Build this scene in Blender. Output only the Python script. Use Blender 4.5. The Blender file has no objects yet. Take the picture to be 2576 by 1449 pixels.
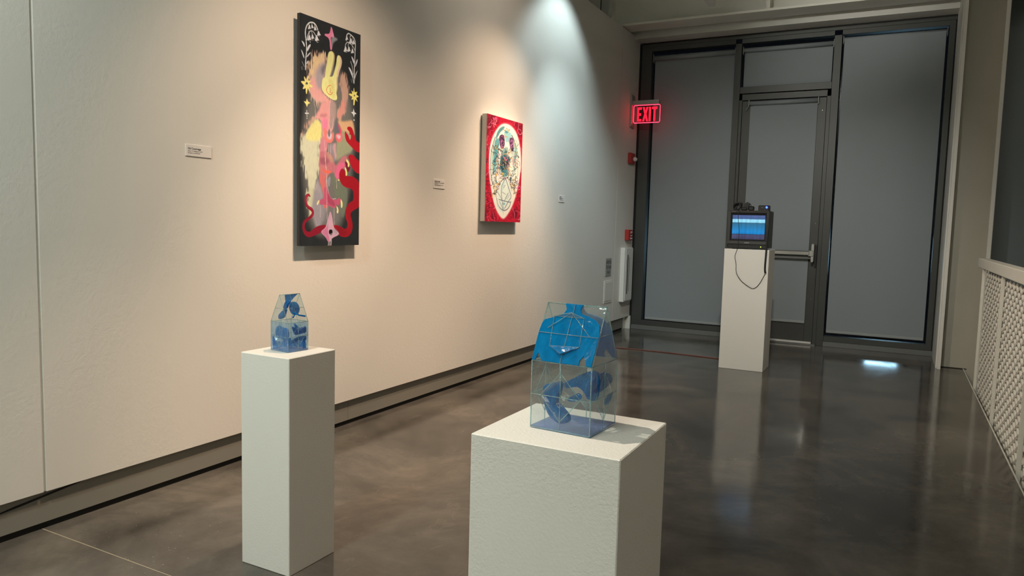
import bpy, math, random
import numpy as np
from mathutils import Vector, Matrix
R = math.radians
SC = bpy.context.scene
COL = SC.collection

# ------------------------------------------------------------------ camera
cam_d = bpy.data.cameras.new('camera')
cam_d.sensor_fit = 'HORIZONTAL'; cam_d.sensor_width = 36.0
cam_d.lens = 1838.5 / 2576.0 * 36.0
cam_d.clip_start = 0.05; cam_d.clip_end = 200
cam = bpy.data.objects.new('camera', cam_d); COL.objects.link(cam)
def aim_camera(loc, yaw, pitch, roll):
    f = Vector((-math.sin(yaw) * math.cos(pitch), math.cos(yaw) * math.cos(pitch), math.sin(pitch)))
    r = f.cross(Vector((0, 0, 1))).normalized(); u = r.cross(f)
    r2 = r * math.cos(roll) + u * math.sin(roll); u2 = -r * math.sin(roll) + u * math.cos(roll)
    m = Matrix((r2, u2, -f)).transposed().to_4x4(); m.translation = loc
    cam.matrix_world = m
aim_camera(Vector((0, 0, 1.15)), R(27.657), R(-4.976), R(1.533))
SC.camera = cam

# ------------------------------------------------------------------ world, exposure
w = bpy.data.worlds.new('night'); SC.world = w; w.use_nodes = True
w.node_tree.nodes['Background'].inputs[0].default_value = (0.10, 0.13, 0.2, 1)
w.node_tree.nodes['Background'].inputs[1].default_value = 0.02
SC.view_settings.view_transform = 'Standard'; SC.view_settings.look = 'None'
SC.view_settings.exposure = 0.0; SC.view_settings.gamma = 1.0
SC.view_settings.use_curve_mapping = False
SC.cycles.use_denoising = True
SC.cycles.max_bounces = 7; SC.cycles.transparent_max_bounces = 20; SC.cycles.diffuse_bounces = 3; SC.cycles.glossy_bounces = 4
SC.cycles.use_adaptive_sampling = True; SC.cycles.adaptive_threshold = 0.06
SC.cycles.sample_clamp_indirect = 6.0; SC.cycles.caustics_reflective = False; SC.cycles.caustics_refractive = False

# ------------------------------------------------------------------ gallery lamps and added fill lights (fixtures are built further down)
WARM = (1.0, 0.72, 0.50); NEUT = (1.0, 0.86, 0.70); COOL = (0.76, 0.96, 1.0); PALE = (0.93, 1.0, 0.90); FAR = (1.0, 0.97, 0.88)
TRACK_X, TRACK_Z = -1.65, 3.2
SPOTS = [  # head position, aim, watts, cone, blend, colour, radius
    ((-1.36, 2.42, 3.04), (-2.66, 3.00, 0.85), 108, 86, 1.0, WARM, 0.02),
    ((-1.66, 4.98, 3.08), (-2.66, 4.62, 0.85), 84, 94, 1.0, WARM, 0.02),
    ((-2.00, 5.80, 3.50), (-2.66, 5.80, 2.02), 42, 94, 0.55, COOL, 0.03),
    ((-1.48, 2.20, 3.08), (-1.77, 1.80, 0.75), 122, 50, 0.7, WARM, 0.015),
    ((-1.65, 1.35, 3.08), (-0.62, 1.46, 0.80), 155, 32, 0.8, NEUT, 0.015),
    ((-1.65, -0.9, 3.08), (-1.55, 1.70, 0.30), 95, 60, 0.9, PALE, 0.03),
    ((-1.65, 0.05, 3.08), (-2.66, 1.05, 1.3), 112, 112, 1.0, (0.88, 1.0, 0.92), 0.03),
    ((-0.52, 2.90, 3.30), (-1.18, 7.60, 0.70), 285, 53, 1.0, FAR, 0.05),  # added fill that lifts the whole far end of the room
    ((-1.36, 2.64, 3.04), (-2.66, 3.15, -0.25), 215, 62, 1.0, WARM, 0.02),  # extra warm lamp, added to brighten the wall base
    ((-1.66, 5.20, 3.08), (-2.66, 6.20, 1.25), 85, 72, 1.0, COOL, 0.02),  # added cool fill, evens out the beam lower on the wall
    ((-1.66, 4.76, 3.08), (-2.66, 4.90, 0.00), 185, 66, 1.0, WARM, 0.02),  # extra warm lamp, added to lift the wall under the red canvas
    ((-1.65, 3.60, 3.08), (0.62, 5.50, 0.60), 165, 58, 1.0, NEUT, 0.03),  # added lamp that brightens the rail and its mesh
    ((-1.65, 4.30, 3.10), (-0.90, 7.45, 3.80), 240, 50, 1.0, FAR, 0.03),  # added lamp that brightens the beam flange and web
    ((-1.65, 4.55, 3.14), (-2.66, 4.60, 2.60), 13, 125, 1.0, NEUT, 0.03),  # weak added wash for a dark patch high on the wall
]
def add_spot(p, aim, watts, cone, blend, col, rad):
    ld = bpy.data.lights.new('spot_lamp', 'SPOT'); ld.energy = watts; ld.color = col
    ld.spot_size = R(cone); ld.spot_blend = blend; ld.shadow_soft_size = rad
    o = bpy.data.objects.new('spot_lamp', ld); COL.objects.link(o)
    d = (Vector(aim) - Vector(p)).normalized(); o.location = Vector(p) + d * 0.135
    o.rotation_euler = d.to_track_quat('-Z', 'Y').to_euler()
for s in SPOTS: add_spot(*s)
AREAS = [  # soft fill lights added behind the camera and over the stairwell: centre, size, watts, colour
    ((-1.3, -3.2, 4.38), (1.2, 1.2), 130, PALE),
    ((1.8, -2.6, 4.38), (1.2, 1.2), 17, NEUT),
    ((2.4, 3.0, 4.38), (1.2, 0.6), 14, NEUT),
]
for p, sz, wt, col in AREAS:
    ld = bpy.data.lights.new('fill_area', 'AREA'); ld.shape = 'RECTANGLE'; ld.size, ld.size_y = sz
    ld.energy = wt; ld.color = col
    o = bpy.data.objects.new('fill_area', ld); COL.objects.link(o); o.location = p

# ------------------------------------------------------------------ materials
def nt(name):
    m = bpy.data.materials.new(name); m.use_nodes = True
    t = m.node_tree; b = t.nodes['Principled BSDF']; return m, t, b
def N(t, kind, **kw):
    n = t.nodes.new(kind)
    for k, v in kw.items():
        if k in n.inputs: n.inputs[k].default_value = v
        else: setattr(n, k, v)
    return n
def c4(c): return (c[0], c[1], c[2], 1.0)
def lin(h):
    v = [x / 255 for x in h]
    return tuple(x / 12.92 if x <= .04045 else ((x + .055) / 1.055) ** 2.4 for x in v)
def plain(name, col, rough=.5, metal=0, spec=.5, bump=0, scale=200, var=0.0, coat=0):
    m, t, b = nt(name)
    b.inputs['Base Color'].default_value = c4(col); b.inputs['Roughness'].default_value = rough
    b.inputs['Metallic'].default_value = metal; b.inputs['Specular IOR Level'].default_value = spec
    b.inputs['Coat Weight'].default_value = coat
    tc = N(t, 'ShaderNodeTexCoord')
    nz = N(t, 'ShaderNodeTexNoise', Scale=scale, Detail=4.0)
    t.links.new(tc.outputs['Object'], nz.inputs['Vector'])
    if bump:
        bp = N(t, 'ShaderNodeBump', Strength=bump, Distance=0.002)
        t.links.new(nz.outputs['Fac'], bp.inputs['Height']); t.links.new(bp.outputs['Normal'], b.inputs['Normal'])
    if var:
        nv = N(t, 'ShaderNodeTexNoise', Scale=scale * .02 + 1.3, Detail=5.0)
        t.links.new(tc.outputs['Object'], nv.inputs['Vector'])
        mr = N(t, 'ShaderNodeMapRange'); mr.inputs['To Min'].default_value = 1 - var; mr.inputs['To Max'].default_value = 1 + var
        t.links.new(nv.outputs['Fac'], mr.inputs['Value'])
        mx = N(t, 'ShaderNodeMix', data_type='RGBA', blend_type='MULTIPLY'); mx.inputs[0].default_value = 1
        mx.inputs[6].default_value = c4(col); t.links.new(mr.outputs['Result'], mx.inputs[7])
        t.links.new(mx.outputs[2], b.inputs['Base Color'])
    return m
def emis(name, col, strength):
    m, t, b = nt(name)
    b.inputs['Base Color'].default_value = c4([x * .3 for x in col])
    b.inputs['Emission Color'].default_value = c4(col); b.inputs['Emission Strength'].default_value = strength
    return m
def wall_paint(name, col, bump, scale, rough=.6):
    """rolled paint: coarse orange peel, fine stipple and a few smooth trowel patches"""
    m, t, b = nt(name)
    tc = N(t, 'ShaderNodeTexCoord')
    n1 = N(t, 'ShaderNodeTexNoise', Scale=scale, Detail=3.0, Roughness=.6)
    n2 = N(t, 'ShaderNodeTexNoise', Scale=2.6, Detail=4.0)
    n3 = N(t, 'ShaderNodeTexVoronoi', Scale=2.3)
    for n in (n1, n2, n3): t.links.new(tc.outputs['Object'], n.inputs['Vector'])
    mr = N(t, 'ShaderNodeMapRange'); mr.inputs['From Min'].default_value = .35; mr.inputs['From Max'].default_value = .65
    mr.inputs['To Min'].default_value = .25; mr.inputs['To Max'].default_value = 1.0
    t.links.new(n2.outputs['Fac'], mr.inputs['Value'])
    ml = N(t, 'ShaderNodeMath', operation='MULTIPLY')
    t.links.new(n1.outputs['Fac'], ml.inputs[0]); t.links.new(mr.outputs['Result'], ml.inputs[1])
    sp = N(t, 'ShaderNodeMapRange'); sp.inputs['From Min'].default_value = 0; sp.inputs['From Max'].default_value = .03
    sp.inputs['To Min'].default_value = .7; sp.inputs['To Max'].default_value = 0
    t.links.new(n3.outputs['Distance'], sp.inputs['Value'])
    ad = N(t, 'ShaderNodeMath', operation='ADD'); t.links.new(ml.outputs[0], ad.inputs[0]); t.links.new(sp.outputs['Result'], ad.inputs[1])
    bp = N(t, 'ShaderNodeBump', Strength=bump, Distance=0.004)
    t.links.new(ad.outputs[0], bp.inputs['Height']); t.links.new(bp.outputs['Normal'], b.inputs['Normal'])
    mx = N(t, 'ShaderNodeMix', data_type='RGBA'); mx.inputs[6].default_value = c4([x * .965 for x in col]); mx.inputs[7].default_value = c4(col)
    t.links.new(n2.outputs['Fac'], mx.inputs[0]); t.links.new(mx.outputs[2], b.inputs['Base Color'])
    b.inputs['Roughness'].default_value = rough; b.inputs['Specular IOR Level'].default_value = .35
    return m
def concrete(name):
    m, t, b = nt(name)
    tc = N(t, 'ShaderNodeTexCoord')
    n1 = N(t, 'ShaderNodeTexNoise', Scale=1.7, Detail=7.0, Roughness=.62, Distortion=.6)
    n2 = N(t, 'ShaderNodeTexNoise', Scale=9.0, Detail=6.0, Roughness=.7)
    mp = N(t, 'ShaderNodeMapping'); mp.inputs['Scale'].default_value = (1.0, .45, 1.0); mp.inputs['Rotation'].default_value = (0, 0, .5)
    t.links.new(tc.outputs['Object'], mp.inputs['Vector'])
    n3 = N(t, 'ShaderNodeTexNoise', Scale=5.0, Detail=8.0, Roughness=.7, Distortion=1.6)
    t.links.new(tc.outputs['Object'], n1.inputs['Vector']); t.links.new(tc.outputs['Object'], n2.inputs['Vector']); t.links.new(mp.outputs[0], n3.inputs['Vector'])
    cr = N(t, 'ShaderNodeValToRGB'); e = cr.color_ramp.elements
    e[0].position = .32; e[0].color = (.050, .044, .037, 1); e[1].position = .72; e[1].color = (.170, .148, .122, 1)
    x = cr.color_ramp.elements.new(.5); x.color = (.098, .087, .075, 1)
    t.links.new(n1.outputs['Fac'], cr.inputs['Fac'])
    m2 = N(t, 'ShaderNodeMix', data_type='RGBA', blend_type='OVERLAY'); m2.inputs[0].default_value = .35
    t.links.new(cr.outputs[0], m2.inputs[6]); t.links.new(n2.outputs['Fac'], m2.inputs[7])
    # pale scuffs
    r3 = N(t, 'ShaderNodeMapRange'); r3.inputs['From Min'].default_value = .62; r3.inputs['From Max'].default_value = .78; r3.inputs['To Max'].default_value = .35
    t.links.new(n3.outputs['Fac'], r3.inputs['Value'])
    m3 = N(t, 'ShaderNodeMix', data_type='RGBA'); m3.inputs[7].default_value = (.26, .235, .20, 1)
    t.links.new(r3.outputs[0], m3.inputs[0]); t.links.new(m2.outputs[2], m3.inputs[6])
    # chips and grit
    v = N(t, 'ShaderNodeTexVoronoi', Scale=34.0); t.links.new(tc.outputs['Object'], v.inputs['Vector'])
    vn = N(t, 'ShaderNodeTexNoise', Scale=1.1, Detail=2.0); t.links.new(tc.outputs['Object'], vn.inputs['Vector'])
    th = N(t, 'ShaderNodeMapRange'); th.inputs['From Min'].default_value = .45; th.inputs['From Max'].default_value = .8; th.inputs['To Min'].default_value = .01; th.inputs['To Max'].default_value = .075
    t.links.new(vn.outputs['Fac'], th.inputs['Value'])
    lt = N(t, 'ShaderNodeMath', operation='LESS_THAN'); t.links.new(v.outputs['Distance'], lt.inputs[0]); t.links.new(th.outputs[0], lt.inputs[1])
    m4 = N(t, 'ShaderNodeMix', data_type='RGBA'); m4.inputs[7].default_value = (.42, .39, .34, 1)
    t.links.new(lt.outputs[0], m4.inputs[0]); t.links.new(m3.outputs[2], m4.inputs[6]); t.links.new(m4.outputs[2], b.inputs['Base Color'])
    rr = N(t, 'ShaderNodeMapRange'); rr.inputs['From Min'].default_value = .3; rr.inputs['From Max'].default_value = .75; rr.inputs['To Min'].default_value = .07; rr.inputs['To Max'].default_value = .20
    t.links.new(n3.outputs['Fac'], rr.inputs['Value']); t.links.new(rr.outputs[0], b.inputs['Roughness'])
    bp = N(t, 'ShaderNodeBump', Strength=.025, Distance=.008); t.links.new(n2.outputs['Fac'], bp.inputs['Height']); t.links.new(bp.outputs['Normal'], b.inputs['Normal'])
    b.inputs['Specular IOR Level'].default_value = .42
    return m
def glass(name, tint, haze=(1, 1, 1), haze_amt=.05, refl=1.0, rough=.04, bump=.25, bscale=30, transl=0.0, vary=0.0):
    """sheet glass: tinted see-through, fresnel sheen, a little milky body"""
    m, t, b = nt(name); t.nodes.remove(b); out = t.nodes['Material Output']
    tc = N(t, 'ShaderNodeTexCoord'); nz = N(t, 'ShaderNodeTexNoise', Scale=bscale, Detail=3.0)
    t.links.new(tc.outputs['Object'], nz.inputs['Vector'])
    bp = N(t, 'ShaderNodeBump', Strength=bump, Distance=.004); t.links.new(nz.outputs['Fac'], bp.inputs['Height'])
    tr = N(t, 'ShaderNodeBsdfTransparent'); tr.inputs[0].default_value = c4(tint)
    df = N(t, 'ShaderNodeBsdfDiffuse'); df.inputs[0].default_value = c4(haze); t.links.new(bp.outputs[0], df.inputs['Normal'])
    tl = N(t, 'ShaderNodeBsdfTranslucent'); tl.inputs[0].default_value = c4(haze)
    mh = N(t, 'ShaderNodeMixShader'); mh.inputs[0].default_value = transl; t.links.new(df.outputs[0], mh.inputs[1]); t.links.new(tl.outputs[0], mh.inputs[2])
    m1 = N(t, 'ShaderNodeMixShader'); m1.inputs[0].default_value = haze_amt
    t.links.new(tr.outputs[0], m1.inputs[1]); t.links.new(mh.outputs[0], m1.inputs[2])
    if vary:      # brushed, uneven body colour
        mp = N(t, 'ShaderNodeMapping'); mp.inputs['Scale'].default_value = (1.0, 1.0, .35); t.links.new(tc.outputs['Object'], mp.inputs['Vector'])
        nv = N(t, 'ShaderNodeTexNoise', Scale=bscale * 1.6, Detail=5.0, Roughness=.65); t.links.new(mp.outputs[0], nv.inputs['Vector'])
        mv = N(t, 'ShaderNodeMapRange'); mv.inputs['From Min'].default_value = .32; mv.inputs['From Max'].default_value = .68
        mv.inputs['To Min'].default_value = haze_amt * (1 - vary); mv.inputs['To Max'].default_value = min(1.0, haze_amt * (1 + vary))
        t.links.new(nv.outputs['Fac'], mv.inputs['Value']); t.links.new(mv.outputs[0], m1.inputs[0])
    gl = N(t, 'ShaderNodeBsdfGlossy'); gl.inputs['Roughness'].default_value = rough; t.links.new(bp.outputs[0], gl.inputs['Normal'])
    fr = N(t, 'ShaderNodeFresnel'); fr.inputs['IOR'].default_value = 1.5; t.links.new(bp.outputs[0], fr.inputs['Normal'])
    ml = N(t, 'ShaderNodeMath', operation='MULTIPLY'); ml.inputs[1].default_value = refl; ml.use_clamp = True; t.links.new(fr.outputs[0], ml.inputs[0])
    ge = N(t, 'ShaderNodeNewGeometry'); fb = N(t, 'ShaderNodeMath', operation='SUBTRACT'); fb.inputs[0].default_value = 1.0; t.links.new(ge.outputs['Backfacing'], fb.inputs[1])
    ff = N(t, 'ShaderNodeMath', operation='MULTIPLY'); t.links.new(ml.outputs[0], ff.inputs[0]); t.links.new(fb.outputs[0], ff.inputs[1])
    m2 = N(t, 'ShaderNodeMixShader'); t.links.new(ff.outputs[0], m2.inputs[0]); t.links.new(m1.outputs[0], m2.inputs[1]); t.links.new(gl.outputs[0], m2.inputs[2])
    t.links.new(m2.outputs[0], out.inputs['Surface'])
    return m
def painted(name, attr, rough):
    m, t, b = nt(name)
    a = N(t, 'ShaderNodeVertexColor'); a.layer_name = attr
    t.links.new(a.outputs['Color'], b.inputs['Base Color']); b.inputs['Roughness'].default_value = rough
    tc = N(t, 'ShaderNodeTexCoord'); nz = N(t, 'ShaderNodeTexNoise', Scale=900.0); t.links.new(tc.outputs['Object'], nz.inputs['Vector'])
    bp = N(t, 'ShaderNodeBump', Strength=.15, Distance=.001); t.links.new(nz.outputs['Fac'], bp.inputs['Height']); t.links.new(bp.outputs['Normal'], b.inputs['Normal'])
    return m
def fabric(name, col):
    m, t, b = nt(name)
    tc = N(t, 'ShaderNodeTexCoord'); nz = N(t, 'ShaderNodeTexNoise', Scale=420.0, Detail=2.0); n2 = N(t, 'ShaderNodeTexNoise', Scale=.9, Detail=3.0)
    t.links.new(tc.outputs['Object'], nz.inputs['Vector']); t.links.new(tc.outputs['Object'], n2.inputs['Vector'])
    mx = N(t, 'ShaderNodeMix', data_type='RGBA'); mx.inputs[6].default_value = c4([x * .86 for x in col]); mx.inputs[7].default_value = c4([x * 1.12 for x in col])
    ad = N(t, 'ShaderNodeMath', operation='MULTIPLY_ADD'); ad.inputs[1].default_value = .5; t.links.new(nz.outputs['Fac'], ad.inputs[0])
    hf = N(t, 'ShaderNodeMath', operation='MULTIPLY'); hf.inputs[1].default_value = .5; t.links.new(n2.outputs['Fac'], hf.inputs[0]); t.links.new(hf.outputs[0], ad.inputs[2])
    t.links.new(ad.outputs[0], mx.inputs[0]); t.links.new(mx.outputs[2], b.inputs['Base Color']); b.inputs['Roughness'].default_value = .55
    b.inputs['Specular IOR Level'].default_value = .3
    return m
M = dict(
    wall=wall_paint('gallery_white_paint', (.80, .77, .72), .34, 75),
    plinth=wall_paint('plinth_white_paint', (.80, .78, .73), .22, 190), plinth_rough=wall_paint('plinth_stippled_paint', (.80, .78, .73), .70, 170),
    upper=plain('upper_wall_paint', (.50, .49, .43), .6, var=.05),
    trim=plain('trim_white_paint', (.74, .73, .68), .45, var=.03),
    pier=plain('pier_cream_paint', (.44, .415, .345), .6, bump=.1, scale=150, var=.06),
    base=plain('grey_baseboard', (.25, .24, .21), .5, var=.06),
    gap=plain('shadow_gap', (.012, .012, .012), .8, var=.1),
    floor=concrete('polished_concrete'),
    filler=plain('joint_filler', (.34, .285, .21), .8, bump=.3, scale=90, var=.2),
    frame=plain('dark_bronze_aluminium', (.070, .072, .068), .42, metal=.25, var=.05),
    frame2=plain('sill_grey_aluminium', (.17, .175, .17), .45, metal=.2, var=.05),
    fabric=fabric('grey_shade_fabric', (.275, .310, .330)),
    hem=plain('shade_hem_grey', (.34, .36, .36), .4, var=.05),
    chrome=plain('satin_steel', (.62, .61, .58), .28, metal=1.0, bump=.05, scale=60),
    bracket=plain('zinc_bracket', (.42, .42, .40), .4, metal=.7),
    beam=plain('beam_paint', (.80, .79, .71), .5, bump=.05, scale=80, var=.05),
    grille=plain('cream_powder_coat', (.82, .80, .73), .5, var=.04),
    black=plain('black_plastic', (.012, .012, .013), .38, var=.1),
    rubber=plain('black_rubber', (.008, .008, .009), .55, var=.1),
    tv=plain('charcoal_monitor_plastic', (.036, .034, .032), .45, bump=.1, scale=600),
    tvdark=plain('monitor_dark_plastic', (.016, .016, .016), .4),
    ink=plain('black_ink', (.02, .02, .02), .7),
    grey_ink=plain('grey_ink', (.10, .10, .095), .7),
    card=plain('white_card', (.84, .80, .77), .6, var=.02),
    red=plain('red_enamel', (.42, .03, .025), .4, var=.05),
    whiteplastic=plain('white_plastic', (.75, .74, .70), .4, var=.03),
    plate=plain('grey_sign_plate', (.34, .34, .32), .5, var=.04),
    lens=plain('clear_lens', (.75, .72, .72), .15),
    cord=plain('red_brown_cord', (.17, .045, .03), .5),
    canvas=plain('primed_canvas_edge', (.62, .58, .52), .7, bump=.2, scale=700, var=.04),
    blackedge=plain('black_canvas_edge', (.012, .012, .012), .5, bump=.2, scale=700, var=.2),
    wood=plain('stretcher_wood', (.42, .30, .18), .6, var=.1),
    exit=emis('exit_red_light', (1.0, .008, .03), 2.0), exitedge=emis('exit_edge_light', (1.0, .03, .07), 4.5),
    acrylic=glass('exit_acrylic', (.93, .90, .90), (.5, .05, .06), .03, 1.0, .05, .0),
    signmetal=plain('exit_sign_housing', (.42, .42, .39), .4, metal=.5),
    green=emis('green_led', (.5, 1.0, .05), 4.0), blue=emis('blue_led', (.015, .035, 1.0), 16.0),
    pane=glass('window_glass', (.80, .84, .84), (1, 1, 1), .0, .35, .12, .0),
    clear=glass('clear_kiln_glass', (.955, .98, .98), (.80, .92, .94), .045, 1.4, .05, .5, 26, .3),
    palepane=glass('pale_blue_sheet_glass', (.84, .93, .985), (.45, .68, .92), .11, 1.3, .05, .5, 40, .3, .9),
    rod=glass('green_tinged_glass_edge', (.72, .90, .90), (.60, .86, .86), .26, 3.0, .05, .5, 260, .4),
    cyan=glass('cyan_blue_glass', (.03, .45, .78), (.0, .25, .58), .82, .9, .10, .35, 30, .30, .22),
    blueg=glass('cobalt_blue_glass', (.04, .42, .88), (.0, .26, .62), .66, 1.0, .06, .40, 40, .40, .55),
    bluel=glass('pale_blue_glass', (.14, .62, .96), (.0, .30, .70), .40, 1.0, .08, .3, 60, .45, .7),
    bluebase=glass('lavender_base_glass', (.62, .74, .95), (.30, .42, .80), .35, 1.0, .08, .3, 60, .2),
    lamp=plain('lamp_black_metal', (.02, .02, .02), .4, metal=.5), lampglow=emis('lamp_lens_glow', (1, .85, .7), 1.0),
    fillglow=emis('fill_panel_glow', (1, .95, .85), 2.0),
    street=emis('street_window_glow', (.45, .75, 1.0), 12.0),
)

# ------------------------------------------------------------------ mesh helpers
class MB:
    def __init__(s): s.v = []; s.f = []; s.sm = []
    def add(s, vs, fs, smooth=False):
        k = len(s.v); s.v += [tuple(v) for v in vs]; s.f += [tuple(i + k for i in f) for f in fs]; s.sm += [smooth] * len(fs); return s
    def box(s, x0, x1, y0, y1, z0, z1):
        return s.add([(x0, y0, z0), (x1, y0, z0), (x1, y1, z0), (x0, y1, z0), (x0, y0, z1), (x1, y0, z1), (x1, y1, z1), (x0, y1, z1)],
                     [(0, 3, 2, 1), (4, 5, 6, 7), (0, 1, 5, 4), (1, 2, 6, 5), (2, 3, 7, 6), (3, 0, 4, 7)])
    def bbox(s, x0, x1, y0, y1, z0, z1, b):
        """box with every edge chamfered by b"""
        vs = []; X = (x0, x1); Y = (y0, y1); Z = (z0, z1); sg = (1, -1)
        for i in (0, 1):
            for j in (0, 1):
                for k in (0, 1):
                    vs += [(X[i], Y[j] + sg[j] * b, Z[k] + sg[k] * b), (X[i] + sg[i] * b, Y[j], Z[k] + sg[k] * b), (X[i] + sg[i] * b, Y[j] + sg[j] * b, Z[k])]
        def q(i, j, k, a): return (i * 4 + j * 2 + k) * 3 + a
        fs = []
        for i in (0, 1):
            o = [(0, 0), (1, 0), (1, 1), (0, 1)]; o = o if i else o[::-1]
            fs.append(tuple(q(i, j, k, 0) for j, k in o))
            o2 = [(0, 0), (0, 1), (1, 1), (1, 0)]; o2 = o2 if i else o2[::-1]
            fs.append(tuple(q(a, i, c, 1) for a, c in o2)); fs.append(tuple(q(a, c, i, 2) for a, c in (o if True else o)))
        for i in (0, 1):
            for j in (0, 1):
                fs.append((q(i, j, 0, 0), q(i, j, 1, 0), q(i, j, 1, 1), q(i, j, 0, 1)))
                fs.append((q(i, 0, j, 0), q(i, 1, j, 0), q(i, 1, j, 2), q(i, 0, j, 2)))
                fs.append((q(0, i, j, 1), q(1, i, j, 1), q(1, i, j, 2), q(0, i, j, 2)))
                for k in (0, 1): fs.append((q(i, j, k, 0), q(i, j, k, 1), q(i, j, k, 2)))
        return s.add(vs, fs)
    def tube(s, pts, r, n=8, cap=True):
        pts = [Vector(p) for p in pts]; rs = r if isinstance(r, (list, tuple)) else [r] * len(pts)
        vs = []; up = None
        for i, p in enumerate(pts):
            d = (pts[min(i + 1, len(pts) - 1)] - pts[max(i - 1, 0)]).normalized()
            if up is None: up = Vector((0, 0, 1)) if abs(d.z) < .9 else Vector((1, 0, 0))
            a = d.cross(up).normalized(); b = a.cross(d).normalized(); up = b
            vs += [p + (a * math.cos(2 * math.pi * k / n) + b * math.sin(2 * math.pi * k / n)) * rs[i] for k in range(n)]
        fs = [(i * n + k, i * n + (k + 1) % n, (i + 1) * n + (k + 1) % n, (i + 1) * n + k) for i in range(len(pts) - 1) for k in range(n)]
        s.add(vs, fs, True)
        if cap: s.add(vs[:n], [tuple(range(n))]); s.add(vs[-n:], [tuple(range(n))[::-1]])
        return s
    def prism(s, poly, fn0, fn1):
        """closed prism between two copies of a 2-D outline mapped to space by fn0 and fn1"""
        n = len(poly); a = [fn0(*p) for p in poly]; b = [fn1(*p) for p in poly]
        return s.add(a + b, [tuple(range(n))[::-1], tuple(range(n, 2 * n))] + [(i, (i + 1) % n, n + (i + 1) % n, n + i) for i in range(n)])
    def pillow(s, poly, fn, thick, shift=0.0):
        """lens-shaped solid: outline poly in (u,v), fn(u,v,d) -> point with depth d"""
        n = len(poly); cx = sum(p[0] for p in poly) / n; cy = sum(p[1] for p in poly) / n
        prof = [(1, 0), (.93, .55), (.75, .85), (.45, 1.0), (.0, 1.05)]
        for sg in (1, -1):
            vs = []
            for k, d in prof[:-1]: vs += [fn(cx + (u - cx) * k, cy + (v - cy) * k, shift + sg * d * thick) for u, v in poly]
            vs.append(fn(cx, cy, shift + sg * prof[-1][1] * thick)); fs = []
            for r_ in range(3):
                for i in range(n):
                    q = (r_ * n + i, r_ * n + (i + 1) % n, (r_ + 1) * n + (i + 1) % n, (r_ + 1) * n + i); fs.append(q if sg > 0 else q[::-1])
            for i in range(n):
                q = (3 * n + i, 3 * n + (i + 1) % n, 4 * n); fs.append(q if sg > 0 else q[::-1])
            s.add(vs, fs, True)
        return s
    def lathe(s, prof, n, fn):
        vs = [fn(r * math.cos(2 * math.pi * k / n), r * math.sin(2 * math.pi * k / n), h) for r, h in prof for k in range(n)]
        fs = [(i * n + k, i * n + (k + 1) % n, (i + 1) * n + (k + 1) % n, (i + 1) * n + k) for i in range(len(prof) - 1) for k in range(n)]
        s.add(vs, fs, True); s.add(vs[:n], [tuple(range(n))[::-1]]); s.add(vs[-n:], [tuple(range(n))]); return s
    def mesh(s, name, fix=True):
        me = bpy.data.meshes.new(name); me.from_pydata(s.v, [], s.f); me.update()
        me.polygons.foreach_set('use_smooth', s.sm)
        if fix:
            import bmesh
            bm = bmesh.new(); bm.from_mesh(me); bmesh.ops.remove_doubles(bm, verts=bm.verts, dist=1e-6); bmesh.ops.recalc_face_normals(bm, faces=bm.faces); bm.to_mesh(me); bm.free()
        return me
    def build(s, name, mat, parent=None, fix=True):
        return put(name, s.mesh(name, fix), mat, parent)
def put(name, me, mat, parent=None):
    if not me.materials: me.materials.append(mat if not isinstance(mat, str) else M[mat])
    o = bpy.data.objects.new(name, me); COL.objects.link(o); o.parent = parent; return o
def box(name, mat, b, parent=None, bev=0):
    m = MB(); (m.bbox(*b, bev) if bev else m.box(*b)); return m.build(name, mat, parent)
def tag(o, label, cat, group=None):
    o['label'] = label; o['category'] = cat
    if group: o['group'] = group
    return o
def thing(name, label, cat, loc=(0, 0, 0), rotz=0.0, group=None):
    o = bpy.data.objects.new(name, None); COL.objects.link(o); o.location = loc; o.rotation_euler = (0, 0, rotz); o.empty_display_size = .1
    return tag(o, label, cat, group)
def struct(o, label=None):
    o['kind'] = 'structure'
    if label: o['label'] = label
    return o
def sempty(name, label=None, loc=(0, 0, 0)):
    o = bpy.data.objects.new(name, None); COL.objects.link(o); o.location = loc; return struct(o, label)
def smooth_path(pts, n=6):
    P = [Vector(p) for p in pts]; out = []
    for i in range(len(P) - 1):
        a, b, c, d = P[max(i - 1, 0)], P[i], P[i + 1], P[min(i + 2, len(P) - 1)]
        for k in range(n):
            t = k / n; out.append(.5 * ((2 * b) + (c - a) * t + (2 * a - 5 * b + 4 * c - d) * t * t + (3 * b - a - 3 * c + d) * t ** 3))
    return out + [P[-1]]
def text_mesh(s, size, align='LEFT', weight=0.0, sx=1.0):
    cu = bpy.data.curves.new('print', 'FONT'); cu.body = s; cu.size = size; cu.align_x = align; cu.offset = weight; cu.resolution_u = 2
    o = bpy.data.objects.new('print', cu); COL.objects.link(o)
    dg = bpy.context.evaluated_depsgraph_get(); me = bpy.data.meshes.new_from_object(o.evaluated_get(dg))
    bpy.data.objects.remove(o); bpy.data.curves.remove(cu)
    v = np.empty(len(me.vertices) * 3); me.vertices.foreach_get('co', v); v = v.reshape(-1, 3); v[:, 0] *= sx
    return me, v
def place_text(me, v, fn):
    me.vertices.foreach_set('co', np.array([fn(*p) for p in v], dtype=float).ravel()); me.update(); return me

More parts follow.
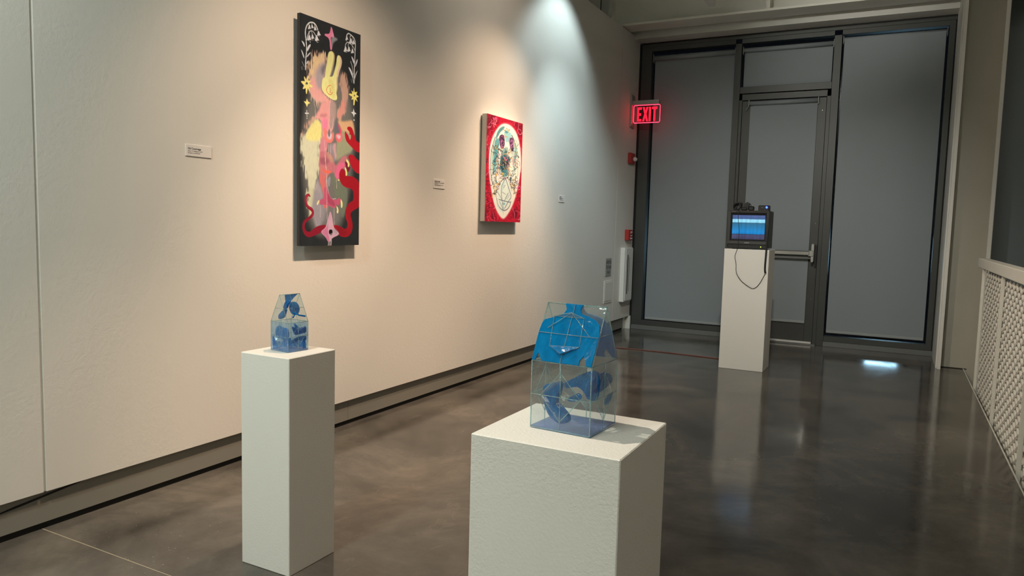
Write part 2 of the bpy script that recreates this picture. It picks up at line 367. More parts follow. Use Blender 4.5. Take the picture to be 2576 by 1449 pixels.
# ------------------------------------------------------------------ painting on a fine canvas grid
def vnoise(x, y, seed):
    rs = np.random.RandomState(seed); g = rs.rand(64, 64)
    xi = np.floor(x).astype(int); yi = np.floor(y).astype(int); fx = x - xi; fy = y - yi
    fx = fx * fx * (3 - 2 * fx); fy = fy * fy * (3 - 2 * fy)
    a = g[xi % 64, yi % 64]; b = g[(xi + 1) % 64, yi % 64]; c = g[xi % 64, (yi + 1) % 64]; d = g[(xi + 1) % 64, (yi + 1) % 64]
    return a * (1 - fx) * (1 - fy) + b * fx * (1 - fy) + c * (1 - fx) * fy + d * fx * fy
def paint_grid(ops, base, W, H, nx, ny, px, seed):
    """returns linear colours (ny+1, nx+1, 3); px = metres per brush unit"""
    X, Y = np.meshgrid(np.linspace(0, W, nx + 1), np.linspace(0, H, ny + 1))
    img = np.ones((ny + 1, nx + 1, 3)) * np.array(lin(base))
    img *= (.85 + .3 * vnoise(X * 40, Y * 40, seed))[..., None]
    hair = (vnoise(X * 130, Y * 45, seed + 1) - .5)
    for o in ops:
        k, col, a, op, b, pts = o
        q = np.array(pts, dtype=float).reshape(-1, 2) / 1000 * (W, H)
        closed = k == 'p'
        for _ in range(0 if b == 2 and closed else 2):      # round the corners of brushed shapes
            nx_ = np.roll(q, -1, 0) if closed else q[1:]; cu = q if closed else q[:-1]
            r_ = np.stack([cu * .75 + nx_ * .25, cu * .25 + nx_ * .75], 1).reshape(-1, 2)
            q = r_ if closed else np.vstack([q[:1], r_, q[-1:]])
        col = np.array(lin(col)); soft = (a if k == 'p' else b) * px; wd = 0 if k == 'p' else a * px * .5
        mg = soft * 1.5 + wd + .004
        i0, i1 = np.searchsorted(Y[:, 0], (q[:, 1].min() - mg, q[:, 1].max() + mg)); j0, j1 = np.searchsorted(X[0], (q[:, 0].min() - mg, q[:, 0].max() + mg))
        if i1 <= i0 or j1 <= j0: continue
        x = X[i0:i1, j0:j1]; y = Y[i0:i1, j0:j1]; d2 = np.full(x.shape, 1e9); ins = np.zeros(x.shape, bool)
        n = len(q); rng = range(n) if k == 'p' else range(n - 1)
        for i in rng:
            ax, ay = q[i]; bx, by = q[(i + 1) % n]; ex, ey = bx - ax, by - ay; L = ex * ex + ey * ey + 1e-12
            t = np.clip(((x - ax) * ex + (y - ay) * ey) / L, 0, 1)
            d2 = np.minimum(d2, (x - ax - t * ex) ** 2 + (y - ay - t * ey) ** 2)
            if k == 'p':
                c = ((ay > y) != (by > y)) & (x < (bx - ax) * (y - ay) / (by - ay + 1e-12) + ax); ins ^= c
        d = np.sqrt(d2)
        if k == 'p':
            sd = np.where(ins, d, -d)
            if b == 1: sd = sd + hair[i0:i1, j0:j1] * soft * 1.5
            al = np.clip(.5 + sd / max(soft, 1e-4), 0, 1); al = al * al * (3 - 2 * al)
        else: al = np.clip(.5 + (wd - d) / max(soft, 1e-4), 0, 1)
        al = (al * op)[..., None]; sub = img[i0:i1, j0:j1]
        tone = (.95 + .1 * vnoise(x * 160, y * 70, seed + 2))[..., None]
        img[i0:i1, j0:j1] = sub * (1 - al) + col * tone * al
    return img
def canvas_mesh(name, ops, base, W, H, nx, ny, px, seed):
    img = np.clip(paint_grid(ops, base, W, H, nx, ny, px, seed) * (1.0, 1.18, 1.42), 0, .92)   # pigment as seen in white light
    yy, zz = np.meshgrid(np.linspace(0, W, nx + 1), np.linspace(H, 0, ny + 1))
    co = np.stack([np.zeros_like(yy), yy, zz], -1).reshape(-1, 3)
    idx = np.arange((nx + 1) * (ny + 1)).reshape(ny + 1, nx + 1)
    f = np.stack([idx[:-1, :-1], idx[1:, :-1], idx[1:, 1:], idx[:-1, 1:]], -1).reshape(-1, 4)
    me = bpy.data.meshes.new(name); me.vertices.add(len(co)); me.vertices.foreach_set('co', co.ravel())
    me.loops.add(f.size); me.loops.foreach_set('vertex_index', f.ravel().astype(np.int32))
    me.polygons.add(len(f)); me.polygons.foreach_set('loop_start', np.arange(0, f.size, 4, dtype=np.int32)); me.update(calc_edges=True); me.validate()
    at = me.color_attributes.new('pigment', 'FLOAT_COLOR', 'POINT')
    at.data.foreach_set('color', np.concatenate([img.reshape(-1, 3), np.ones((len(co), 1))], 1).ravel().astype(np.float32))
    return me

PAINT_A = [
 ('p', (150, 142, 132), 33.9, 0.5, 0,[132, 333, 437, 190, 674, 193, 837, 310, 894, 437, 873, 613, 786, 768, 659, 921, 340, 964, 153, 902, 83, 760, 37, 620, 40, 519]),
 ('p', (214, 174, 152), 15.0, 0.97, 1,[240, 151, 331, 140, 399, 142, 437, 166, 428, 218, 389, 246, 357, 285, 349, 317, 433, 330, 464, 340, 448, 362, 325, 365, 279, 360, 205, 352, 154, 325, 140, 300, 127, 264, 128, 228, 165, 191, 195, 169]),
 ('p', (226, 192, 140), 12.0, 0.85, 1,[203, 168, 331, 140, 407, 142, 391, 174, 299, 197, 216, 224, 156, 248, 142, 227]),
 ('p', (230, 160, 152), 12.0, 0.9, 0,[156, 268, 245, 258, 296, 289, 356, 316, 464, 336, 432, 357, 280, 354, 205, 344, 154, 319]),
 ('p', (160, 150, 155), 14.0, 0.85, 0,[261, 218, 329, 189, 406, 179, 397, 221, 351, 249, 350, 286, 296, 306, 251, 292, 237, 253]),
 ('p', (84, 82, 84), 14.0, 0.7, 0,[329, 201, 406, 183, 397, 212, 359, 236, 328, 230]),
 ('p', (196, 152, 130), 9.6, 0.95, 1,[641, 215, 707, 202, 764, 219, 788, 267, 795, 312, 745, 334, 736, 367, 686, 402, 637, 415, 589, 403, 630, 373, 671, 339, 680, 295, 641, 245]),
 ('p', (216, 140, 128), 8.0, 0.85, 0,[680, 319, 753, 331, 736, 367, 670, 405, 613, 416, 589, 400, 646, 368]),
 ('p', (214, 166, 122), 8.4, 0.95, 0,[621, 416, 686, 425, 793, 415, 860, 407, 894, 434, 910, 488, 717, 507, 669, 456, 612, 433]),
 ('p', (152, 150, 118), 9.0, 0.95, 0,[611, 481, 734, 462, 876, 481, 883, 553, 748, 573, 633, 599, 584, 609, 578, 559]),
 ('p', (110, 114, 96), 9.0, 0.95, 0,[503, 677, 631, 685, 770, 724, 786, 768, 769, 812, 734, 855, 693, 873, 661, 835, 580, 782, 534, 719]),
 ('p', (208, 200, 168), 12.0, 0.97, 1,[248, 432, 323, 445, 345, 474, 336, 506, 312, 559, 303, 611, 287, 652, 255, 715, 224, 757, 192, 820, 161, 871, 139, 872, 140, 820, 105, 780, 142, 738, 99, 719, 86, 679, 44, 620, 24, 570, 11, 531, 76, 507, 150, 464]),
 ('p', (196, 150, 130), 10.0, 0.8, 1,[218, 425, 263, 427, 165, 467, 76, 505, 32, 528, 55, 494, 151, 447]),
 ('p', (226, 210, 130), 9.0, 0.95, 0,[255, 434, 323, 447, 346, 485, 328, 527, 200, 536, 83, 533, 98, 506, 165, 467]),
 ('p', (166, 150, 154), 13.0, 0.95, 0,[263, 694, 315, 724, 361, 754, 374, 817, 342, 880, 310, 922, 249, 918, 213, 861, 192, 809]),
 ('p', (150, 140, 142), 16.0, 0.85, 0,[224, 738, 375, 777, 468, 822, 420, 871, 310, 913, 250, 899, 191, 852, 178, 791]),
 ('p', (120, 115, 112), 16.0, 0.7, 0,[421, 822, 580, 822, 627, 863, 562, 902, 466, 906, 373, 882]),
 ('p', (196, 188, 150), 10.0, 0.7, 0,[142, 740, 224, 738, 200, 790, 184, 825, 213, 870, 146, 871, 147, 826, 119, 781]),
 ('p', (226, 154, 148), 8.4, 0.97, 0,[325, 359, 464, 338, 535, 340, 558, 377, 548, 441, 524, 467, 476, 486, 452, 514, 351, 533, 352, 471, 323, 431, 225, 437, 255, 414, 309, 387]),
 ('p', (166, 142, 134), 7.0, 0.9, 0,[473, 340, 575, 338, 589, 396, 556, 440, 508, 466, 469, 470, 469, 403]),
 ('p', (228, 120, 152), 11.0, 0.85, 0,[346, 426, 431, 422, 445, 467, 383, 490, 352, 471]),
 ('p', (160, 75, 90), 10.0, 0.5, 0,[308, 412, 431, 401, 415, 418, 323, 423]),
 ('p', (104, 100, 106), 12.0, 0.9, 0,[565, 408, 612, 448, 668, 488, 587, 487, 540, 462]),
 ('p', (224, 60, 110), 5.0, 0.9, 0,[612, 437, 641, 442, 676, 477, 692, 502, 668, 499, 636, 468]),
 ('p', (206, 128, 136), 6.0, 0.95, 0,[336, 506, 429, 506, 443, 543, 427, 571, 319, 593, 308, 569, 320, 538]),
 ('p', (150, 140, 145), 8.0, 0.8, 0,[459, 534, 586, 528, 585, 601, 552, 615, 521, 582, 458, 572]),
 ('p', (205, 150, 150), 5.0, 0.8, 0,[538, 530, 586, 526, 570, 555, 593, 583, 576, 610, 545, 570, 522, 556]),
 ('p', (226, 122, 112), 4.4, 0.97, 0,[360, 463, 429, 477, 460, 500, 507, 492, 532, 474, 547, 496, 531, 518, 491, 532, 428, 533, 382, 514]),
 ('p', (208, 186, 192), 7.0, 0.95, 0,[429, 489, 508, 485, 507, 509, 468, 517, 429, 510]),
 ('p', (92, 92, 100), 3.6, 0.9, 0,[461, 465, 478, 473, 480, 501, 452, 506, 439, 488]),
 ('p', (224, 105, 108), 3.6, 0.97, 0,[563, 496, 587, 482, 693, 477, 684, 507, 635, 524, 586, 518]),
 ('p', (216, 184, 192), 5.6, 0.95, 0,[579, 489, 660, 487, 647, 505, 611, 506]),
 ('p', (188, 108, 116), 5.2, 0.97, 0,[319, 575, 419, 569, 443, 576, 521, 582, 552, 623, 584, 633, 666, 594, 732, 576, 773, 583, 773, 599, 731, 609, 747, 625, 730, 639, 665, 645, 640, 663, 639, 691, 607, 694, 567, 682, 551, 663, 488, 665, 425, 675, 378, 668, 348, 651, 318, 639, 294, 652, 304, 590]),
 ('p', (180, 146, 118), 8.0, 0.8, 0,[419, 573, 505, 582, 544, 615, 496, 621, 442, 591]),
 ('p', (128, 70, 82), 10.0, 0.55, 0,[311, 600, 426, 600, 473, 617, 410, 636, 318, 631]),
 ('p', (218, 98, 132), 4.0, 0.95, 0,[624, 621, 715, 609, 739, 626, 681, 640, 640, 663, 631, 691, 583, 690, 559, 670]),
 ('p', (226, 104, 84), 3.2, 0.97, 0,[356, 646, 386, 656, 425, 658, 496, 657, 503, 665, 432, 672, 378, 666, 354, 657]),
 ('l', (225, 200, 195), 1.4, 0.8, 0.5,[340, 647, 355, 663, 386, 672, 425, 674]),
 ('p', (90, 66, 62), 5.0, 0.6, 0,[294, 656, 378, 675, 440, 677, 409, 684, 316, 683]),
 ('p', (196, 116, 116), 4.8, 0.9, 0,[302, 635, 441, 635, 480, 668, 424, 690, 393, 704, 324, 701, 305, 679]),
 ('p', (226, 104, 84), 3.2, 0.97, 0,[356, 646, 386, 656, 425, 658, 496, 657, 503, 665, 432, 672, 378, 666, 354, 657]),
 ('p', (206, 108, 104), 1.8, 0.97, 0,[301, 673, 390, 679, 420, 711, 432, 753, 439, 795, 448, 829, 363, 830, 379, 775, 338, 734, 304, 704]),
 ('p', (118, 62, 74), 1.8, 0.9, 0,[417, 686, 439, 732, 469, 773, 484, 815, 437, 816, 423, 753]),
 ('p', (152, 146, 152), 4.0, 0.8, 0,[440, 690, 495, 680, 478, 727, 462, 731, 431, 719]),
 ('l', (196, 186, 180), 1.6, 0.9, 0.9,[428, 686, 416, 711, 446, 738, 469, 773, 516, 787, 580, 782]),
 ('p', (188, 84, 110), 1.4, 0.97, 0,[314, 792, 375, 785, 383, 766, 377, 735, 439, 734, 469, 771, 524, 787, 596, 788, 629, 777, 670, 782, 661, 800, 628, 815, 596, 809, 580, 824, 547, 828, 484, 819, 437, 816, 375, 812, 336, 817, 306, 807]),
 ('p', (150, 55, 75), 5.0, 0.6, 0,[446, 754, 469, 775, 548, 795, 580, 820, 484, 815, 437, 797]),
 ('p', (228, 212, 140), 0.9, 1.0, 0,[302, 793, 310, 799, 282, 817, 260, 814, 279, 799]),
 ('p', (228, 212, 140), 0.9, 1.0, 0,[662, 780, 702, 797, 698, 823, 669, 825, 669, 800]),
 ('p', (228, 212, 140), 0.9, 1.0, 0,[588, 814, 628, 826, 628, 850, 595, 850, 604, 831]),
 ('p', (172, 22, 36), 0.7, 1.0, 0,[768, 445, 818, 438, 868, 446, 902, 477, 944, 506, 1022, 505, 1021, 555, 934, 553, 833, 530, 758, 512, 733, 491, 730, 470, 746, 463, 759, 473, 792, 480, 817, 501, 833, 500, 846, 478, 809, 477, 817, 464, 776, 457]),
 ('p', (172, 22, 36), 0.7, 1.0, 0,[786, 579, 832, 569, 883, 569, 934, 584, 1020, 599, 1019, 656, 941, 654, 890, 638, 848, 627, 823, 606]),
 ('p', (116, 22, 44), 0.9, 1.0, 0,[735, 604, 764, 607, 806, 623, 839, 631, 805, 652, 784, 657, 772, 642, 747, 625]),
 ('p', (156, 18, 32), 0.7, 1.0, 0,[640, 659, 673, 641, 697, 640, 739, 647, 755, 673, 830, 671, 898, 673, 1019, 696, 1017, 814, 938, 826, 852, 841, 843, 856, 860, 874, 885, 900, 876, 933, 825, 955, 757, 962, 691, 960, 625, 951, 545, 917, 546, 904, 626, 906, 692, 916, 750, 925, 783, 916, 792, 896, 759, 874, 743, 848, 768, 818, 828, 795, 896, 787, 896, 754, 880, 735, 829, 730, 745, 727, 679, 714, 647, 695, 635, 674]),
 ('p', (128, 18, 32), 6.0, 0.7, 0,[578, 910, 659, 914, 749, 929, 791, 944, 707, 955, 625, 944]),
 ('l', (200, 40, 45), 1.6, 0.6, 1.2,[759, 848, 784, 879, 817, 900, 800, 922]),
 ('p', (140, 22, 42), 0.7, 1.0, 0,[167, 782, 149, 769, 120, 767, 90, 774, 71, 790, 78, 813, 110, 833, 184, 846, 187, 854, 161, 865, 80, 882, 43, 898, 35, 921, 56, 941, 92, 957, 144, 962, 203, 957, 340, 941, 434, 919, 431, 904, 311, 907, 234, 918, 167, 935, 129, 938, 86, 929, 72, 910, 101, 892, 191, 875, 221, 858, 221, 844, 192, 829, 133, 822, 107, 806, 104, 790, 127, 779, 156, 783]),
 ('p', (196, 54, 84), 4.0, 0.7, 0,[156, 777, 120, 769, 82, 786, 91, 808, 133, 828, 199, 838, 206, 858, 176, 871, 206, 854, 192, 836, 118, 820, 93, 792, 119, 775]),
 ('p', (226, 214, 130), 0.8, 1.0, 0,[765, 590, 823, 612, 806, 632, 785, 628, 789, 613, 756, 603]),
 ('p', (226, 214, 130), 0.8, 1.0, 0,[739, 628, 780, 653, 771, 674, 746, 671, 755, 653, 730, 639]),
 ('p', (226, 214, 130), 0.8, 1.0, 0,[607, 694, 639, 692, 643, 698, 623, 700]),
 ('p', (206, 160, 172), 1.1, 1.0, 0,[491, 838, 522, 870, 545, 912, 577, 927, 646, 942, 625, 953, 544, 962, 504, 972, 480, 986, 448, 981, 418, 962, 340, 943, 341, 932, 411, 919, 443, 885, 467, 860]),
 ('p', (204, 112, 144), 3.2, 0.9, 0,[491, 845, 499, 855, 467, 885, 426, 919, 356, 933, 344, 942, 410, 957, 448, 980, 480, 984, 465, 955, 442, 923]),
 ('p', (150, 145, 150), 6.0, 0.6, 0,[545, 917, 646, 941, 577, 951, 537, 936]),
 ('p', (12, 11, 12), 0.6, 1.0, 0,[530, 937, 528, 942, 520, 946, 509, 949, 497, 950, 484, 949, 473, 946, 466, 942, 464, 937, 466, 932, 474, 928, 484, 926, 497, 925, 510, 926, 521, 928, 528, 932]),
 ('p', (110, 104, 108), 1.6, 0.8, 0,[489, 945, 525, 941, 520, 953, 489, 954]),
 ('l', (225, 205, 200), 1.1, 1.0, 0.5,[456, 985, 457, 998]),
 ('l', (225, 205, 200), 1.1, 1.0, 0.5,[474, 985, 473, 998]),
 ('l', (225, 205, 200), 1.1, 1.0, 0.5,[500, 972, 495, 998]),
 ('l', (225, 205, 200), 1.1, 1.0, 0.5,[510, 972, 507, 998]),
 ('l', (225, 205, 200), 1.1, 1.0, 0.5,[444, 1001, 507, 1001]),
 ('p', (140, 136, 136), 6.0, 0.95, 0,[486, 60, 541, 51, 605, 58, 557, 68, 517, 82, 505, 106, 485, 97]),
 ('p', (226, 130, 158), 1.2, 1.0, 0,[484, 11, 503, 17, 518, 32, 538, 49, 533, 58, 494, 55, 478, 65, 487, 80, 501, 96, 505, 108, 489, 117, 470, 111, 466, 78, 440, 64, 401, 62, 378, 59, 390, 52, 432, 50, 463, 44, 479, 25]),
 ('p', (208, 160, 172), 4.4, 0.7, 0,[502, 38, 534, 49, 518, 55, 494, 47]),
 ('p', (220, 190, 140), 5.2, 0.8, 0,[438, 132, 501, 118, 548, 127, 547, 159, 514, 199, 466, 240, 389, 245, 405, 197]),
 ('p', (232, 222, 146), 0.9, 1.0, 0,[439, 134, 469, 122, 508, 119, 536, 130, 527, 156, 499, 196, 462, 240, 389, 245, 409, 196, 431, 164]),
 ('p', (228, 190, 165), 1.6, 1.0, 0,[587, 135, 619, 126, 655, 131, 675, 149, 663, 173, 626, 201, 605, 230, 561, 233, 594, 182]),
 ('p', (232, 222, 146), 1.2, 1.0, 0,[587, 135, 615, 126, 639, 135, 644, 153, 630, 175, 594, 203, 577, 232, 513, 236, 554, 196, 579, 162]),
 ('p', (224, 190, 150), 3.2, 0.8, 0,[553, 218, 626, 204, 597, 238, 604, 269, 583, 302, 560, 272]),
 ('p', (232, 222, 146), 0.8, 1.0, 0,[389, 229, 451, 233, 506, 234, 538, 217, 593, 210, 577, 239, 586, 270, 579, 302, 599, 320, 583, 333, 527, 335, 464, 330, 395, 318, 349, 306, 334, 287, 342, 270, 351, 251, 389, 244]),
 ('p', (206, 192, 104), 10.0, 0.4, 0,[435, 247, 513, 245, 560, 293, 559, 326, 480, 323]),
 ('l', (214, 78, 52), 1.5, 1.0, 0.5,[481, 272, 446, 277, 426, 287, 415, 296, 426, 307, 449, 313, 480, 315, 504, 308, 517, 301]),
 ('l', (224, 150, 80), 0.8, 0.8, 0.5,[481, 272, 513, 275, 519, 283]),
 ('l', (214, 78, 52), 1.1, 1.0, 0.5,[473, 287, 490, 291, 487, 296, 466, 302, 477, 306, 490, 302]),
 ('l', (228, 196, 186), 0.9, 0.85, 0.5,[213, 350, 219, 376, 234, 379, 238, 428]),
 ('l', (228, 196, 186), 0.9, 0.85, 0.5,[246, 354, 258, 365, 275, 387]),
 ('l', (228, 196, 186), 0.9, 0.85, 0.5,[477, 338, 465, 374, 469, 403, 457, 456]),
 ('l', (228, 196, 186), 0.9, 0.85, 0.5,[484, 469, 487, 505]),
 ('l', (228, 196, 186), 0.9, 0.85, 0.5,[505, 336, 511, 343]),
 ('l', (228, 196, 186), 0.9, 0.85, 0.5,[533, 420, 520, 459, 504, 470, 506, 497]),
 ('l', (228, 196, 186), 0.9, 0.85, 0.5,[459, 538, 457, 576]),
 ('l', (228, 196, 186), 0.9, 0.85, 0.5,[487, 537, 493, 598]),
 ('l', (228, 196, 186), 0.9, 0.85, 0.5,[390, 524, 392, 591, 417, 657]),
 ('l', (228, 196, 186), 0.9, 0.85, 0.5,[412, 555, 403, 620, 417, 648]),
 ('l', (228, 196, 186), 0.9, 0.85, 0.5,[425, 673, 426, 732, 433, 829]),
 ('l', (228, 196, 186), 0.9, 0.85, 0.5,[589, 694, 596, 735]),
 ('l', (228, 196, 186), 0.9, 0.85, 0.5,[429, 818, 440, 888]),
 ('l', (228, 196, 186), 0.9, 0.85, 0.5,[554, 829, 553, 870, 559, 902]),
 ('l', (228, 196, 186), 0.9, 0.85, 0.5,[324, 817, 322, 870]),
 ('l', (226, 220, 218), 2.6, 1, 0.6,[81, 233, 87, 181, 102, 149, 92, 110, 78, 84, 81, 62, 108, 39, 155, 25, 207, 22, 244, 29, 271, 46]),
 ('l', (226, 220, 218), 1.5, 1.0, 0.5,[101, 106, 119, 80, 154, 61, 198, 59, 242, 75]),
 ('l', (226, 220, 218), 1.1, 1.0, 0.5,[108, 39, 133, 36, 140, 42]),
 ('l', (226, 220, 218), 1.1, 1.0, 0.5,[174, 23, 181, 35]),
 ('l', (226, 220, 218), 1.1, 1.0, 0.5,[214, 25, 227, 36]),
 ('l', (226, 220, 218), 1.1, 1.0, 0.5,[132, 67, 143, 80]),
 ('l', (226, 220, 218), 1.1, 1.0, 0.5,[169, 60, 187, 74]),
 ('p', (220, 212, 208), 0.6, 1.0, 2,[134, 40, 147, 38, 157, 48, 166, 53, 146, 53, 135, 57, 117, 57, 125, 50]),
 ('p', (220, 212, 208), 0.6, 1.0, 2,[175, 34, 185, 33, 199, 41, 211, 44, 194, 45, 184, 48, 169, 48, 171, 42]),
 ('p', (220, 212, 208), 0.6, 1.0, 2,[219, 38, 232, 36, 247, 46, 261, 50, 240, 50, 229, 54, 211, 54, 214, 48]),
 ('p', (220, 212, 208), 0.6, 1.0, 2,[274, 51, 289, 50, 307, 61, 322, 66, 298, 67, 285, 71, 262, 71, 267, 63]),
 ('p', (220, 212, 208), 0.6, 1.0, 2,[131, 83, 147, 81, 161, 94, 173, 101, 147, 101, 132, 106, 108, 106, 118, 97]),
 ('p', (220, 212, 208), 0.6, 1.0, 2,[179, 76, 193, 74, 209, 85, 223, 89, 201, 90, 189, 94, 169, 94, 173, 87]),
 ('p', (220, 212, 208), 0.6, 1.0, 2,[242, 73, 260, 72, 280, 85, 298, 91, 269, 92, 253, 98, 226, 97, 233, 88]),
 ('p', (226, 220, 218), 0.4, 1.0, 0,[150, 108, 150, 109, 149, 110, 147, 110, 146, 110, 144, 110, 143, 110, 142, 110, 141, 109, 142, 109, 143, 108, 144, 108, 146, 107, 147, 107, 149, 107, 150, 108]),
 ('p', (226, 220, 218), 0.4, 1.0, 0,[161, 110, 161, 110, 160, 111, 158, 111, 157, 112, 155, 112, 153, 111, 153, 111, 152, 110, 153, 110, 154, 109, 155, 109, 157, 108, 158, 108, 160, 109, 161, 109]),
 ('p', (226, 220, 218), 0.4, 1.0, 0,[198, 97, 198, 98, 197, 99, 195, 99, 194, 99, 192, 99, 190, 99, 190, 99, 189, 98, 190, 97, 191, 97, 192, 96, 194, 96, 195, 96, 197, 96, 198, 97]),
 ('p', (226, 220, 218), 0.4, 1.0, 0,[265, 100, 264, 100, 263, 101, 262, 101, 260, 102, 258, 102, 257, 101, 256, 101, 256, 100, 256, 100, 257, 99, 259, 99, 260, 98, 262, 98, 263, 99, 264, 99]),
 ('p', (226, 220, 218), 0.4, 1.0, 0,[280, 99, 279, 100, 278, 101, 277, 101, 275, 101, 273, 101, 272, 101, 271, 101, 271, 100, 271, 99, 272, 99, 274, 98, 275, 98, 277, 98, 278, 98, 279, 99]),
 ('p', (226, 220, 218), 0.4, 1.0, 0,[299, 72, 299, 73, 298, 73, 296, 74, 295, 74, 293, 74, 291, 74, 290, 74, 290, 73, 291, 72, 291, 72, 293, 71, 295, 71, 296, 71, 298, 71, 299, 72]),
 ('p', (226, 220, 218), 0.4, 1.0, 0,[742, 101, 742, 102, 741, 102, 739, 103, 737, 103, 736, 103, 734, 103, 733, 102, 732, 102, 733, 101, 734, 100, 736, 100, 737, 100, 739, 100, 741, 100, 742, 100]),
 ('p', (226, 220, 218), 0.4, 1.0, 0,[755, 102, 754, 103, 753, 103, 752, 104, 750, 104, 748, 104, 746, 104, 745, 103, 745, 103, 745, 102, 746, 101, 748, 101, 750, 101, 752, 101, 753, 101, 754, 101]),
 ('p', (226, 220, 218), 0.4, 1.0, 0,[804, 93, 804, 93, 803, 94, 801, 94, 799, 95, 798, 95, 796, 94, 795, 94, 795, 93, 795, 93, 796, 92, 798, 92, 800, 91, 801, 91, 803, 91, 804, 92]),
 ('p', (226, 220, 218), 0.4, 1.0, 0,[752, 50, 751, 51, 750, 51, 749, 52, 747, 52, 745, 52, 743, 52, 742, 52, 742, 51, 742, 50, 743, 50, 745, 49, 747, 49, 749, 49, 750, 49, 751, 49]),
 ('p', (214, 208, 206), 0.7, 1.0, 0,[15, 115, 59, 119, 74, 132, 65, 140, 43, 127]),
 ('p', (214, 208, 206), 0.7, 1.0, 0,[171, 116, 141, 138, 107, 156, 103, 143, 131, 124]),
 ('p', (214, 208, 206), 0.7, 1.0, 0,[172, 149, 140, 166, 93, 183, 114, 166]),
 ('p', (214, 208, 206), 0.7, 1.0, 0,[9, 151, 43, 162, 68, 185, 53, 186, 29, 167]),
 ('p', (214, 208, 206), 0.7, 1.0, 0,[127, 190, 112, 207, 94, 210, 105, 197]),
 ('l', (226, 220, 218), 0.9, 0.7, 0.5,[31, 203, 63, 222]),
 ('l', (226, 220, 218), 0.7, 0.6, 0.5,[20, 226, 27, 237]),
 ('l', (226, 220, 218), 0.7, 0.5, 0.5,[38, 225, 41, 236]),
 ('l', (226, 220, 218), 2.3, 1, 0.6,[891, 210, 892, 149, 905, 83, 909, 44, 884, 25, 838, 18, 785, 12, 755, 22, 747, 35]),
 ('l', (226, 220, 218), 1.5, 1.0, 0.5,[904, 83, 858, 63, 800, 54, 759, 55, 732, 68, 727, 83]),
 ('l', (226, 220, 218), 1.2, 1.0, 0.5,[804, 53, 779, 60, 783, 78]),
 ('l', (226, 220, 218), 1.6, 1.0, 0.5,[834, 16, 809, 27, 813, 35]),
 ('l', (226, 220, 218), 1.1, 1.0, 0.5,[855, 23, 869, 37]),
 ('l', (226, 220, 218), 1.1, 1.0, 0.5,[854, 64, 850, 79]),
 ('p', (220, 212, 208), 0.6, 1.0, 2,[748, 30, 761, 29, 772, 39, 782, 43, 761, 44, 749, 48, 730, 48, 738, 41]),
 ('p', (220, 212, 208), 0.6, 1.0, 2,[816, 34, 835, 32, 851, 46, 865, 52, 835, 53, 818, 59, 790, 58, 802, 48]),
 ('p', (220, 212, 208), 0.6, 1.0, 2,[865, 37, 880, 36, 893, 47, 904, 52, 880, 53, 867, 57, 844, 56, 854, 49]),
 ('p', (220, 212, 208), 0.6, 1.0, 2,[725, 80, 742, 78, 757, 91, 770, 97, 742, 97, 727, 103, 701, 102, 712, 93]),
 ('p', (220, 212, 208), 0.6, 1.0, 2,[785, 75, 801, 74, 815, 86, 827, 91, 801, 92, 787, 97, 763, 96, 773, 88]),
 ('p', (220, 212, 208), 0.6, 1.0, 2,[848, 79, 863, 78, 876, 89, 887, 94, 863, 95, 850, 99, 828, 99, 837, 91]),
 ('p', (214, 208, 210), 0.7, 1.0, 0,[835, 111, 874, 120, 898, 138, 882, 146, 849, 126]),
 ('p', (214, 208, 210), 0.7, 1.0, 0,[952, 113, 944, 134, 899, 163, 912, 137]),
 ('p', (214, 208, 210), 0.7, 1.0, 0,[784, 165, 831, 173, 866, 194, 872, 215, 835, 196, 798, 175]),
 ('p', (214, 208, 210), 0.7, 1.0, 0,[960, 164, 924, 190, 899, 218, 907, 191]),
 ('l', (226, 220, 218), 1.2, 1.0, 0.5,[826, 138, 855, 158, 873, 194]),
 ('l', (226, 220, 218), 1.4, 1.0, 0.5,[844, 188, 864, 214, 891, 236]),
 ('l', (226, 220, 218), 1.2, 1.0, 0.5,[934, 181, 898, 212, 891, 232]),
 ('l', (226, 220, 218), 0.8, 0.6, 0.5,[835, 217, 851, 234]),
 ('l', (226, 220, 218), 1.6, 0.8, 0.5,[888, 185, 882, 233]),
 ('p', (232, 214, 128), 0.6, 1.0, 2,[116, 256, 132, 258, 119, 277, 168, 274, 142, 288, 195, 296, 186, 302, 142, 304, 148, 320, 136, 322, 120, 309, 104, 335, 91, 336, 84, 312, 50, 319, 40, 317, 60, 303, 13, 290, 25, 286, 72, 284, 59, 266, 71, 264, 94, 279]),
 ('p', (50, 46, 44), 0.6, 1.0, 0,[117, 290, 116, 293, 112, 295, 106, 297, 100, 298, 93, 298, 87, 297, 84, 295, 82, 293, 84, 290, 88, 288, 93, 286, 100, 285, 107, 285, 112, 286, 116, 288]),
 ('l', (235, 225, 200), 0.7, 1.0, 0.5,[90, 287, 93, 295, 108, 297]),
 ('p', (234, 216, 120), 0.6, 1.0, 2,[887, 253, 902, 275, 950, 269, 931, 284, 980, 290, 930, 299, 957, 317, 913, 307, 897, 337, 879, 337, 879, 309, 841, 314, 858, 299, 796, 292, 804, 288, 858, 285, 844, 270, 876, 276]),
 ('p', (50, 46, 44), 0.5, 1.0, 0,[907, 290, 906, 292, 904, 293, 900, 294, 896, 294, 892, 294, 889, 294, 887, 293, 886, 292, 887, 290, 889, 289, 893, 288, 896, 287, 900, 287, 904, 288, 906, 289]),
 ('p', (230, 212, 130), 0.6, 1.0, 2,[105, 356, 124, 367, 157, 371, 121, 379, 106, 392, 90, 381, 56, 370, 91, 369]),
 ('l', (226, 220, 218), 2.1, 1.0, 0.5,[80, 420, 132, 418]),
 ('l', (226, 220, 218), 1.8, 1.0, 0.5,[104, 407, 106, 433]),
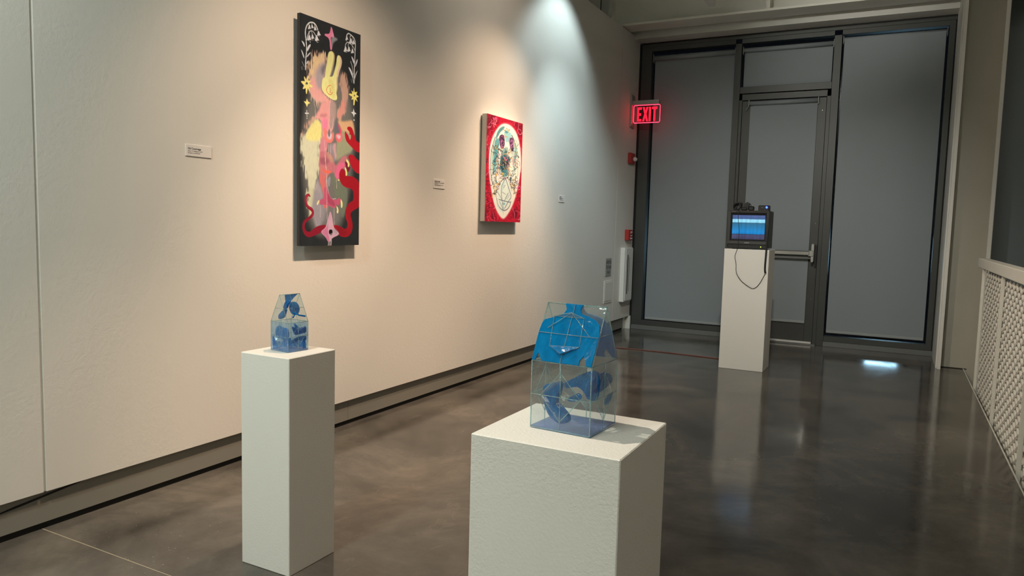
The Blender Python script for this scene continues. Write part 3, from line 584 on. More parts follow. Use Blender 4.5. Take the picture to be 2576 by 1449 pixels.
 ('p', (226, 220, 218), 0.5, 1.0, 0,[112, 440, 112, 441, 110, 442, 108, 443, 106, 443, 103, 443, 101, 442, 100, 442, 99, 441, 100, 440, 101, 440, 103, 439, 106, 439, 108, 439, 110, 439, 112, 440]),
 ('p', (226, 220, 218), 0.6, 1.0, 2,[885, 352, 899, 367, 941, 374, 905, 377, 890, 392, 875, 379, 838, 372, 874, 368]),
 ('p', (226, 220, 218), 0.5, 1.0, 0,[901, 405, 900, 407, 899, 408, 896, 409, 893, 410, 889, 410, 887, 409, 885, 408, 884, 406, 885, 405, 887, 403, 889, 402, 893, 402, 896, 402, 899, 403, 901, 404]),
 ('l', (90, 80, 80), 0.7, 1.0, 0.5,[888, 369, 895, 375]),
 ('p', (226, 220, 218), 0.5, 1.0, 0,[-80, 255, -80, 255, -80, 256, -80, 256, -80, 256, -80, 256, -80, 256, -80, 256, -80, 255, -80, 255, -80, 255, -80, 255, -80, 255, -80, 255, -80, 255, -80, 255]),
]
PAINT_B = [
 ('p', (120, 8, 34), 9.3, 0.8, 0,[-5, -1, 175, -2, 179, 58, 57, 163, 9, 242]),
 ('p', (150, 8, 30), 6.2, 0.7, 0,[720, 4, 1002, 0, 1007, 118, 876, 113]),
 ('p', (120, 6, 28), 7.2, 0.7, 0,[-7, 873, 59, 911, 43, 999, 0, 1000]),
 ('p', (222, 40, 64), 7.2, 0.6, 0,[24, 853, 209, 868, 325, 926, 238, 967, 104, 930]),
 ('p', (214, 34, 52), 6.2, 0.5, 0,[863, 811, 931, 725, 989, 808, 923, 916]),
 ('p', (96, 6, 30), 5.2, 0.55, 0,[906, 915, 903, 936, 890, 954, 869, 966, 844, 970, 818, 966, 796, 955, 780, 938, 773, 917, 776, 897, 789, 879, 810, 867, 835, 863, 861, 866, 883, 877, 899, 895]),
 ('p', (130, 8, 30), 5.2, 0.55, 0,[222, 32, 220, 47, 216, 59, 207, 68, 198, 72, 187, 70, 178, 63, 172, 52, 169, 38, 170, 24, 175, 11, 183, 3, 193, -1, 203, 1, 212, 8, 219, 19]),
 ('p', (130, 8, 30), 5.2, 0.55, 0,[562, -41, 559, -31, 551, -21, 538, -14, 522, -11, 506, -11, 492, -15, 483, -23, 479, -32, 481, -43, 489, -52, 502, -59, 518, -63, 534, -63, 548, -58, 558, -51]),
 ('p', (150, 10, 34), 5.2, 0.55, 0,[754, -1, 752, 7, 746, 14, 737, 19, 726, 22, 714, 21, 704, 18, 697, 12, 694, 5, 696, -3, 702, -10, 711, -15, 722, -18, 734, -17, 744, -14, 751, -8]),
 ('p', (130, 8, 30), 5.2, 0.55, 0,[258, 968, 257, 990, 250, 1009, 240, 1022, 226, 1027, 213, 1022, 200, 1010, 192, 991, 188, 969, 189, 947, 195, 928, 206, 915, 219, 910, 233, 914, 245, 927, 254, 946]),
 ('p', (130, 8, 30), 5.2, 0.55, 0,[274, 925, 271, 946, 258, 964, 237, 977, 213, 981, 187, 977, 166, 966, 151, 948, 144, 927, 148, 906, 161, 888, 181, 875, 205, 871, 231, 874, 253, 886, 268, 903]),
 ('p', (96, 6, 30), 5.2, 0.55, 0,[156, 131, 154, 150, 147, 167, 137, 178, 123, 183, 109, 181, 97, 171, 89, 156, 85, 137, 86, 118, 93, 102, 104, 90, 117, 85, 131, 87, 143, 97, 152, 112]),
 ('p', (224, 50, 70), 5.2, 0.55, 0,[728, -4, 724, 11, 712, 25, 692, 35, 668, 40, 645, 40, 624, 33, 610, 22, 604, 8, 607, -7, 619, -21, 639, -31, 662, -36, 686, -36, 707, -30, 722, -19]),
 ('p', (96, 6, 30), 5.2, 0.55, 0,[730, -14, 726, 0, 712, 12, 690, 21, 664, 27, 638, 27, 615, 21, 600, 12, 594, 0, 598, -13, 612, -26, 633, -35, 659, -40, 685, -41, 708, -36, 723, -26]),
 ('p', (130, 8, 30), 5.2, 0.55, 0,[1012, 23, 1008, 46, 994, 66, 973, 81, 946, 88, 918, 86, 894, 75, 878, 58, 870, 36, 874, 14, 887, -6, 909, -21, 935, -28, 963, -26, 987, -16, 1004, 1]),
 ('p', (224, 50, 70), 5.2, 0.55, 0,[160, 730, 156, 739, 143, 746, 124, 751, 102, 753, 79, 753, 60, 749, 47, 742, 42, 735, 46, 727, 58, 719, 77, 714, 99, 712, 122, 712, 141, 716, 155, 723]),
 ('p', (224, 50, 70), 5.2, 0.55, 0,[978, -3, 976, 11, 966, 23, 950, 32, 931, 36, 912, 36, 895, 30, 883, 19, 878, 7, 881, -7, 891, -19, 906, -28, 925, -33, 944, -32, 961, -26, 973, -16]),
 ('p', (224, 50, 70), 5.2, 0.55, 0,[963, -64, 959, -49, 946, -35, 926, -24, 901, -19, 876, -19, 854, -26, 839, -36, 833, -50, 837, -65, 850, -79, 870, -90, 894, -95, 919, -95, 941, -89, 957, -78]),
 ('p', (150, 10, 34), 5.2, 0.55, 0,[930, -60, 928, -48, 920, -38, 907, -31, 892, -27, 876, -28, 862, -32, 853, -41, 849, -51, 851, -62, 859, -72, 871, -80, 887, -83, 903, -83, 916, -78, 926, -70]),
 ('p', (130, 8, 30), 5.2, 0.55, 0,[1073, 496, 1070, 516, 1059, 535, 1042, 547, 1020, 552, 998, 549, 978, 539, 964, 522, 958, 502, 960, 481, 971, 463, 989, 451, 1010, 445, 1032, 448, 1052, 459, 1066, 475]),
 ('p', (224, 50, 70), 5.2, 0.55, 0,[175, 828, 175, 849, 170, 868, 161, 880, 151, 885, 140, 881, 130, 869, 123, 851, 119, 829, 120, 808, 125, 790, 133, 778, 144, 773, 155, 777, 165, 789, 172, 807]),
 ('p', (130, 8, 30), 5.2, 0.55, 0,[936, 23, 934, 39, 923, 53, 906, 64, 885, 69, 863, 68, 845, 61, 832, 49, 826, 34, 829, 18, 840, 4, 857, -6, 877, -11, 899, -10, 918, -3, 931, 8]),
 ('l', (228, 60, 84), 1.5, 0.8, 0.3,[528, -31, 513, -42, 515, -57, 525, -72, 547, -81, 564, -94, 586, -103]),
 ('l', (228, 60, 84), 0.9, 0.8, 0.3,[1049, 929, 1067, 942, 1065, 958, 1075, 974, 1104, 979, 1127, 989]),
 ('l', (92, 8, 34), 0.9, 0.8, 0.3,[280, 982, 255, 981, 234, 972, 209, 973, 186, 967, 183, 952, 203, 943, 208, 928]),
 ('l', (92, 8, 34), 1.2, 0.8, 0.3,[870, 35, 898, 35, 925, 30, 952, 30, 979, 32, 1006, 26, 1029, 33, 1054, 24, 1075, 12]),
 ('l', (120, 10, 26), 1.7, 0.8, 0.3,[113, 817, 89, 821, 65, 823, 44, 829, 21, 834, 3, 824, -1, 809, -9, 795, 0, 782]),
 ('l', (228, 60, 84), 1.7, 0.8, 0.3,[-39, 119, -29, 131, -39, 145, -42, 159, -42, 174, -29, 184, -9, 190, -8, 204, -2, 218]),
 ('l', (228, 60, 84), 1.3, 0.8, 0.3,[1027, 882, 1000, 886, 977, 896, 951, 889, 925, 883, 896, 884, 869, 886]),
 ('l', (120, 10, 26), 1.0, 0.8, 0.3,[-4, 526, -13, 513, -31, 505, -55, 507, -68, 495, -88, 489, -104, 479, -122, 471]),
 ('l', (232, 120, 140), 1.4, 0.8, 0.3,[3, 254, 21, 244, 18, 230, 29, 216, 36, 202]),
 ('l', (110, 6, 30), 1.4, 0.8, 0.3,[798, -4, 779, -14, 759, -22, 734, -25, 710, -17, 683, -15, 666, -25, 675, -40]),
 ('l', (110, 6, 30), 1.1, 0.8, 0.3,[38, 69, 52, 79, 57, 93, 79, 96, 89, 108, 110, 114, 126, 123, 120, 138]),
 ('l', (228, 60, 84), 0.8, 0.8, 0.3,[25, 65, 24, 51, 20, 37, 7, 26, -1, 14, -10, 2, 2, -11, 9, -25]),
 ('l', (92, 8, 34), 1.3, 0.8, 0.3,[47, 686, 24, 692, 2, 696, -13, 708, -7, 722, 11, 731, 14, 746, 28, 758, 18, 771]),
 ('l', (120, 10, 26), 0.8, 0.8, 0.3,[79, 22, 102, 16, 126, 13, 145, 3, 168, 3]),
 ('l', (70, 10, 34), 1.1, 0.8, 0.3,[758, -37, 781, -47, 808, -48, 830, -40, 856, -46, 878, -39]),
 ('l', (92, 8, 34), 1.5, 0.8, 0.3,[45, 982, 64, 973, 70, 958, 59, 944, 48, 931, 60, 918, 78, 908, 90, 895]),
 ('l', (120, 10, 26), 1.2, 0.8, 0.3,[997, 891, 1000, 908, 1024, 916, 1030, 933, 1014, 946]),
 ('l', (120, 10, 26), 1.4, 0.8, 0.3,[107, 804, 98, 818, 74, 822, 54, 830, 32, 824]),
 ('l', (92, 8, 34), 1.4, 0.8, 0.3,[147, 21, 125, 18, 101, 18, 79, 25, 57, 32, 42, 44, 20, 51, -3, 51, -21, 61]),
 ('l', (70, 10, 34), 1.1, 0.8, 0.3,[-37, 74, -22, 84, -24, 99, -29, 113, -51, 120]),
 ('l', (232, 120, 140), 0.8, 0.8, 0.3,[771, 25, 754, 15, 751, 0, 727, -5, 718, -19, 705, -31]),
 ('l', (70, 10, 34), 1.3, 0.8, 0.3,[944, 115, 967, 122, 970, 138, 955, 152, 965, 166, 947, 179, 948, 194, 971, 202]),
 ('l', (70, 10, 34), 1.2, 0.8, 0.3,[8, 746, -13, 753, -33, 760, -57, 759, -78, 766, -97, 775]),
 ('l', (70, 10, 34), 1.0, 0.8, 0.3,[846, 944, 824, 954, 797, 956, 772, 949, 764, 934]),
 ('l', (120, 10, 26), 1.1, 0.8, 0.3,[860, -4, 884, -14, 908, -9, 934, -16, 939, -31, 923, -43, 917, -58, 928, -73, 912, -84]),
 ('l', (110, 6, 30), 1.6, 0.8, 0.3,[23, 422, -1, 424, -22, 431, -29, 445, -36, 459, -34, 474, -13, 479, 7, 486]),
 ('l', (110, 6, 30), 0.8, 0.8, 0.3,[696, -33, 704, -48, 697, -62, 715, -74, 707, -88, 701, -102]),
 ('l', (120, 10, 26), 0.7, 0.8, 0.3,[85, 197, 61, 199, 49, 188, 28, 182, 11, 173, 0, 162, -23, 160, -38, 150, -56, 142]),
 ('l', (92, 8, 34), 1.3, 0.8, 0.3,[38, 657, 15, 662, -7, 657, -30, 654, -47, 665, -69, 662, -86, 672, -106, 680]),
 ('l', (110, 6, 30), 1.4, 0.8, 0.3,[1045, 801, 1051, 817, 1071, 829, 1097, 837, 1124, 831, 1148, 822, 1177, 821, 1203, 813]),
 ('l', (120, 10, 26), 1.2, 0.8, 0.3,[969, 755, 992, 746, 1020, 746, 1048, 742, 1055, 726, 1062, 710, 1075, 695, 1068, 680]),
 ('l', (232, 120, 140), 1.2, 0.8, 0.3,[-3, 312, -15, 300, -4, 287, 18, 280, 38, 287, 51, 298, 56, 312, 59, 327, 47, 340]),
 ('l', (110, 6, 30), 1.5, 0.8, 0.3,[232, 64, 219, 52, 218, 38, 206, 26, 217, 12, 216, -2, 226, -16, 215, -28, 216, -42]),
 ('l', (228, 60, 84), 1.2, 0.8, 0.3,[246, 960, 228, 949, 222, 935, 217, 920, 199, 909]),
 ('l', (110, 6, 30), 0.9, 0.8, 0.3,[987, 169, 1009, 158, 1008, 142, 1031, 132, 1032, 116, 1027, 101, 1006, 92]),
 ('l', (92, 8, 34), 1.6, 0.8, 0.3,[82, 940, 60, 946, 36, 947, 20, 936, -3, 932]),
 ('l', (110, 6, 30), 1.1, 0.8, 0.3,[148, 149, 124, 153, 102, 149, 88, 138, 88, 124, 104, 112, 126, 105]),
 ('l', (70, 10, 34), 1.6, 0.8, 0.3,[989, 930, 961, 933, 942, 945, 934, 961, 945, 976]),
 ('l', (110, 6, 30), 1.0, 0.8, 0.3,[953, 965, 947, 980, 920, 985, 899, 974, 871, 975, 860, 989, 856, 1005, 862, 1021, 854, 1037]),
 ('l', (232, 120, 140), 1.8, 0.8, 0.3,[667, -42, 685, -54, 692, -69, 700, -84, 717, -97, 743, -102]),
 ('l', (232, 120, 140), 1.2, 0.8, 0.3,[220, 83, 196, 85, 181, 75, 157, 76, 134, 82, 112, 78]),
 ('l', (120, 10, 26), 1.6, 0.8, 0.3,[2, 755, 5, 770, 13, 784, 21, 798, 45, 801]),
 ('l', (232, 120, 140), 0.7, 0.8, 0.3,[225, 960, 250, 961, 264, 974, 267, 989, 271, 1004, 293, 1011, 318, 1015, 335, 1027, 355, 1037]),
 ('l', (70, 10, 34), 1.2, 0.8, 0.3,[-11, 36, 5, 25, 27, 26, 43, 36, 41, 50, 55, 60, 56, 74, 61, 88]),
 ('l', (92, 8, 34), 1.1, 0.8, 0.3,[1048, 970, 1048, 987, 1061, 1002, 1064, 1018, 1087, 1029, 1116, 1028]),
 ('l', (110, 6, 30), 1.5, 0.8, 0.3,[871, 124, 899, 121, 916, 108, 919, 92, 943, 83, 968, 88, 991, 77, 999, 62]),
 ('l', (228, 60, 84), 0.9, 0.8, 0.3,[966, 162, 945, 153, 918, 155, 890, 158, 864, 155]),
 ('l', (232, 120, 140), 1.0, 0.8, 0.3,[5, 761, 17, 773, 14, 788, 25, 801, 26, 816, 8, 826, -15, 829, -39, 829, -62, 831]),
 ('l', (120, 10, 26), 1.3, 0.8, 0.3,[58, 125, 73, 113, 97, 112, 106, 125, 123, 134, 147, 132, 161, 143]),
 ('l', (120, 10, 26), 0.8, 0.8, 0.3,[804, 69, 778, 75, 753, 83, 748, 98, 765, 109]),
 ('l', (120, 10, 26), 1.2, 0.8, 0.3,[970, 185, 953, 174, 956, 158, 966, 143, 969, 127, 980, 112]),
 ('l', (92, 8, 34), 1.3, 0.8, 0.3,[883, 102, 862, 114, 867, 129, 853, 143, 840, 158, 813, 163, 805, 178]),
 ('l', (110, 6, 30), 1.5, 0.8, 0.3,[934, 29, 960, 21, 984, 12, 1011, 7, 1033, 16, 1044, 29, 1072, 31, 1097, 37, 1104, 52]),
 ('l', (120, 10, 26), 1.2, 0.8, 0.3,[113, 740, 134, 748, 155, 756, 157, 770, 162, 785, 182, 794, 207, 794]),
 ('l', (92, 8, 34), 1.2, 0.8, 0.3,[269, 931, 277, 946, 289, 960, 294, 975, 291, 990, 306, 1003]),
 ('l', (110, 6, 30), 1.1, 0.8, 0.3,[943, 34, 949, 18, 969, 6, 971, -9, 989, -23]),
 ('l', (110, 6, 30), 1.0, 0.8, 0.3,[99, 844, 89, 831, 98, 817, 84, 804, 63, 797, 40, 799, 23, 789]),
 ('l', (120, 10, 26), 1.4, 0.8, 0.3,[11, 557, 8, 571, 25, 581, 46, 587, 70, 583, 86, 572, 107, 564, 111, 550, 122, 536]),
 ('l', (92, 8, 34), 1.1, 0.8, 0.3,[41, 870, 56, 858, 79, 854, 103, 851, 116, 839, 107, 825]),
 ('l', (70, 10, 34), 1.7, 0.8, 0.3,[93, 198, 80, 211, 79, 225, 70, 239, 52, 250]),
 ('l', (232, 120, 140), 1.4, 0.8, 0.3,[9, 569, 26, 559, 46, 550, 69, 545, 75, 531, 71, 516, 68, 502, 54, 490]),
 ('l', (232, 120, 140), 1.7, 0.8, 0.3,[930, -52, 954, -60, 971, -74, 998, -80, 1026, -82, 1054, -86, 1073, -77]),
 ('l', (70, 10, 34), 0.7, 0.8, 0.3,[0, 569, 17, 559, 13, 545, 11, 530, 8, 516, -12, 508, -35, 510, -48, 498]),
 ('l', (228, 60, 84), 0.8, 0.8, 0.3,[0, 648, -19, 657, -26, 671, -13, 683, -2, 696, 6, 710, -2, 724, -21, 733, -44, 735]),
 ('l', (232, 120, 140), 0.7, 0.8, 0.3,[-20, 423, 0, 429, 22, 434, 33, 447, 46, 458, 57, 471]),
 ('l', (228, 60, 84), 1.4, 0.8, 0.3,[22, 784, 13, 770, 21, 756, 35, 744, 24, 731, 34, 717, 58, 715, 75, 705, 72, 690]),
 ('l', (232, 120, 140), 0.8, 0.8, 0.3,[164, -1, 155, -14, 133, -18, 129, -32, 145, -44, 166, -52]),
 ('l', (92, 8, 34), 1.4, 0.8, 0.3,[4, 450, 22, 440, 45, 442, 61, 452, 80, 461, 92, 473, 97, 487]),
 ('l', (92, 8, 34), 1.5, 0.8, 0.3,[231, -5, 239, -19, 246, -34, 267, -43, 290, -41]),
 ('l', (120, 10, 26), 1.5, 0.8, 0.3,[1039, 673, 1034, 689, 1009, 697, 991, 710, 963, 708, 935, 709, 908, 714, 880, 717]),
 ('l', (232, 120, 140), 1.0, 0.8, 0.3,[958, -71, 983, -66, 1010, -70, 1038, -69, 1063, -64, 1089, -73, 1117, -75, 1145, -79, 1169, -90]),
 ('l', (70, 10, 34), 1.4, 0.8, 0.3,[69, 629, 51, 619, 27, 619, 5, 624, -16, 632]),
 ('l', (228, 60, 84), 1.0, 0.8, 0.3,[926, 795, 944, 807, 968, 816, 969, 832, 993, 842, 1020, 846, 1047, 841, 1076, 842]),
 ('l', (92, 8, 34), 1.6, 0.8, 0.3,[843, -17, 825, -4, 806, 8, 795, 23, 784, 38, 759, 45, 733, 50]),
 ('l', (110, 6, 30), 1.3, 0.8, 0.3,[692, -18, 715, -28, 740, -34, 760, -46, 785, -53]),
 ('l', (92, 8, 34), 1.4, 0.8, 0.3,[12, 451, 3, 438, 13, 424, 34, 417, 58, 414, 77, 421, 101, 419, 125, 416, 145, 407]),
 ('l', (110, 6, 30), 1.1, 0.8, 0.3,[827, 917, 844, 905, 870, 900, 898, 903, 926, 904, 952, 898, 964, 883, 971, 867]),
 ('l', (70, 10, 34), 1.1, 0.8, 0.3,[34, 807, 56, 800, 57, 785, 41, 775, 26, 763, 2, 763, -20, 768, -39, 777]),
 ('l', (92, 8, 34), 1.2, 0.8, 0.3,[812, -60, 794, -47, 768, -46, 757, -59, 738, -69, 713, -72, 687, -71]),
 ('l', (92, 8, 34), 0.8, 0.8, 0.3,[9, 689, 9, 703, 1, 718, -18, 727, -41, 724, -62, 719, -68, 704]),
 ('l', (110, 6, 30), 1.5, 0.8, 0.3,[247, 948, 272, 945, 296, 950, 314, 961, 310, 976, 304, 991, 304, 1007, 300, 1022]),
 ('l', (120, 10, 26), 0.7, 0.8, 0.3,[227, 24, 251, 19, 269, 8, 281, -6, 305, -9, 330, -12]),
 ('l', (228, 60, 84), 0.9, 0.8, 0.3,[96, 11, 76, 20, 66, 34, 61, 48, 50, 62]),
 ('l', (110, 6, 30), 1.0, 0.8, 0.3,[1016, 968, 1044, 972, 1063, 985, 1087, 995, 1094, 1011, 1079, 1025, 1058, 1036, 1046, 1051, 1054, 1068]),
 ('l', (92, 8, 34), 1.0, 0.8, 0.3,[890, 884, 887, 900, 898, 916, 889, 931, 894, 947]),
 ('l', (228, 60, 84), 1.0, 0.8, 0.3,[75, 239, 76, 224, 92, 213, 86, 199, 76, 187, 89, 174, 98, 160]),
 ('l', (228, 60, 84), 0.8, 0.8, 0.3,[954, 963, 927, 968, 900, 973, 872, 972, 846, 977, 818, 976, 791, 979, 763, 978]),
 ('l', (70, 10, 34), 1.0, 0.8, 0.3,[1003, 247, 1016, 260, 1020, 276, 1022, 291, 1007, 305, 979, 310]),
 ('l', (110, 6, 30), 1.6, 0.8, 0.3,[1013, 761, 1040, 767, 1056, 780, 1081, 789, 1092, 804, 1101, 820, 1100, 837, 1091, 852]),
 ('l', (232, 120, 140), 1.7, 0.8, 0.3,[966, 244, 952, 258, 951, 274, 963, 288, 955, 304, 964, 318]),
 ('l', (110, 6, 30), 1.5, 0.8, 0.3,[306, -19, 286, -9, 263, -13, 238, -11, 217, -2, 204, 11]),
 ('l', (232, 120, 140), 1.0, 0.8, 0.3,[753, 41, 739, 28, 718, 21, 719, 5, 698, -2, 695, -17]),
 ('l', (120, 10, 26), 1.6, 0.8, 0.3,[367, -23, 373, -38, 393, -48, 390, -62, 377, -73, 362, -84, 368, -99, 391, -106, 401, -121]),
 ('l', (120, 10, 26), 1.0, 0.8, 0.3,[1021, 492, 996, 499, 972, 509, 957, 522, 929, 523, 901, 525, 876, 532, 849, 531]),
 ('l', (228, 60, 84), 1.4, 0.8, 0.3,[66, 235, 67, 249, 69, 263, 70, 278, 85, 288, 90, 302, 113, 305, 133, 312, 156, 316]),
 ('l', (70, 10, 34), 1.2, 0.8, 0.3,[1014, 942, 1002, 957, 999, 973, 1018, 986, 1038, 998, 1067, 996]),
 ('l', (228, 60, 84), 1.0, 0.8, 0.3,[983, 164, 1010, 159, 1019, 144, 1019, 128, 1009, 114, 985, 108, 957, 111]),
 ('l', (110, 6, 30), 1.5, 0.8, 0.3,[33, 869, 39, 854, 43, 839, 58, 828, 70, 814, 66, 800, 49, 789, 25, 790]),
 ('l', (92, 8, 34), 1.1, 0.8, 0.3,[43, 940, 20, 945, 3, 955, -7, 969, -3, 984, -18, 995, -42, 995, -62, 986]),
 ('l', (120, 10, 26), 1.2, 0.8, 0.3,[47, 149, 32, 139, 9, 138, -14, 140, -25, 128, -45, 122, -60, 112, -56, 98]),
 ('l', (228, 60, 84), 0.9, 0.8, 0.3,[24, 788, 24, 773, 35, 760, 50, 748, 71, 741, 95, 742, 110, 753, 108, 768]),
 ('l', (120, 10, 26), 1.0, 0.8, 0.3,[726, 962, 714, 948, 688, 943, 674, 929, 652, 920, 633, 908]),
 ('l', (232, 120, 140), 1.4, 0.8, 0.3,[1021, 603, 1044, 612, 1072, 609, 1101, 608, 1129, 611, 1139, 626]),
 ('l', (232, 120, 140), 0.8, 0.8, 0.3,[1015, 430, 988, 435, 960, 438, 944, 451, 916, 451, 888, 450, 866, 441, 846, 431, 830, 419]),
 ('l', (92, 8, 34), 1.3, 0.8, 0.3,[-11, 583, -16, 569, -22, 555, -27, 541, -48, 535, -70, 540]),
 ('l', (232, 120, 140), 1.4, 0.8, 0.3,[-21, 147, -36, 137, -59, 141, -74, 153, -82, 167, -98, 178]),
 ('l', (228, 60, 84), 1.5, 0.8, 0.3,[860, -51, 853, -36, 844, -21, 818, -15, 796, -4]),
 ('l', (232, 120, 140), 0.8, 0.8, 0.3,[1004, 263, 976, 262, 959, 250, 931, 249, 907, 258]),
 ('l', (70, 10, 34), 1.6, 0.8, 0.3,[980, 110, 966, 124, 938, 127, 910, 128, 887, 137, 860, 143, 840, 134]),
 ('l', (120, 10, 26), 1.5, 0.8, 0.3,[-1, 14, -13, 27, -28, 39, -48, 48, -62, 60, -79, 71, -97, 81, -120, 83]),
 ('l', (110, 6, 30), 1.3, 0.8, 0.3,[52, 116, 48, 102, 55, 88, 56, 74, 39, 65, 33, 52]),
 ('l', (92, 8, 34), 1.6, 0.8, 0.3,[217, 973, 207, 958, 196, 945, 194, 930, 181, 917]),
 ('l', (120, 10, 26), 0.9, 0.8, 0.3,[146, 902, 170, 906, 177, 920, 191, 933, 187, 948, 164, 953, 139, 952, 120, 961, 103, 972]),
 ('l', (232, 120, 140), 1.7, 0.8, 0.3,[96, 112, 74, 120, 51, 119, 29, 126, 8, 121]),
 ('l', (92, 8, 34), 1.4, 0.8, 0.3,[1011, 900, 998, 885, 972, 878, 945, 883, 919, 877, 899, 865, 886, 851, 860, 844]),
 ('l', (92, 8, 34), 1.1, 0.8, 0.3,[16, 337, 39, 332, 62, 334, 84, 339, 108, 337, 132, 337, 148, 347, 172, 345, 195, 339]),
 ('l', (70, 10, 34), 1.3, 0.8, 0.3,[71, 708, 83, 721, 72, 734, 84, 747, 109, 748, 132, 744]),
 ('l', (120, 10, 26), 1.5, 0.8, 0.3,[206, 89, 210, 103, 229, 111, 253, 109, 277, 111, 298, 102, 322, 103]),
 ('l', (228, 60, 84), 1.1, 0.8, 0.3,[44, 210, 24, 218, 17, 233, 18, 247, 3, 259, -7, 272]),
 ('l', (70, 10, 34), 1.1, 0.8, 0.3,[48, 327, 45, 313, 48, 299, 66, 289, 88, 282]),
 ('l', (120, 10, 26), 0.9, 0.8, 0.3,[114, 868, 100, 856, 76, 858, 52, 860, 41, 873, 38, 888, 52, 900, 45, 914, 41, 929]),
 ('l', (110, 6, 30), 1.1, 0.8, 0.3,[-28, 165, -17, 152, -5, 139, 10, 127, 31, 119, 42, 106, 41, 92]),
 ('l', (70, 10, 34), 0.9, 0.8, 0.3,[908, 67, 881, 72, 862, 85, 860, 100, 836, 109, 834, 124, 852, 135, 857, 150]),
 ('l', (92, 8, 34), 1.6, 0.8, 0.3,[822, 959, 827, 944, 840, 929, 864, 922, 864, 906, 872, 890, 865, 875, 878, 860]),
 ('l', (92, 8, 34), 1.4, 0.8, 0.3,[897, 897, 882, 911, 888, 927, 868, 938, 841, 942, 819, 932, 791, 934]),
 ('l', (92, 8, 34), 0.8, 0.8, 0.3,[1017, 759, 989, 762, 969, 751, 941, 753, 913, 751, 885, 753, 858, 757]),
 ('l', (232, 120, 140), 1.3, 0.8, 0.3,[227, 877, 248, 870, 271, 864, 295, 859, 313, 848]),
 ('l', (232, 120, 140), 1.5, 0.8, 0.3,[936, 973, 964, 973, 988, 965, 1003, 951, 1018, 937, 1011, 921, 988, 911]),
 ('l', (120, 10, 26), 1.7, 0.8, 0.3,[938, -48, 961, -58, 986, -67, 993, -82, 974, -92, 959, -104, 941, -114, 925, -125]),
 ('l', (232, 120, 140), 1.5, 0.8, 0.3,[860, 93, 873, 106, 898, 111, 921, 118, 947, 112, 965, 99, 992, 93, 1019, 97, 1044, 102]),
 ('l', (120, 10, 26), 0.8, 0.8, 0.3,[902, 911, 898, 927, 874, 935, 850, 926, 822, 926, 800, 936]),
 ('l', (228, 60, 84), 1.6, 0.8, 0.3,[86, 221, 106, 227, 124, 236, 129, 250, 134, 264, 151, 273]),
 ('l', (70, 10, 34), 1.0, 0.8, 0.3,[673, 974, 699, 972, 720, 962, 732, 947, 750, 936, 744, 920, 717, 916, 696, 925]),
 ('l', (92, 8, 34), 1.7, 0.8, 0.3,[943, 823, 962, 835, 991, 837, 1019, 838, 1047, 834, 1059, 819]),
 ('l', (232, 120, 140), 0.9, 0.8, 0.3,[884, 58, 904, 68, 932, 66, 953, 74, 968, 87, 990, 95, 1003, 108, 1026, 116]),
 ('l', (120, 10, 26), 1.0, 0.8, 0.3,[964, 929, 985, 941, 1011, 949, 1037, 955, 1066, 954]),
 ('l', (92, 8, 34), 1.2, 0.8, 0.3,[46, 428, 25, 421, 4, 428, -20, 429, -42, 434, -58, 445, -65, 459]),
 ('l', (120, 10, 26), 0.8, 0.8, 0.3,[-9, 616, -32, 619, -54, 625, -76, 622, -92, 612, -89, 597, -92, 583, -90, 568, -96, 555]),
 ('l', (232, 120, 140), 1.7, 0.8, 0.3,[846, 84, 863, 71, 866, 56, 867, 40, 875, 25, 878, 9, 866, -4, 843, -11, 816, -10]),
 ('l', (92, 8, 34), 1.2, 0.8, 0.3,[995, 766, 969, 773, 941, 776, 914, 781, 886, 780]),
 ('l', (70, 10, 34), 1.0, 0.8, 0.3,[1035, 746, 1006, 747, 980, 754, 952, 756, 932, 767, 912, 779, 893, 791, 902, 806, 928, 813]),
 ('l', (92, 8, 34), 0.8, 0.8, 0.3,[854, 943, 827, 945, 803, 954, 776, 954, 748, 956, 723, 962]),
 ('l', (70, 10, 34), 1.3, 0.8, 0.3,[499, -13, 502, -28, 498, -43, 490, -56, 502, -70, 516, -84, 542, -86, 562, -97, 586, -95]),
 ('l', (70, 10, 34), 1.5, 0.8, 0.3,[62, 624, 84, 618, 106, 624, 128, 617, 151, 612, 162, 598, 186, 595]),
 ('l', (70, 10, 34), 1.2, 0.8, 0.3,[992, 749, 965, 754, 955, 769, 962, 784, 987, 793, 998, 808]),
 ('l', (232, 120, 140), 1.7, 0.8, 0.3,[1030, 481, 1007, 491, 981, 486, 960, 475, 958, 460, 975, 447, 989, 432, 1003, 418]),
 ('l', (92, 8, 34), 1.3, 0.8, 0.3,[999, 257, 1022, 265, 1048, 271, 1060, 285, 1051, 300, 1070, 311, 1096, 317, 1125, 314, 1148, 303]),
 ('l', (120, 10, 26), 1.5, 0.8, 0.3,[-5, 257, -13, 244, -34, 240, -55, 247, -76, 243, -99, 244, -122, 245]),
 ('l', (92, 8, 34), 1.1, 0.8, 0.3,[35, 398, 50, 386, 43, 372, 54, 359, 77, 355, 87, 341, 89, 326, 107, 316]),
 ('l', (120, 10, 26), 1.1, 0.8, 0.3,[40, 861, 24, 872, 22, 887, 26, 902, 44, 912, 68, 911, 92, 912, 104, 925, 127, 930]),
 ('l', (110, 6, 30), 0.8, 0.8, 0.3,[814, 920, 840, 914, 862, 905, 888, 911, 914, 904]),
 ('l', (120, 10, 26), 1.5, 0.8, 0.3,[48, 753, 46, 738, 49, 723, 57, 709, 81, 705]),
 ('l', (70, 10, 34), 1.6, 0.8, 0.3,[1, 174, -21, 182, -35, 194, -56, 200, -78, 207, -91, 220]),
 ('l', (228, 60, 84), 1.3, 0.8, 0.3,[37, 296, 37, 311, 46, 324, 66, 330, 89, 333, 100, 346, 99, 360, 80, 370, 59, 378]),
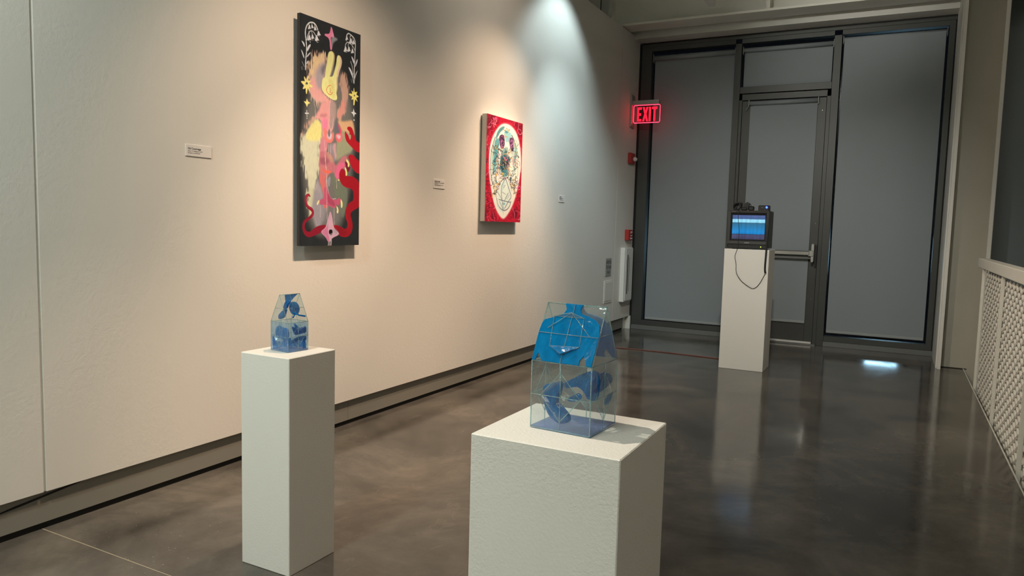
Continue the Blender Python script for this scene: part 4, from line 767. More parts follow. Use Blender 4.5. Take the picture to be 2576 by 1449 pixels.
 ('l', (70, 10, 34), 1.6, 0.8, 0.3,[48, 671, 45, 656, 44, 642, 28, 631, 32, 617]),
 ('l', (92, 8, 34), 1.8, 0.8, 0.3,[1024, 562, 1009, 549, 1017, 533, 1013, 518, 996, 505, 983, 491, 958, 485, 940, 473]),
 ('l', (228, 60, 84), 1.0, 0.8, 0.3,[82, 160, 102, 151, 124, 144, 147, 146, 171, 143]),
 ('l', (232, 120, 140), 1.4, 0.8, 0.3,[871, -40, 844, -35, 821, -41, 794, -38, 775, -26, 749, -21, 727, -28, 700, -26]),
 ('l', (110, 6, 30), 1.1, 0.8, 0.3,[952, 66, 965, 79, 991, 82, 998, 97, 1018, 107, 1027, 121]),
 ('l', (110, 6, 30), 1.8, 0.8, 0.3,[158, 9, 180, 1, 194, -12, 184, -24, 182, -38, 170, -50]),
 ('l', (228, 60, 84), 0.9, 0.8, 0.3,[984, 899, 956, 901, 928, 900, 903, 893, 876, 887, 849, 884, 826, 874]),
 ('l', (110, 6, 30), 1.2, 0.8, 0.3,[696, -12, 713, -2, 714, 14, 727, 26, 753, 27, 780, 24, 804, 29, 816, 42, 843, 42]),
 ('l', (70, 10, 34), 1.6, 0.8, 0.3,[237, 72, 260, 66, 284, 62, 303, 51, 308, 36, 325, 24, 322, 10, 324, -5]),
 ('l', (228, 60, 84), 1.8, 0.8, 0.3,[357, 979, 341, 967, 344, 952, 347, 936, 331, 924, 320, 910]),
 ('l', (228, 60, 84), 1.1, 0.8, 0.3,[953, 236, 951, 252, 950, 268, 929, 279, 922, 294, 922, 310, 908, 324]),
 ('l', (110, 6, 30), 0.9, 0.8, 0.3,[828, -64, 802, -67, 777, -60, 754, -65, 739, -76, 713, -74, 687, -74]),
 ('l', (120, 10, 26), 1.5, 0.8, 0.3,[79, 658, 102, 654, 126, 654, 140, 641, 164, 639, 180, 627, 196, 615, 199, 601, 202, 586]),
 ('l', (92, 8, 34), 1.6, 0.8, 0.3,[109, 212, 121, 224, 109, 237, 121, 249, 116, 264, 107, 278, 113, 291, 100, 304]),
 ('l', (232, 120, 140), 0.8, 0.8, 0.3,[26, 714, 3, 719, -12, 730, -8, 745, -3, 759]),
 ('l', (228, 60, 84), 1.4, 0.8, 0.3,[207, 914, 221, 927, 223, 942, 244, 950, 266, 943]),
 ('l', (232, 120, 140), 1.7, 0.8, 0.3,[824, 957, 823, 941, 828, 925, 819, 910, 804, 896, 790, 882, 767, 873, 770, 857]),
 ('l', (120, 10, 26), 1.4, 0.8, 0.3,[979, -68, 973, -52, 978, -37, 984, -23, 976, -7, 965, 8]),
 ('l', (92, 8, 34), 1.7, 0.8, 0.3,[866, 878, 839, 873, 811, 874, 793, 885, 785, 901, 769, 914, 766, 930]),
 ('l', (70, 10, 34), 1.5, 0.8, 0.3,[60, 94, 58, 80, 49, 67, 41, 55, 25, 45]),
 ('l', (228, 60, 84), 1.4, 0.8, 0.3,[201, 886, 209, 872, 196, 859, 172, 856, 147, 854]),
 ('l', (70, 10, 34), 1.6, 0.8, 0.3,[188, 9, 209, 0, 233, 0, 248, -13, 262, -26, 272, -40]),
 ('l', (110, 6, 30), 1.1, 0.8, 0.3,[64, 942, 86, 950, 92, 964, 83, 978, 66, 989, 46, 997, 22, 998, 2, 1006, -21, 1001]),
 ('l', (232, 120, 140), 0.9, 0.8, 0.3,[140, 51, 124, 63, 127, 77, 127, 91, 115, 104, 99, 116, 78, 124]),
 ('l', (70, 10, 34), 0.8, 0.8, 0.3,[94, 111, 114, 101, 112, 87, 106, 73, 88, 66, 64, 65, 42, 63]),
 ('l', (70, 10, 34), 1.7, 0.8, 0.3,[22, 462, 26, 447, 9, 438, -14, 437, -23, 424, -41, 415, -62, 410]),
 ('l', (120, 10, 26), 1.3, 0.8, 0.3,[1, 410, -10, 397, -33, 398, -56, 401, -74, 411, -97, 414]),
 ('l', (92, 8, 34), 1.6, 0.8, 0.3,[391, 965, 383, 980, 363, 990, 348, 1002, 358, 1016, 362, 1032, 348, 1044, 346, 1060, 352, 1075]),
 ('l', (120, 10, 26), 1.7, 0.8, 0.3,[-4, 356, 12, 345, 19, 331, 32, 318, 37, 304, 59, 296, 73, 284, 96, 285, 118, 278]),
 ('l', (92, 8, 34), 1.1, 0.8, 0.3,[127, 862, 149, 868, 158, 882, 142, 894, 118, 891, 104, 879, 91, 866, 82, 852]),
 ('l', (70, 10, 34), 1.3, 0.8, 0.3,[100, 903, 116, 892, 115, 877, 115, 861, 105, 848, 110, 833, 131, 826, 155, 823, 180, 823]),
 ('l', (110, 6, 30), 0.9, 0.8, 0.3,[46, 530, 51, 545, 73, 549, 88, 560, 108, 568, 115, 582]),
 ('l', (110, 6, 30), 1.5, 0.8, 0.3,[0, 744, 22, 738, 46, 738, 63, 727, 86, 731, 110, 730, 134, 733, 151, 722, 159, 708]),
 ('l', (120, 10, 26), 1.2, 0.8, 0.3,[8, 637, 26, 646, 46, 654, 69, 658, 72, 672, 65, 687, 73, 700]),
 ('l', (110, 6, 30), 1.3, 0.8, 0.3,[987, -9, 1003, -23, 1025, -34, 1038, -48, 1027, -62, 1045, -76, 1043, -91]),
 ('l', (70, 10, 34), 1.4, 0.8, 0.3,[153, 874, 134, 865, 110, 868, 89, 875, 68, 882, 67, 897]),
 ('l', (120, 10, 26), 1.0, 0.8, 0.3,[60, 52, 68, 38, 56, 27, 66, 14, 82, 2, 91, -12, 99, -26, 94, -40, 77, -47]),
 ('l', (120, 10, 26), 1.4, 0.8, 0.3,[38, 555, 51, 567, 47, 582, 28, 591, 5, 587, -15, 581, -22, 567]),
 ('l', (228, 60, 84), 0.8, 0.8, 0.3,[-14, 160, -7, 146, 11, 136, 35, 135, 58, 135, 79, 126]),
 ('l', (228, 60, 84), 1.1, 0.8, 0.3,[1015, 929, 1035, 941, 1064, 944, 1084, 933, 1083, 916]),
 ('l', (228, 60, 84), 0.7, 0.8, 0.3,[19, 961, 15, 976, 16, 991, -3, 1001, -22, 1009, -46, 1006]),
 ('l', (110, 6, 30), 1.2, 0.8, 0.3,[933, 149, 906, 151, 888, 140, 877, 126, 877, 111]),
 ('l', (92, 8, 34), 0.8, 0.8, 0.3,[928, -2, 923, -17, 906, -28, 879, -29, 857, -18, 855, -3, 871, 8, 870, 24]),
 ('l', (92, 8, 34), 1.2, 0.8, 0.3,[1009, 370, 1031, 379, 1034, 395, 1057, 403, 1086, 404, 1112, 410, 1138, 402, 1165, 407, 1183, 419]),
 ('l', (228, 60, 84), 1.1, 0.8, 0.3,[138, 832, 122, 821, 97, 823, 73, 825, 57, 835, 34, 831, 13, 839, -9, 834]),
 ('l', (232, 120, 140), 0.8, 0.8, 0.3,[57, 926, 54, 941, 64, 955, 66, 970, 88, 976, 101, 989, 109, 1004, 119, 1018, 141, 1025]),
 ('l', (110, 6, 30), 1.0, 0.8, 0.3,[103, 791, 85, 782, 62, 777, 40, 771, 17, 769]),
 ('l', (110, 6, 30), 1.5, 0.8, 0.3,[273, 919, 255, 929, 257, 944, 238, 954, 222, 966, 207, 978, 207, 993, 188, 1003]),
 ('l', (228, 60, 84), 0.9, 0.8, 0.3,[812, -55, 837, -51, 864, -52, 884, -63, 894, -79, 922, -83, 941, -96, 959, -109]),
 ('l', (110, 6, 30), 0.8, 0.8, 0.3,[842, 36, 816, 42, 792, 37, 778, 25, 770, 11, 749, 3, 750, -12]),
 ('l', (228, 60, 84), 1.7, 0.8, 0.3,[229, 986, 204, 986, 180, 981, 156, 979, 140, 967, 124, 955, 100, 957, 77, 952, 55, 958]),
 ('l', (232, 120, 140), 0.8, 0.8, 0.3,[110, 42, 118, 55, 111, 69, 88, 74, 76, 87, 55, 94, 48, 108]),
 ('l', (92, 8, 34), 1.0, 0.8, 0.3,[110, 832, 134, 830, 157, 825, 178, 832, 194, 843, 186, 858, 170, 869, 155, 881]),
 ('l', (92, 8, 34), 1.7, 0.8, 0.3,[48, 880, 49, 895, 66, 906, 90, 904, 114, 901]),
 ('l', (70, 10, 34), 1.0, 0.8, 0.3,[900, 883, 916, 870, 910, 854, 883, 850, 872, 835]),
 ('l', (110, 6, 30), 1.2, 0.8, 0.3,[172, 856, 186, 868, 210, 870, 231, 862, 251, 852, 272, 844, 295, 849, 317, 857, 340, 852]),
 ('l', (240, 190, 196), 0.8, 1.0, 0.4,[155, 23, 189, 49, 175, 92, 193, 109]),
 ('l', (240, 200, 200), 0.8, 1.0, 0.4,[254, 39, 212, 73, 235, 86]),
 ('p', (232, 80, 120), 2.1, 1.0, 0,[269, 22, 266, 28, 257, 34, 243, 39, 226, 42, 210, 42, 196, 40, 186, 36, 182, 31, 185, 25, 194, 19, 208, 15, 224, 12, 241, 11, 255, 13, 265, 17]),
 ('p', (238, 120, 130), 4.1, 0.9, 0,[489, 40, 640, 43, 781, 80, 885, 145, 956, 245, 987, 346, 993, 470, 972, 484, 956, 557, 913, 642, 848, 749, 757, 846, 634, 928, 514, 981, 407, 956, 287, 890, 203, 804, 141, 697, 90, 599, 65, 465, 66, 351, 103, 250, 177, 171, 282, 101, 383, 59]),
 ('p', (244, 232, 206), 2.3, 1.0, 0,[490, 48, 629, 50, 763, 85, 866, 147, 937, 247, 969, 347, 973, 471, 957, 493, 938, 557, 896, 643, 830, 749, 740, 844, 625, 921, 513, 973, 418, 952, 300, 886, 216, 801, 157, 697, 105, 598, 81, 464, 81, 350, 118, 252, 191, 174, 293, 104, 391, 64]),
 ('p', (44, 128, 130), 2.3, 0.9, 0,[379, 88, 491, 71, 448, 108, 349, 145, 308, 183, 233, 224, 242, 189, 293, 130]),
 ('p', (70, 146, 146), 4.7, 0.9, 0,[201, 226, 330, 192, 356, 237, 285, 335, 257, 415, 230, 513, 185, 496, 202, 418, 229, 320]),
 ('p', (24, 96, 100), 3.1, 0.8, 0,[248, 280, 324, 255, 274, 336, 246, 415, 228, 475, 203, 437, 219, 340]),
 ('l', (30, 58, 74), 2.3, 0.8, 0.8,[221, 202, 171, 267, 124, 347, 120, 462, 136, 576, 184, 644]),
 ('p', (128, 190, 186), 4.1, 0.85, 0,[449, 116, 587, 111, 683, 130, 664, 188, 584, 222, 503, 229, 475, 164]),
 ('p', (40, 120, 124), 2.6, 0.8, 0,[483, 113, 576, 112, 566, 133, 497, 139]),
 ('l', (34, 60, 76), 2.7, 0.85, 0.8,[684, 146, 760, 188, 808, 256, 791, 339, 756, 423]),
 ('l', (90, 160, 160), 2.7, 0.75, 1.2,[799, 217, 847, 274, 812, 370, 797, 481, 753, 529]),
 ('p', (90, 164, 162), 6.2, 0.7, 0,[192, 265, 255, 222, 349, 292, 312, 411, 276, 530, 189, 558, 150, 460, 154, 345]),
 ('p', (120, 182, 178), 6.2, 0.6, 0,[711, 184, 812, 224, 846, 335, 808, 460, 738, 505, 737, 343]),
 ('p', (60, 140, 142), 4.1, 0.7, 0,[395, 308, 507, 279, 580, 314, 513, 358, 399, 358]),
 ('p', (48, 34, 54), 0.9, 1.0, 0,[332, 171, 457, 152, 484, 203, 489, 261, 429, 301, 369, 290, 337, 238]),
 ('p', (72, 44, 66), 0.9, 1.0, 0,[599, 189, 674, 161, 741, 173, 733, 230, 750, 281, 710, 306, 658, 284, 621, 239]),
 ('l', (206, 112, 160), 0.9, 0.85, 0.3,[449, 181, 462, 177, 473, 171, 479, 163]),
 ('l', (212, 130, 172), 0.9, 0.85, 0.3,[685, 239, 696, 232, 711, 232, 726, 233]),
 ('l', (206, 112, 160), 0.9, 0.85, 0.3,[364, 258, 357, 251, 354, 243, 355, 235]),
 ('l', (212, 130, 172), 0.9, 0.85, 0.3,[654, 210, 642, 215, 629, 212, 614, 212]),
 ('l', (206, 112, 160), 0.9, 0.85, 0.3,[380, 245, 393, 247, 400, 254, 407, 261]),
 ('l', (212, 130, 172), 0.9, 0.85, 0.3,[715, 196, 700, 197, 686, 201, 672, 205]),
 ('l', (206, 112, 160), 0.9, 0.85, 0.3,[388, 258, 377, 264, 381, 272, 377, 280]),
 ('l', (212, 130, 172), 0.9, 0.85, 0.3,[710, 168, 708, 177, 717, 184, 729, 188]),
 ('l', (206, 112, 160), 0.9, 0.85, 0.3,[455, 230, 451, 239, 460, 245, 461, 253]),
 ('l', (212, 130, 172), 0.9, 0.85, 0.3,[685, 246, 690, 254, 704, 255, 719, 257]),
 ('l', (206, 112, 160), 0.9, 0.85, 0.3,[383, 282, 395, 286, 409, 287, 421, 282]),
 ('l', (212, 130, 172), 0.9, 0.85, 0.3,[697, 207, 698, 198, 692, 190, 688, 182]),
 ('l', (206, 112, 160), 0.9, 0.85, 0.3,[392, 223, 391, 232, 390, 240, 391, 248]),
 ('l', (212, 130, 172), 0.9, 0.85, 0.3,[680, 268, 676, 277, 679, 285, 679, 294]),
 ('l', (206, 112, 160), 0.9, 0.85, 0.3,[430, 251, 422, 258, 410, 263, 396, 264]),
 ('l', (212, 130, 172), 0.9, 0.85, 0.3,[689, 243, 674, 246, 661, 251, 646, 253]),
 ('l', (206, 112, 160), 0.9, 0.85, 0.3,[427, 205, 430, 213, 438, 220, 452, 221]),
 ('l', (212, 130, 172), 0.9, 0.85, 0.3,[626, 235, 622, 244, 622, 252, 611, 259]),
 ('l', (206, 112, 160), 0.9, 0.85, 0.3,[448, 215, 455, 222, 470, 222, 479, 228]),
 ('l', (212, 130, 172), 0.9, 0.85, 0.3,[617, 186, 611, 194, 613, 203, 602, 209]),
 ('l', (206, 112, 160), 0.9, 0.85, 0.3,[449, 261, 440, 268, 427, 272, 413, 273]),
 ('l', (212, 130, 172), 0.9, 0.85, 0.3,[698, 191, 683, 195, 669, 193, 662, 186]),
 ('l', (206, 112, 160), 0.9, 0.85, 0.3,[410, 228, 401, 235, 391, 241, 384, 249]),
 ('l', (212, 130, 172), 0.9, 0.85, 0.3,[670, 232, 684, 234, 691, 241, 697, 248]),
 ('l', (206, 112, 160), 0.9, 0.85, 0.3,[373, 177, 373, 185, 376, 193, 378, 201]),
 ('l', (212, 130, 172), 0.9, 0.85, 0.3,[633, 246, 640, 238, 634, 230, 628, 223]),
 ('l', (206, 112, 160), 0.9, 0.85, 0.3,[439, 220, 425, 219, 410, 222, 397, 225]),
 ('l', (212, 130, 172), 0.9, 0.85, 0.3,[632, 194, 621, 200, 606, 200, 593, 205]),
 ('l', (206, 112, 160), 0.9, 0.85, 0.3,[380, 235, 380, 227, 384, 219, 395, 213]),
 ('l', (212, 130, 172), 0.9, 0.85, 0.3,[695, 272, 691, 264, 676, 262, 661, 262]),
 ('l', (206, 112, 160), 0.9, 0.85, 0.3,[382, 222, 374, 216, 378, 208, 373, 200]),
 ('l', (212, 130, 172), 0.9, 0.85, 0.3,[714, 206, 718, 214, 716, 222, 702, 226]),
 ('l', (206, 112, 160), 0.9, 0.85, 0.3,[416, 270, 409, 277, 395, 279, 381, 277]),
 ('l', (212, 130, 172), 0.9, 0.85, 0.3,[659, 185, 668, 191, 665, 200, 654, 206]),
 ('l', (206, 112, 160), 0.9, 0.85, 0.3,[418, 225, 406, 221, 403, 213, 399, 205]),
 ('l', (212, 130, 172), 0.9, 0.85, 0.3,[641, 240, 645, 248, 648, 256, 656, 263]),
 ('l', (206, 112, 160), 0.9, 0.85, 0.3,[446, 197, 458, 191, 468, 185, 481, 180]),
 ('l', (212, 130, 172), 0.9, 0.85, 0.3,[618, 195, 607, 190, 605, 182, 606, 173]),
 ('l', (206, 112, 160), 0.9, 0.85, 0.3,[363, 236, 358, 228, 346, 225, 333, 224]),
 ('l', (212, 130, 172), 0.9, 0.85, 0.3,[634, 230, 638, 238, 636, 247, 639, 255]),
 ('l', (206, 112, 160), 0.9, 0.85, 0.3,[416, 240, 411, 233, 399, 229, 392, 222]),
 ('l', (212, 130, 172), 0.9, 0.85, 0.3,[675, 238, 661, 242, 646, 241, 637, 248]),
 ('l', (206, 112, 160), 0.9, 0.85, 0.3,[425, 190, 430, 182, 430, 174, 425, 166]),
 ('l', (212, 130, 172), 0.9, 0.85, 0.3,[623, 182, 623, 191, 629, 198, 635, 206]),
 ('l', (206, 112, 160), 0.9, 0.85, 0.3,[441, 253, 448, 246, 454, 238, 468, 235]),
 ('l', (212, 130, 172), 0.9, 0.85, 0.3,[659, 175, 662, 167, 661, 158, 650, 153]),
 ('l', (206, 112, 160), 0.9, 0.85, 0.3,[386, 182, 398, 177, 411, 173, 424, 170]),
 ('l', (212, 130, 172), 0.9, 0.85, 0.3,[634, 250, 641, 257, 652, 262, 657, 270]),
 ('l', (206, 112, 160), 0.9, 0.85, 0.3,[453, 271, 439, 272, 430, 279, 423, 287]),
 ('l', (212, 130, 172), 0.9, 0.85, 0.3,[694, 222, 693, 213, 694, 205, 699, 196]),
 ('l', (206, 112, 160), 0.9, 0.85, 0.3,[378, 282, 384, 274, 395, 269, 406, 263]),
 ('l', (212, 130, 172), 0.9, 0.85, 0.3,[695, 222, 709, 223, 724, 223, 739, 223]),
 ('p', (22, 82, 92), 6.2, 0.95, 0,[354, 369, 511, 331, 679, 367, 647, 417, 591, 453, 595, 501, 412, 539, 339, 468, 391, 406]),
 ('p', (40, 130, 134), 4.1, 0.6, 0,[483, 262, 577, 274, 558, 335, 500, 339]),
 ('p', (16, 28, 40), 5.7, 0.95, 0,[446, 382, 597, 388, 556, 463, 440, 454]),
 ('p', (225, 225, 235), 1.0, 0.7, 0,[544, 426, 543, 430, 541, 434, 536, 437, 531, 438, 526, 438, 521, 436, 518, 432, 516, 427, 517, 423, 520, 419, 524, 416, 529, 415, 535, 415, 539, 417, 543, 421]),
 ('p', (60, 140, 142), 4.1, 0.85, 0,[455, 501, 605, 484, 633, 535, 529, 565, 424, 558]),
 ('p', (170, 205, 200), 3.1, 0.6, 0,[363, 494, 432, 498, 412, 547, 344, 550]),
 ('l', (24, 34, 40), 1.2, 0.9, 0.3,[565, 563, 588, 560, 610, 556, 615, 542, 600, 532, 606, 519, 629, 515]),
 ('l', (24, 34, 40), 1.2, 0.9, 0.3,[589, 570, 612, 572, 631, 579, 652, 585, 674, 579]),
 ('l', (206, 150, 60), 0.8, 0.9, 0.3,[660, 525, 640, 518, 617, 521, 598, 514]),
 ('l', (40, 44, 50), 1.3, 0.9, 0.3,[223, 584, 244, 582, 261, 589, 275, 599, 292, 607, 292, 620, 292, 633]),
 ('l', (44, 120, 122), 1.0, 0.9, 0.3,[361, 636, 382, 640, 402, 644, 425, 643]),
 ('l', (206, 150, 60), 1.3, 0.9, 0.3,[445, 403, 461, 412, 483, 412, 499, 421, 521, 420, 541, 425]),
 ('l', (40, 44, 50), 1.0, 0.9, 0.3,[737, 665, 733, 651, 711, 647, 688, 644, 680, 631, 695, 621]),
 ('l', (40, 44, 50), 0.9, 0.9, 0.3,[191, 498, 180, 509, 159, 513, 140, 508, 119, 511, 98, 512, 87, 523]),
 ('l', (206, 150, 60), 0.9, 0.9, 0.3,[172, 494, 191, 488, 199, 476, 217, 467]),
 ('l', (206, 150, 60), 1.2, 0.9, 0.3,[547, 427, 532, 438, 526, 451, 540, 461, 553, 471, 568, 481]),
 ('l', (28, 40, 48), 0.9, 0.9, 0.3,[403, 364, 413, 352, 421, 339, 438, 329, 452, 318, 449, 305]),
 ('l', (28, 40, 48), 1.4, 0.9, 0.3,[376, 327, 391, 316, 413, 316, 434, 319, 446, 330]),
 ('l', (205, 120, 150), 0.8, 0.9, 0.3,[548, 335, 563, 345, 579, 353, 599, 359]),
 ('l', (40, 44, 50), 0.9, 0.9, 0.3,[657, 383, 672, 373, 685, 361, 705, 353, 727, 348, 746, 355]),
 ('l', (44, 120, 122), 1.4, 0.9, 0.3,[814, 618, 824, 630, 836, 642, 849, 654]),
 ('l', (44, 120, 122), 1.0, 0.9, 0.3,[516, 469, 506, 481, 487, 489, 476, 501, 455, 506, 433, 503]),
 ('l', (30, 50, 60), 1.2, 0.9, 0.3,[353, 415, 372, 421, 392, 414, 399, 402, 400, 388]),
 ('l', (206, 150, 60), 1.0, 0.9, 0.3,[163, 315, 169, 303, 186, 294, 190, 281]),
 ('l', (44, 120, 122), 1.4, 0.9, 0.3,[791, 602, 814, 604, 832, 595, 856, 591, 878, 584, 895, 575]),
 ('l', (24, 34, 40), 0.9, 0.9, 0.3,[656, 631, 650, 644, 653, 657, 667, 668, 691, 669]),
 ('l', (30, 50, 60), 1.0, 0.9, 0.3,[516, 535, 534, 542, 555, 547, 574, 538]),
 ('l', (24, 34, 40), 1.4, 0.9, 0.3,[229, 316, 208, 319, 190, 313, 190, 300, 179, 290, 175, 278]),
 ('l', (28, 40, 48), 1.4, 0.9, 0.3,[703, 627, 710, 614, 694, 604, 671, 605, 662, 618]),
 ('l', (28, 40, 48), 1.2, 0.9, 0.3,[583, 491, 579, 505, 572, 518, 576, 531]),
 ('l', (205, 120, 150), 1.2, 0.9, 0.3,[299, 372, 317, 380, 328, 390, 332, 403]),
 ('l', (28, 40, 48), 1.3, 0.9, 0.3,[266, 459, 246, 465, 224, 466, 208, 459, 186, 459, 175, 449, 154, 446]),
 ('l', (44, 120, 122), 1.1, 0.9, 0.3,[464, 452, 482, 460, 489, 472, 474, 482, 458, 492, 436, 497]),
 ('l', (40, 44, 50), 1.4, 0.9, 0.3,[833, 633, 809, 635, 790, 627, 767, 631, 748, 624, 724, 621]),
 ('l', (28, 40, 48), 1.2, 0.9, 0.3,[351, 610, 364, 620, 385, 624, 400, 633, 413, 644, 428, 653]),
 ('l', (28, 40, 48), 1.3, 0.9, 0.3,[485, 479, 467, 487, 445, 490, 428, 482, 407, 479]),
 ('l', (206, 150, 60), 1.0, 0.9, 0.3,[784, 377, 807, 373, 819, 361, 816, 348, 802, 337, 783, 330]),
 ('l', (44, 120, 122), 1.4, 0.9, 0.3,[551, 313, 528, 315, 506, 319, 486, 326, 465, 331]),
 ('l', (206, 150, 60), 0.9, 0.9, 0.3,[447, 663, 436, 675, 433, 688, 423, 700, 430, 713, 446, 722, 459, 733]),
 ('l', (206, 150, 60), 1.3, 0.9, 0.3,[697, 461, 675, 456, 654, 451, 634, 445, 611, 445]),
 ('l', (206, 150, 60), 1.2, 0.9, 0.3,[636, 437, 635, 424, 628, 411, 624, 398]),
 ('l', (24, 34, 40), 1.3, 0.9, 0.3,[295, 367, 277, 375, 266, 387, 252, 398, 239, 409, 218, 408]),
 ('l', (44, 120, 122), 1.2, 0.9, 0.3,[416, 555, 429, 544, 450, 539, 465, 529, 477, 517]),
 ('l', (24, 34, 40), 1.3, 0.9, 0.3,[322, 302, 343, 305, 363, 309, 382, 313]),
 ('l', (24, 34, 40), 1.1, 0.9, 0.3,[284, 521, 298, 511, 294, 498, 308, 487, 329, 489, 351, 488, 363, 499]),
 ('l', (28, 40, 48), 0.9, 0.9, 0.3,[810, 495, 820, 483, 810, 470, 814, 457]),
 ('l', (206, 150, 60), 1.0, 0.9, 0.3,[282, 289, 260, 290, 240, 295, 218, 297, 201, 305]),
 ('l', (206, 150, 60), 1.3, 0.9, 0.3,[828, 577, 805, 579, 790, 569, 766, 570, 744, 575, 724, 583]),
 ('l', (205, 120, 150), 1.4, 0.9, 0.3,[883, 634, 876, 621, 877, 607, 883, 593, 866, 583]),
 ('l', (24, 34, 40), 1.0, 0.9, 0.3,[555, 667, 578, 663, 601, 664, 621, 658, 644, 660, 666, 666]),
 ('l', (205, 120, 150), 1.4, 0.9, 0.3,[569, 435, 571, 449, 587, 458, 589, 471, 581, 484]),
 ('l', (40, 44, 50), 1.2, 0.9, 0.3,[583, 620, 585, 606, 569, 597, 546, 598, 525, 593]),
 ('l', (206, 150, 60), 0.9, 0.9, 0.3,[660, 443, 650, 431, 660, 418, 676, 408, 693, 398, 716, 396, 737, 389]),
 ('l', (205, 120, 150), 0.9, 0.9, 0.3,[573, 407, 557, 398, 535, 401, 520, 412, 512, 425, 499, 436]),
 ('l', (30, 50, 60), 1.1, 0.9, 0.3,[435, 481, 413, 477, 399, 468, 402, 455, 394, 443]),
 ('l', (205, 120, 150), 1.4, 0.9, 0.3,[859, 448, 841, 439, 819, 434, 798, 428, 777, 435, 776, 449]),
 ('l', (30, 50, 60), 1.1, 0.9, 0.3,[681, 360, 697, 369, 704, 381, 707, 395, 716, 407]),
 ('l', (24, 34, 40), 0.9, 0.9, 0.3,[496, 292, 480, 284, 458, 288, 436, 290]),
 ('l', (206, 150, 60), 1.2, 0.9, 0.3,[567, 592, 561, 605, 545, 615, 522, 618, 500, 620]),
 ('l', (40, 44, 50), 0.9, 0.9, 0.3,[365, 486, 376, 497, 367, 509, 377, 521, 366, 532, 344, 533]),
 ('l', (44, 120, 122), 0.8, 0.9, 0.3,[498, 321, 509, 331, 508, 345, 490, 353, 470, 348, 452, 340]),
 ('l', (205, 120, 150), 1.4, 0.9, 0.3,[364, 320, 349, 312, 327, 310, 307, 315]),
 ('l', (206, 150, 60), 1.2, 0.9, 0.3,[373, 507, 351, 507, 331, 501, 327, 488, 340, 477]),
 ('l', (30, 50, 60), 1.2, 0.9, 0.3,[823, 422, 824, 435, 845, 441, 869, 444, 891, 449]),
 ('l', (206, 150, 60), 1.4, 0.9, 0.3,[478, 577, 458, 583, 447, 595, 428, 602, 407, 607, 385, 607]),
 ('l', (28, 40, 48), 1.2, 0.9, 0.3,[288, 356, 269, 351, 248, 349, 226, 349, 207, 344, 186, 345]),
 ('l', (24, 34, 40), 1.2, 0.9, 0.3,[615, 358, 593, 363, 576, 372, 570, 385, 585, 394, 583, 408]),
 ('l', (24, 34, 40), 1.2, 0.9, 0.3,[614, 667, 610, 680, 618, 693, 632, 704, 654, 708, 677, 704, 691, 693]),
 ('l', (24, 34, 40), 0.9, 0.9, 0.3,[331, 682, 315, 674, 298, 666, 278, 672]),
 ('l', (206, 150, 60), 1.4, 0.9, 0.3,[528, 374, 509, 382, 493, 393, 495, 406, 487, 419, 474, 430, 459, 441]),
 ('l', (206, 150, 60), 1.4, 0.9, 0.3,[263, 636, 256, 649, 248, 661, 228, 667, 217, 678, 211, 691]),
 ('l', (206, 150, 60), 0.8, 0.9, 0.3,[363, 433, 371, 445, 391, 451, 408, 458, 430, 456, 451, 451, 467, 441]),
 ('l', (24, 34, 40), 1.0, 0.9, 0.3,[766, 261, 745, 268, 736, 281, 732, 295, 736, 308]),
 ('l', (28, 40, 48), 0.9, 0.9, 0.3,[681, 411, 660, 406, 644, 397, 648, 383, 663, 372, 654, 360, 632, 358]),
 ('l', (40, 44, 50), 1.0, 0.9, 0.3,[272, 579, 271, 566, 257, 557, 250, 544, 252, 531, 242, 520]),
 ('l', (40, 44, 50), 1.1, 0.9, 0.3,[864, 384, 888, 385, 912, 383, 928, 393, 940, 405, 943, 419, 926, 429]),
 ('l', (28, 40, 48), 0.8, 0.9, 0.3,[225, 314, 223, 327, 208, 337, 199, 349, 199, 362, 182, 370]),
 ('l', (44, 120, 122), 1.4, 0.9, 0.3,[319, 439, 339, 444, 348, 456, 361, 466, 381, 471, 389, 484, 408, 490]),
 ('l', (44, 120, 122), 0.9, 0.9, 0.3,[815, 256, 832, 265, 842, 277, 830, 289, 837, 301, 860, 304]),
 ('l', (206, 150, 60), 1.0, 0.9, 0.3,[835, 434, 846, 446, 870, 447, 881, 459]),
 ('l', (24, 34, 40), 1.4, 0.9, 0.3,[372, 424, 372, 437, 391, 443, 411, 448, 419, 460]),
 ('l', (28, 40, 48), 0.8, 0.9, 0.3,[550, 577, 552, 590, 536, 601, 535, 614, 532, 628, 530, 641]),
 ('l', (206, 150, 60), 1.0, 0.9, 0.3,[209, 468, 190, 463, 169, 463, 156, 474, 135, 473]),
 ('l', (30, 50, 60), 1.4, 0.9, 0.3,[188, 438, 210, 436, 228, 428, 231, 415]),
 ('l', (40, 44, 50), 1.0, 0.9, 0.3,[856, 293, 874, 302, 878, 316, 879, 329, 894, 340, 918, 340]),
 ('l', (205, 120, 150), 0.9, 0.9, 0.3,[194, 630, 211, 637, 213, 650, 206, 663, 213, 675, 219, 688]),
 ('l', (24, 34, 40), 1.1, 0.9, 0.3,[556, 380, 575, 386, 581, 399, 597, 408, 615, 416, 623, 428]),
 ('l', (30, 50, 60), 1.1, 0.9, 0.3,[520, 612, 518, 626, 535, 635, 545, 647]),
 ('l', (30, 50, 60), 1.4, 0.9, 0.3,[795, 395, 813, 404, 806, 417, 813, 430]),
 ('l', (40, 44, 50), 1.0, 0.9, 0.3,[625, 558, 602, 557, 587, 568, 564, 566, 548, 576, 529, 583]),
 ('l', (24, 34, 40), 0.9, 0.9, 0.3,[837, 602, 814, 608, 792, 603, 768, 607, 754, 618, 747, 631]),
 ('l', (28, 40, 48), 1.1, 0.9, 0.3,[763, 296, 744, 289, 722, 285, 699, 283, 682, 293, 685, 306]),
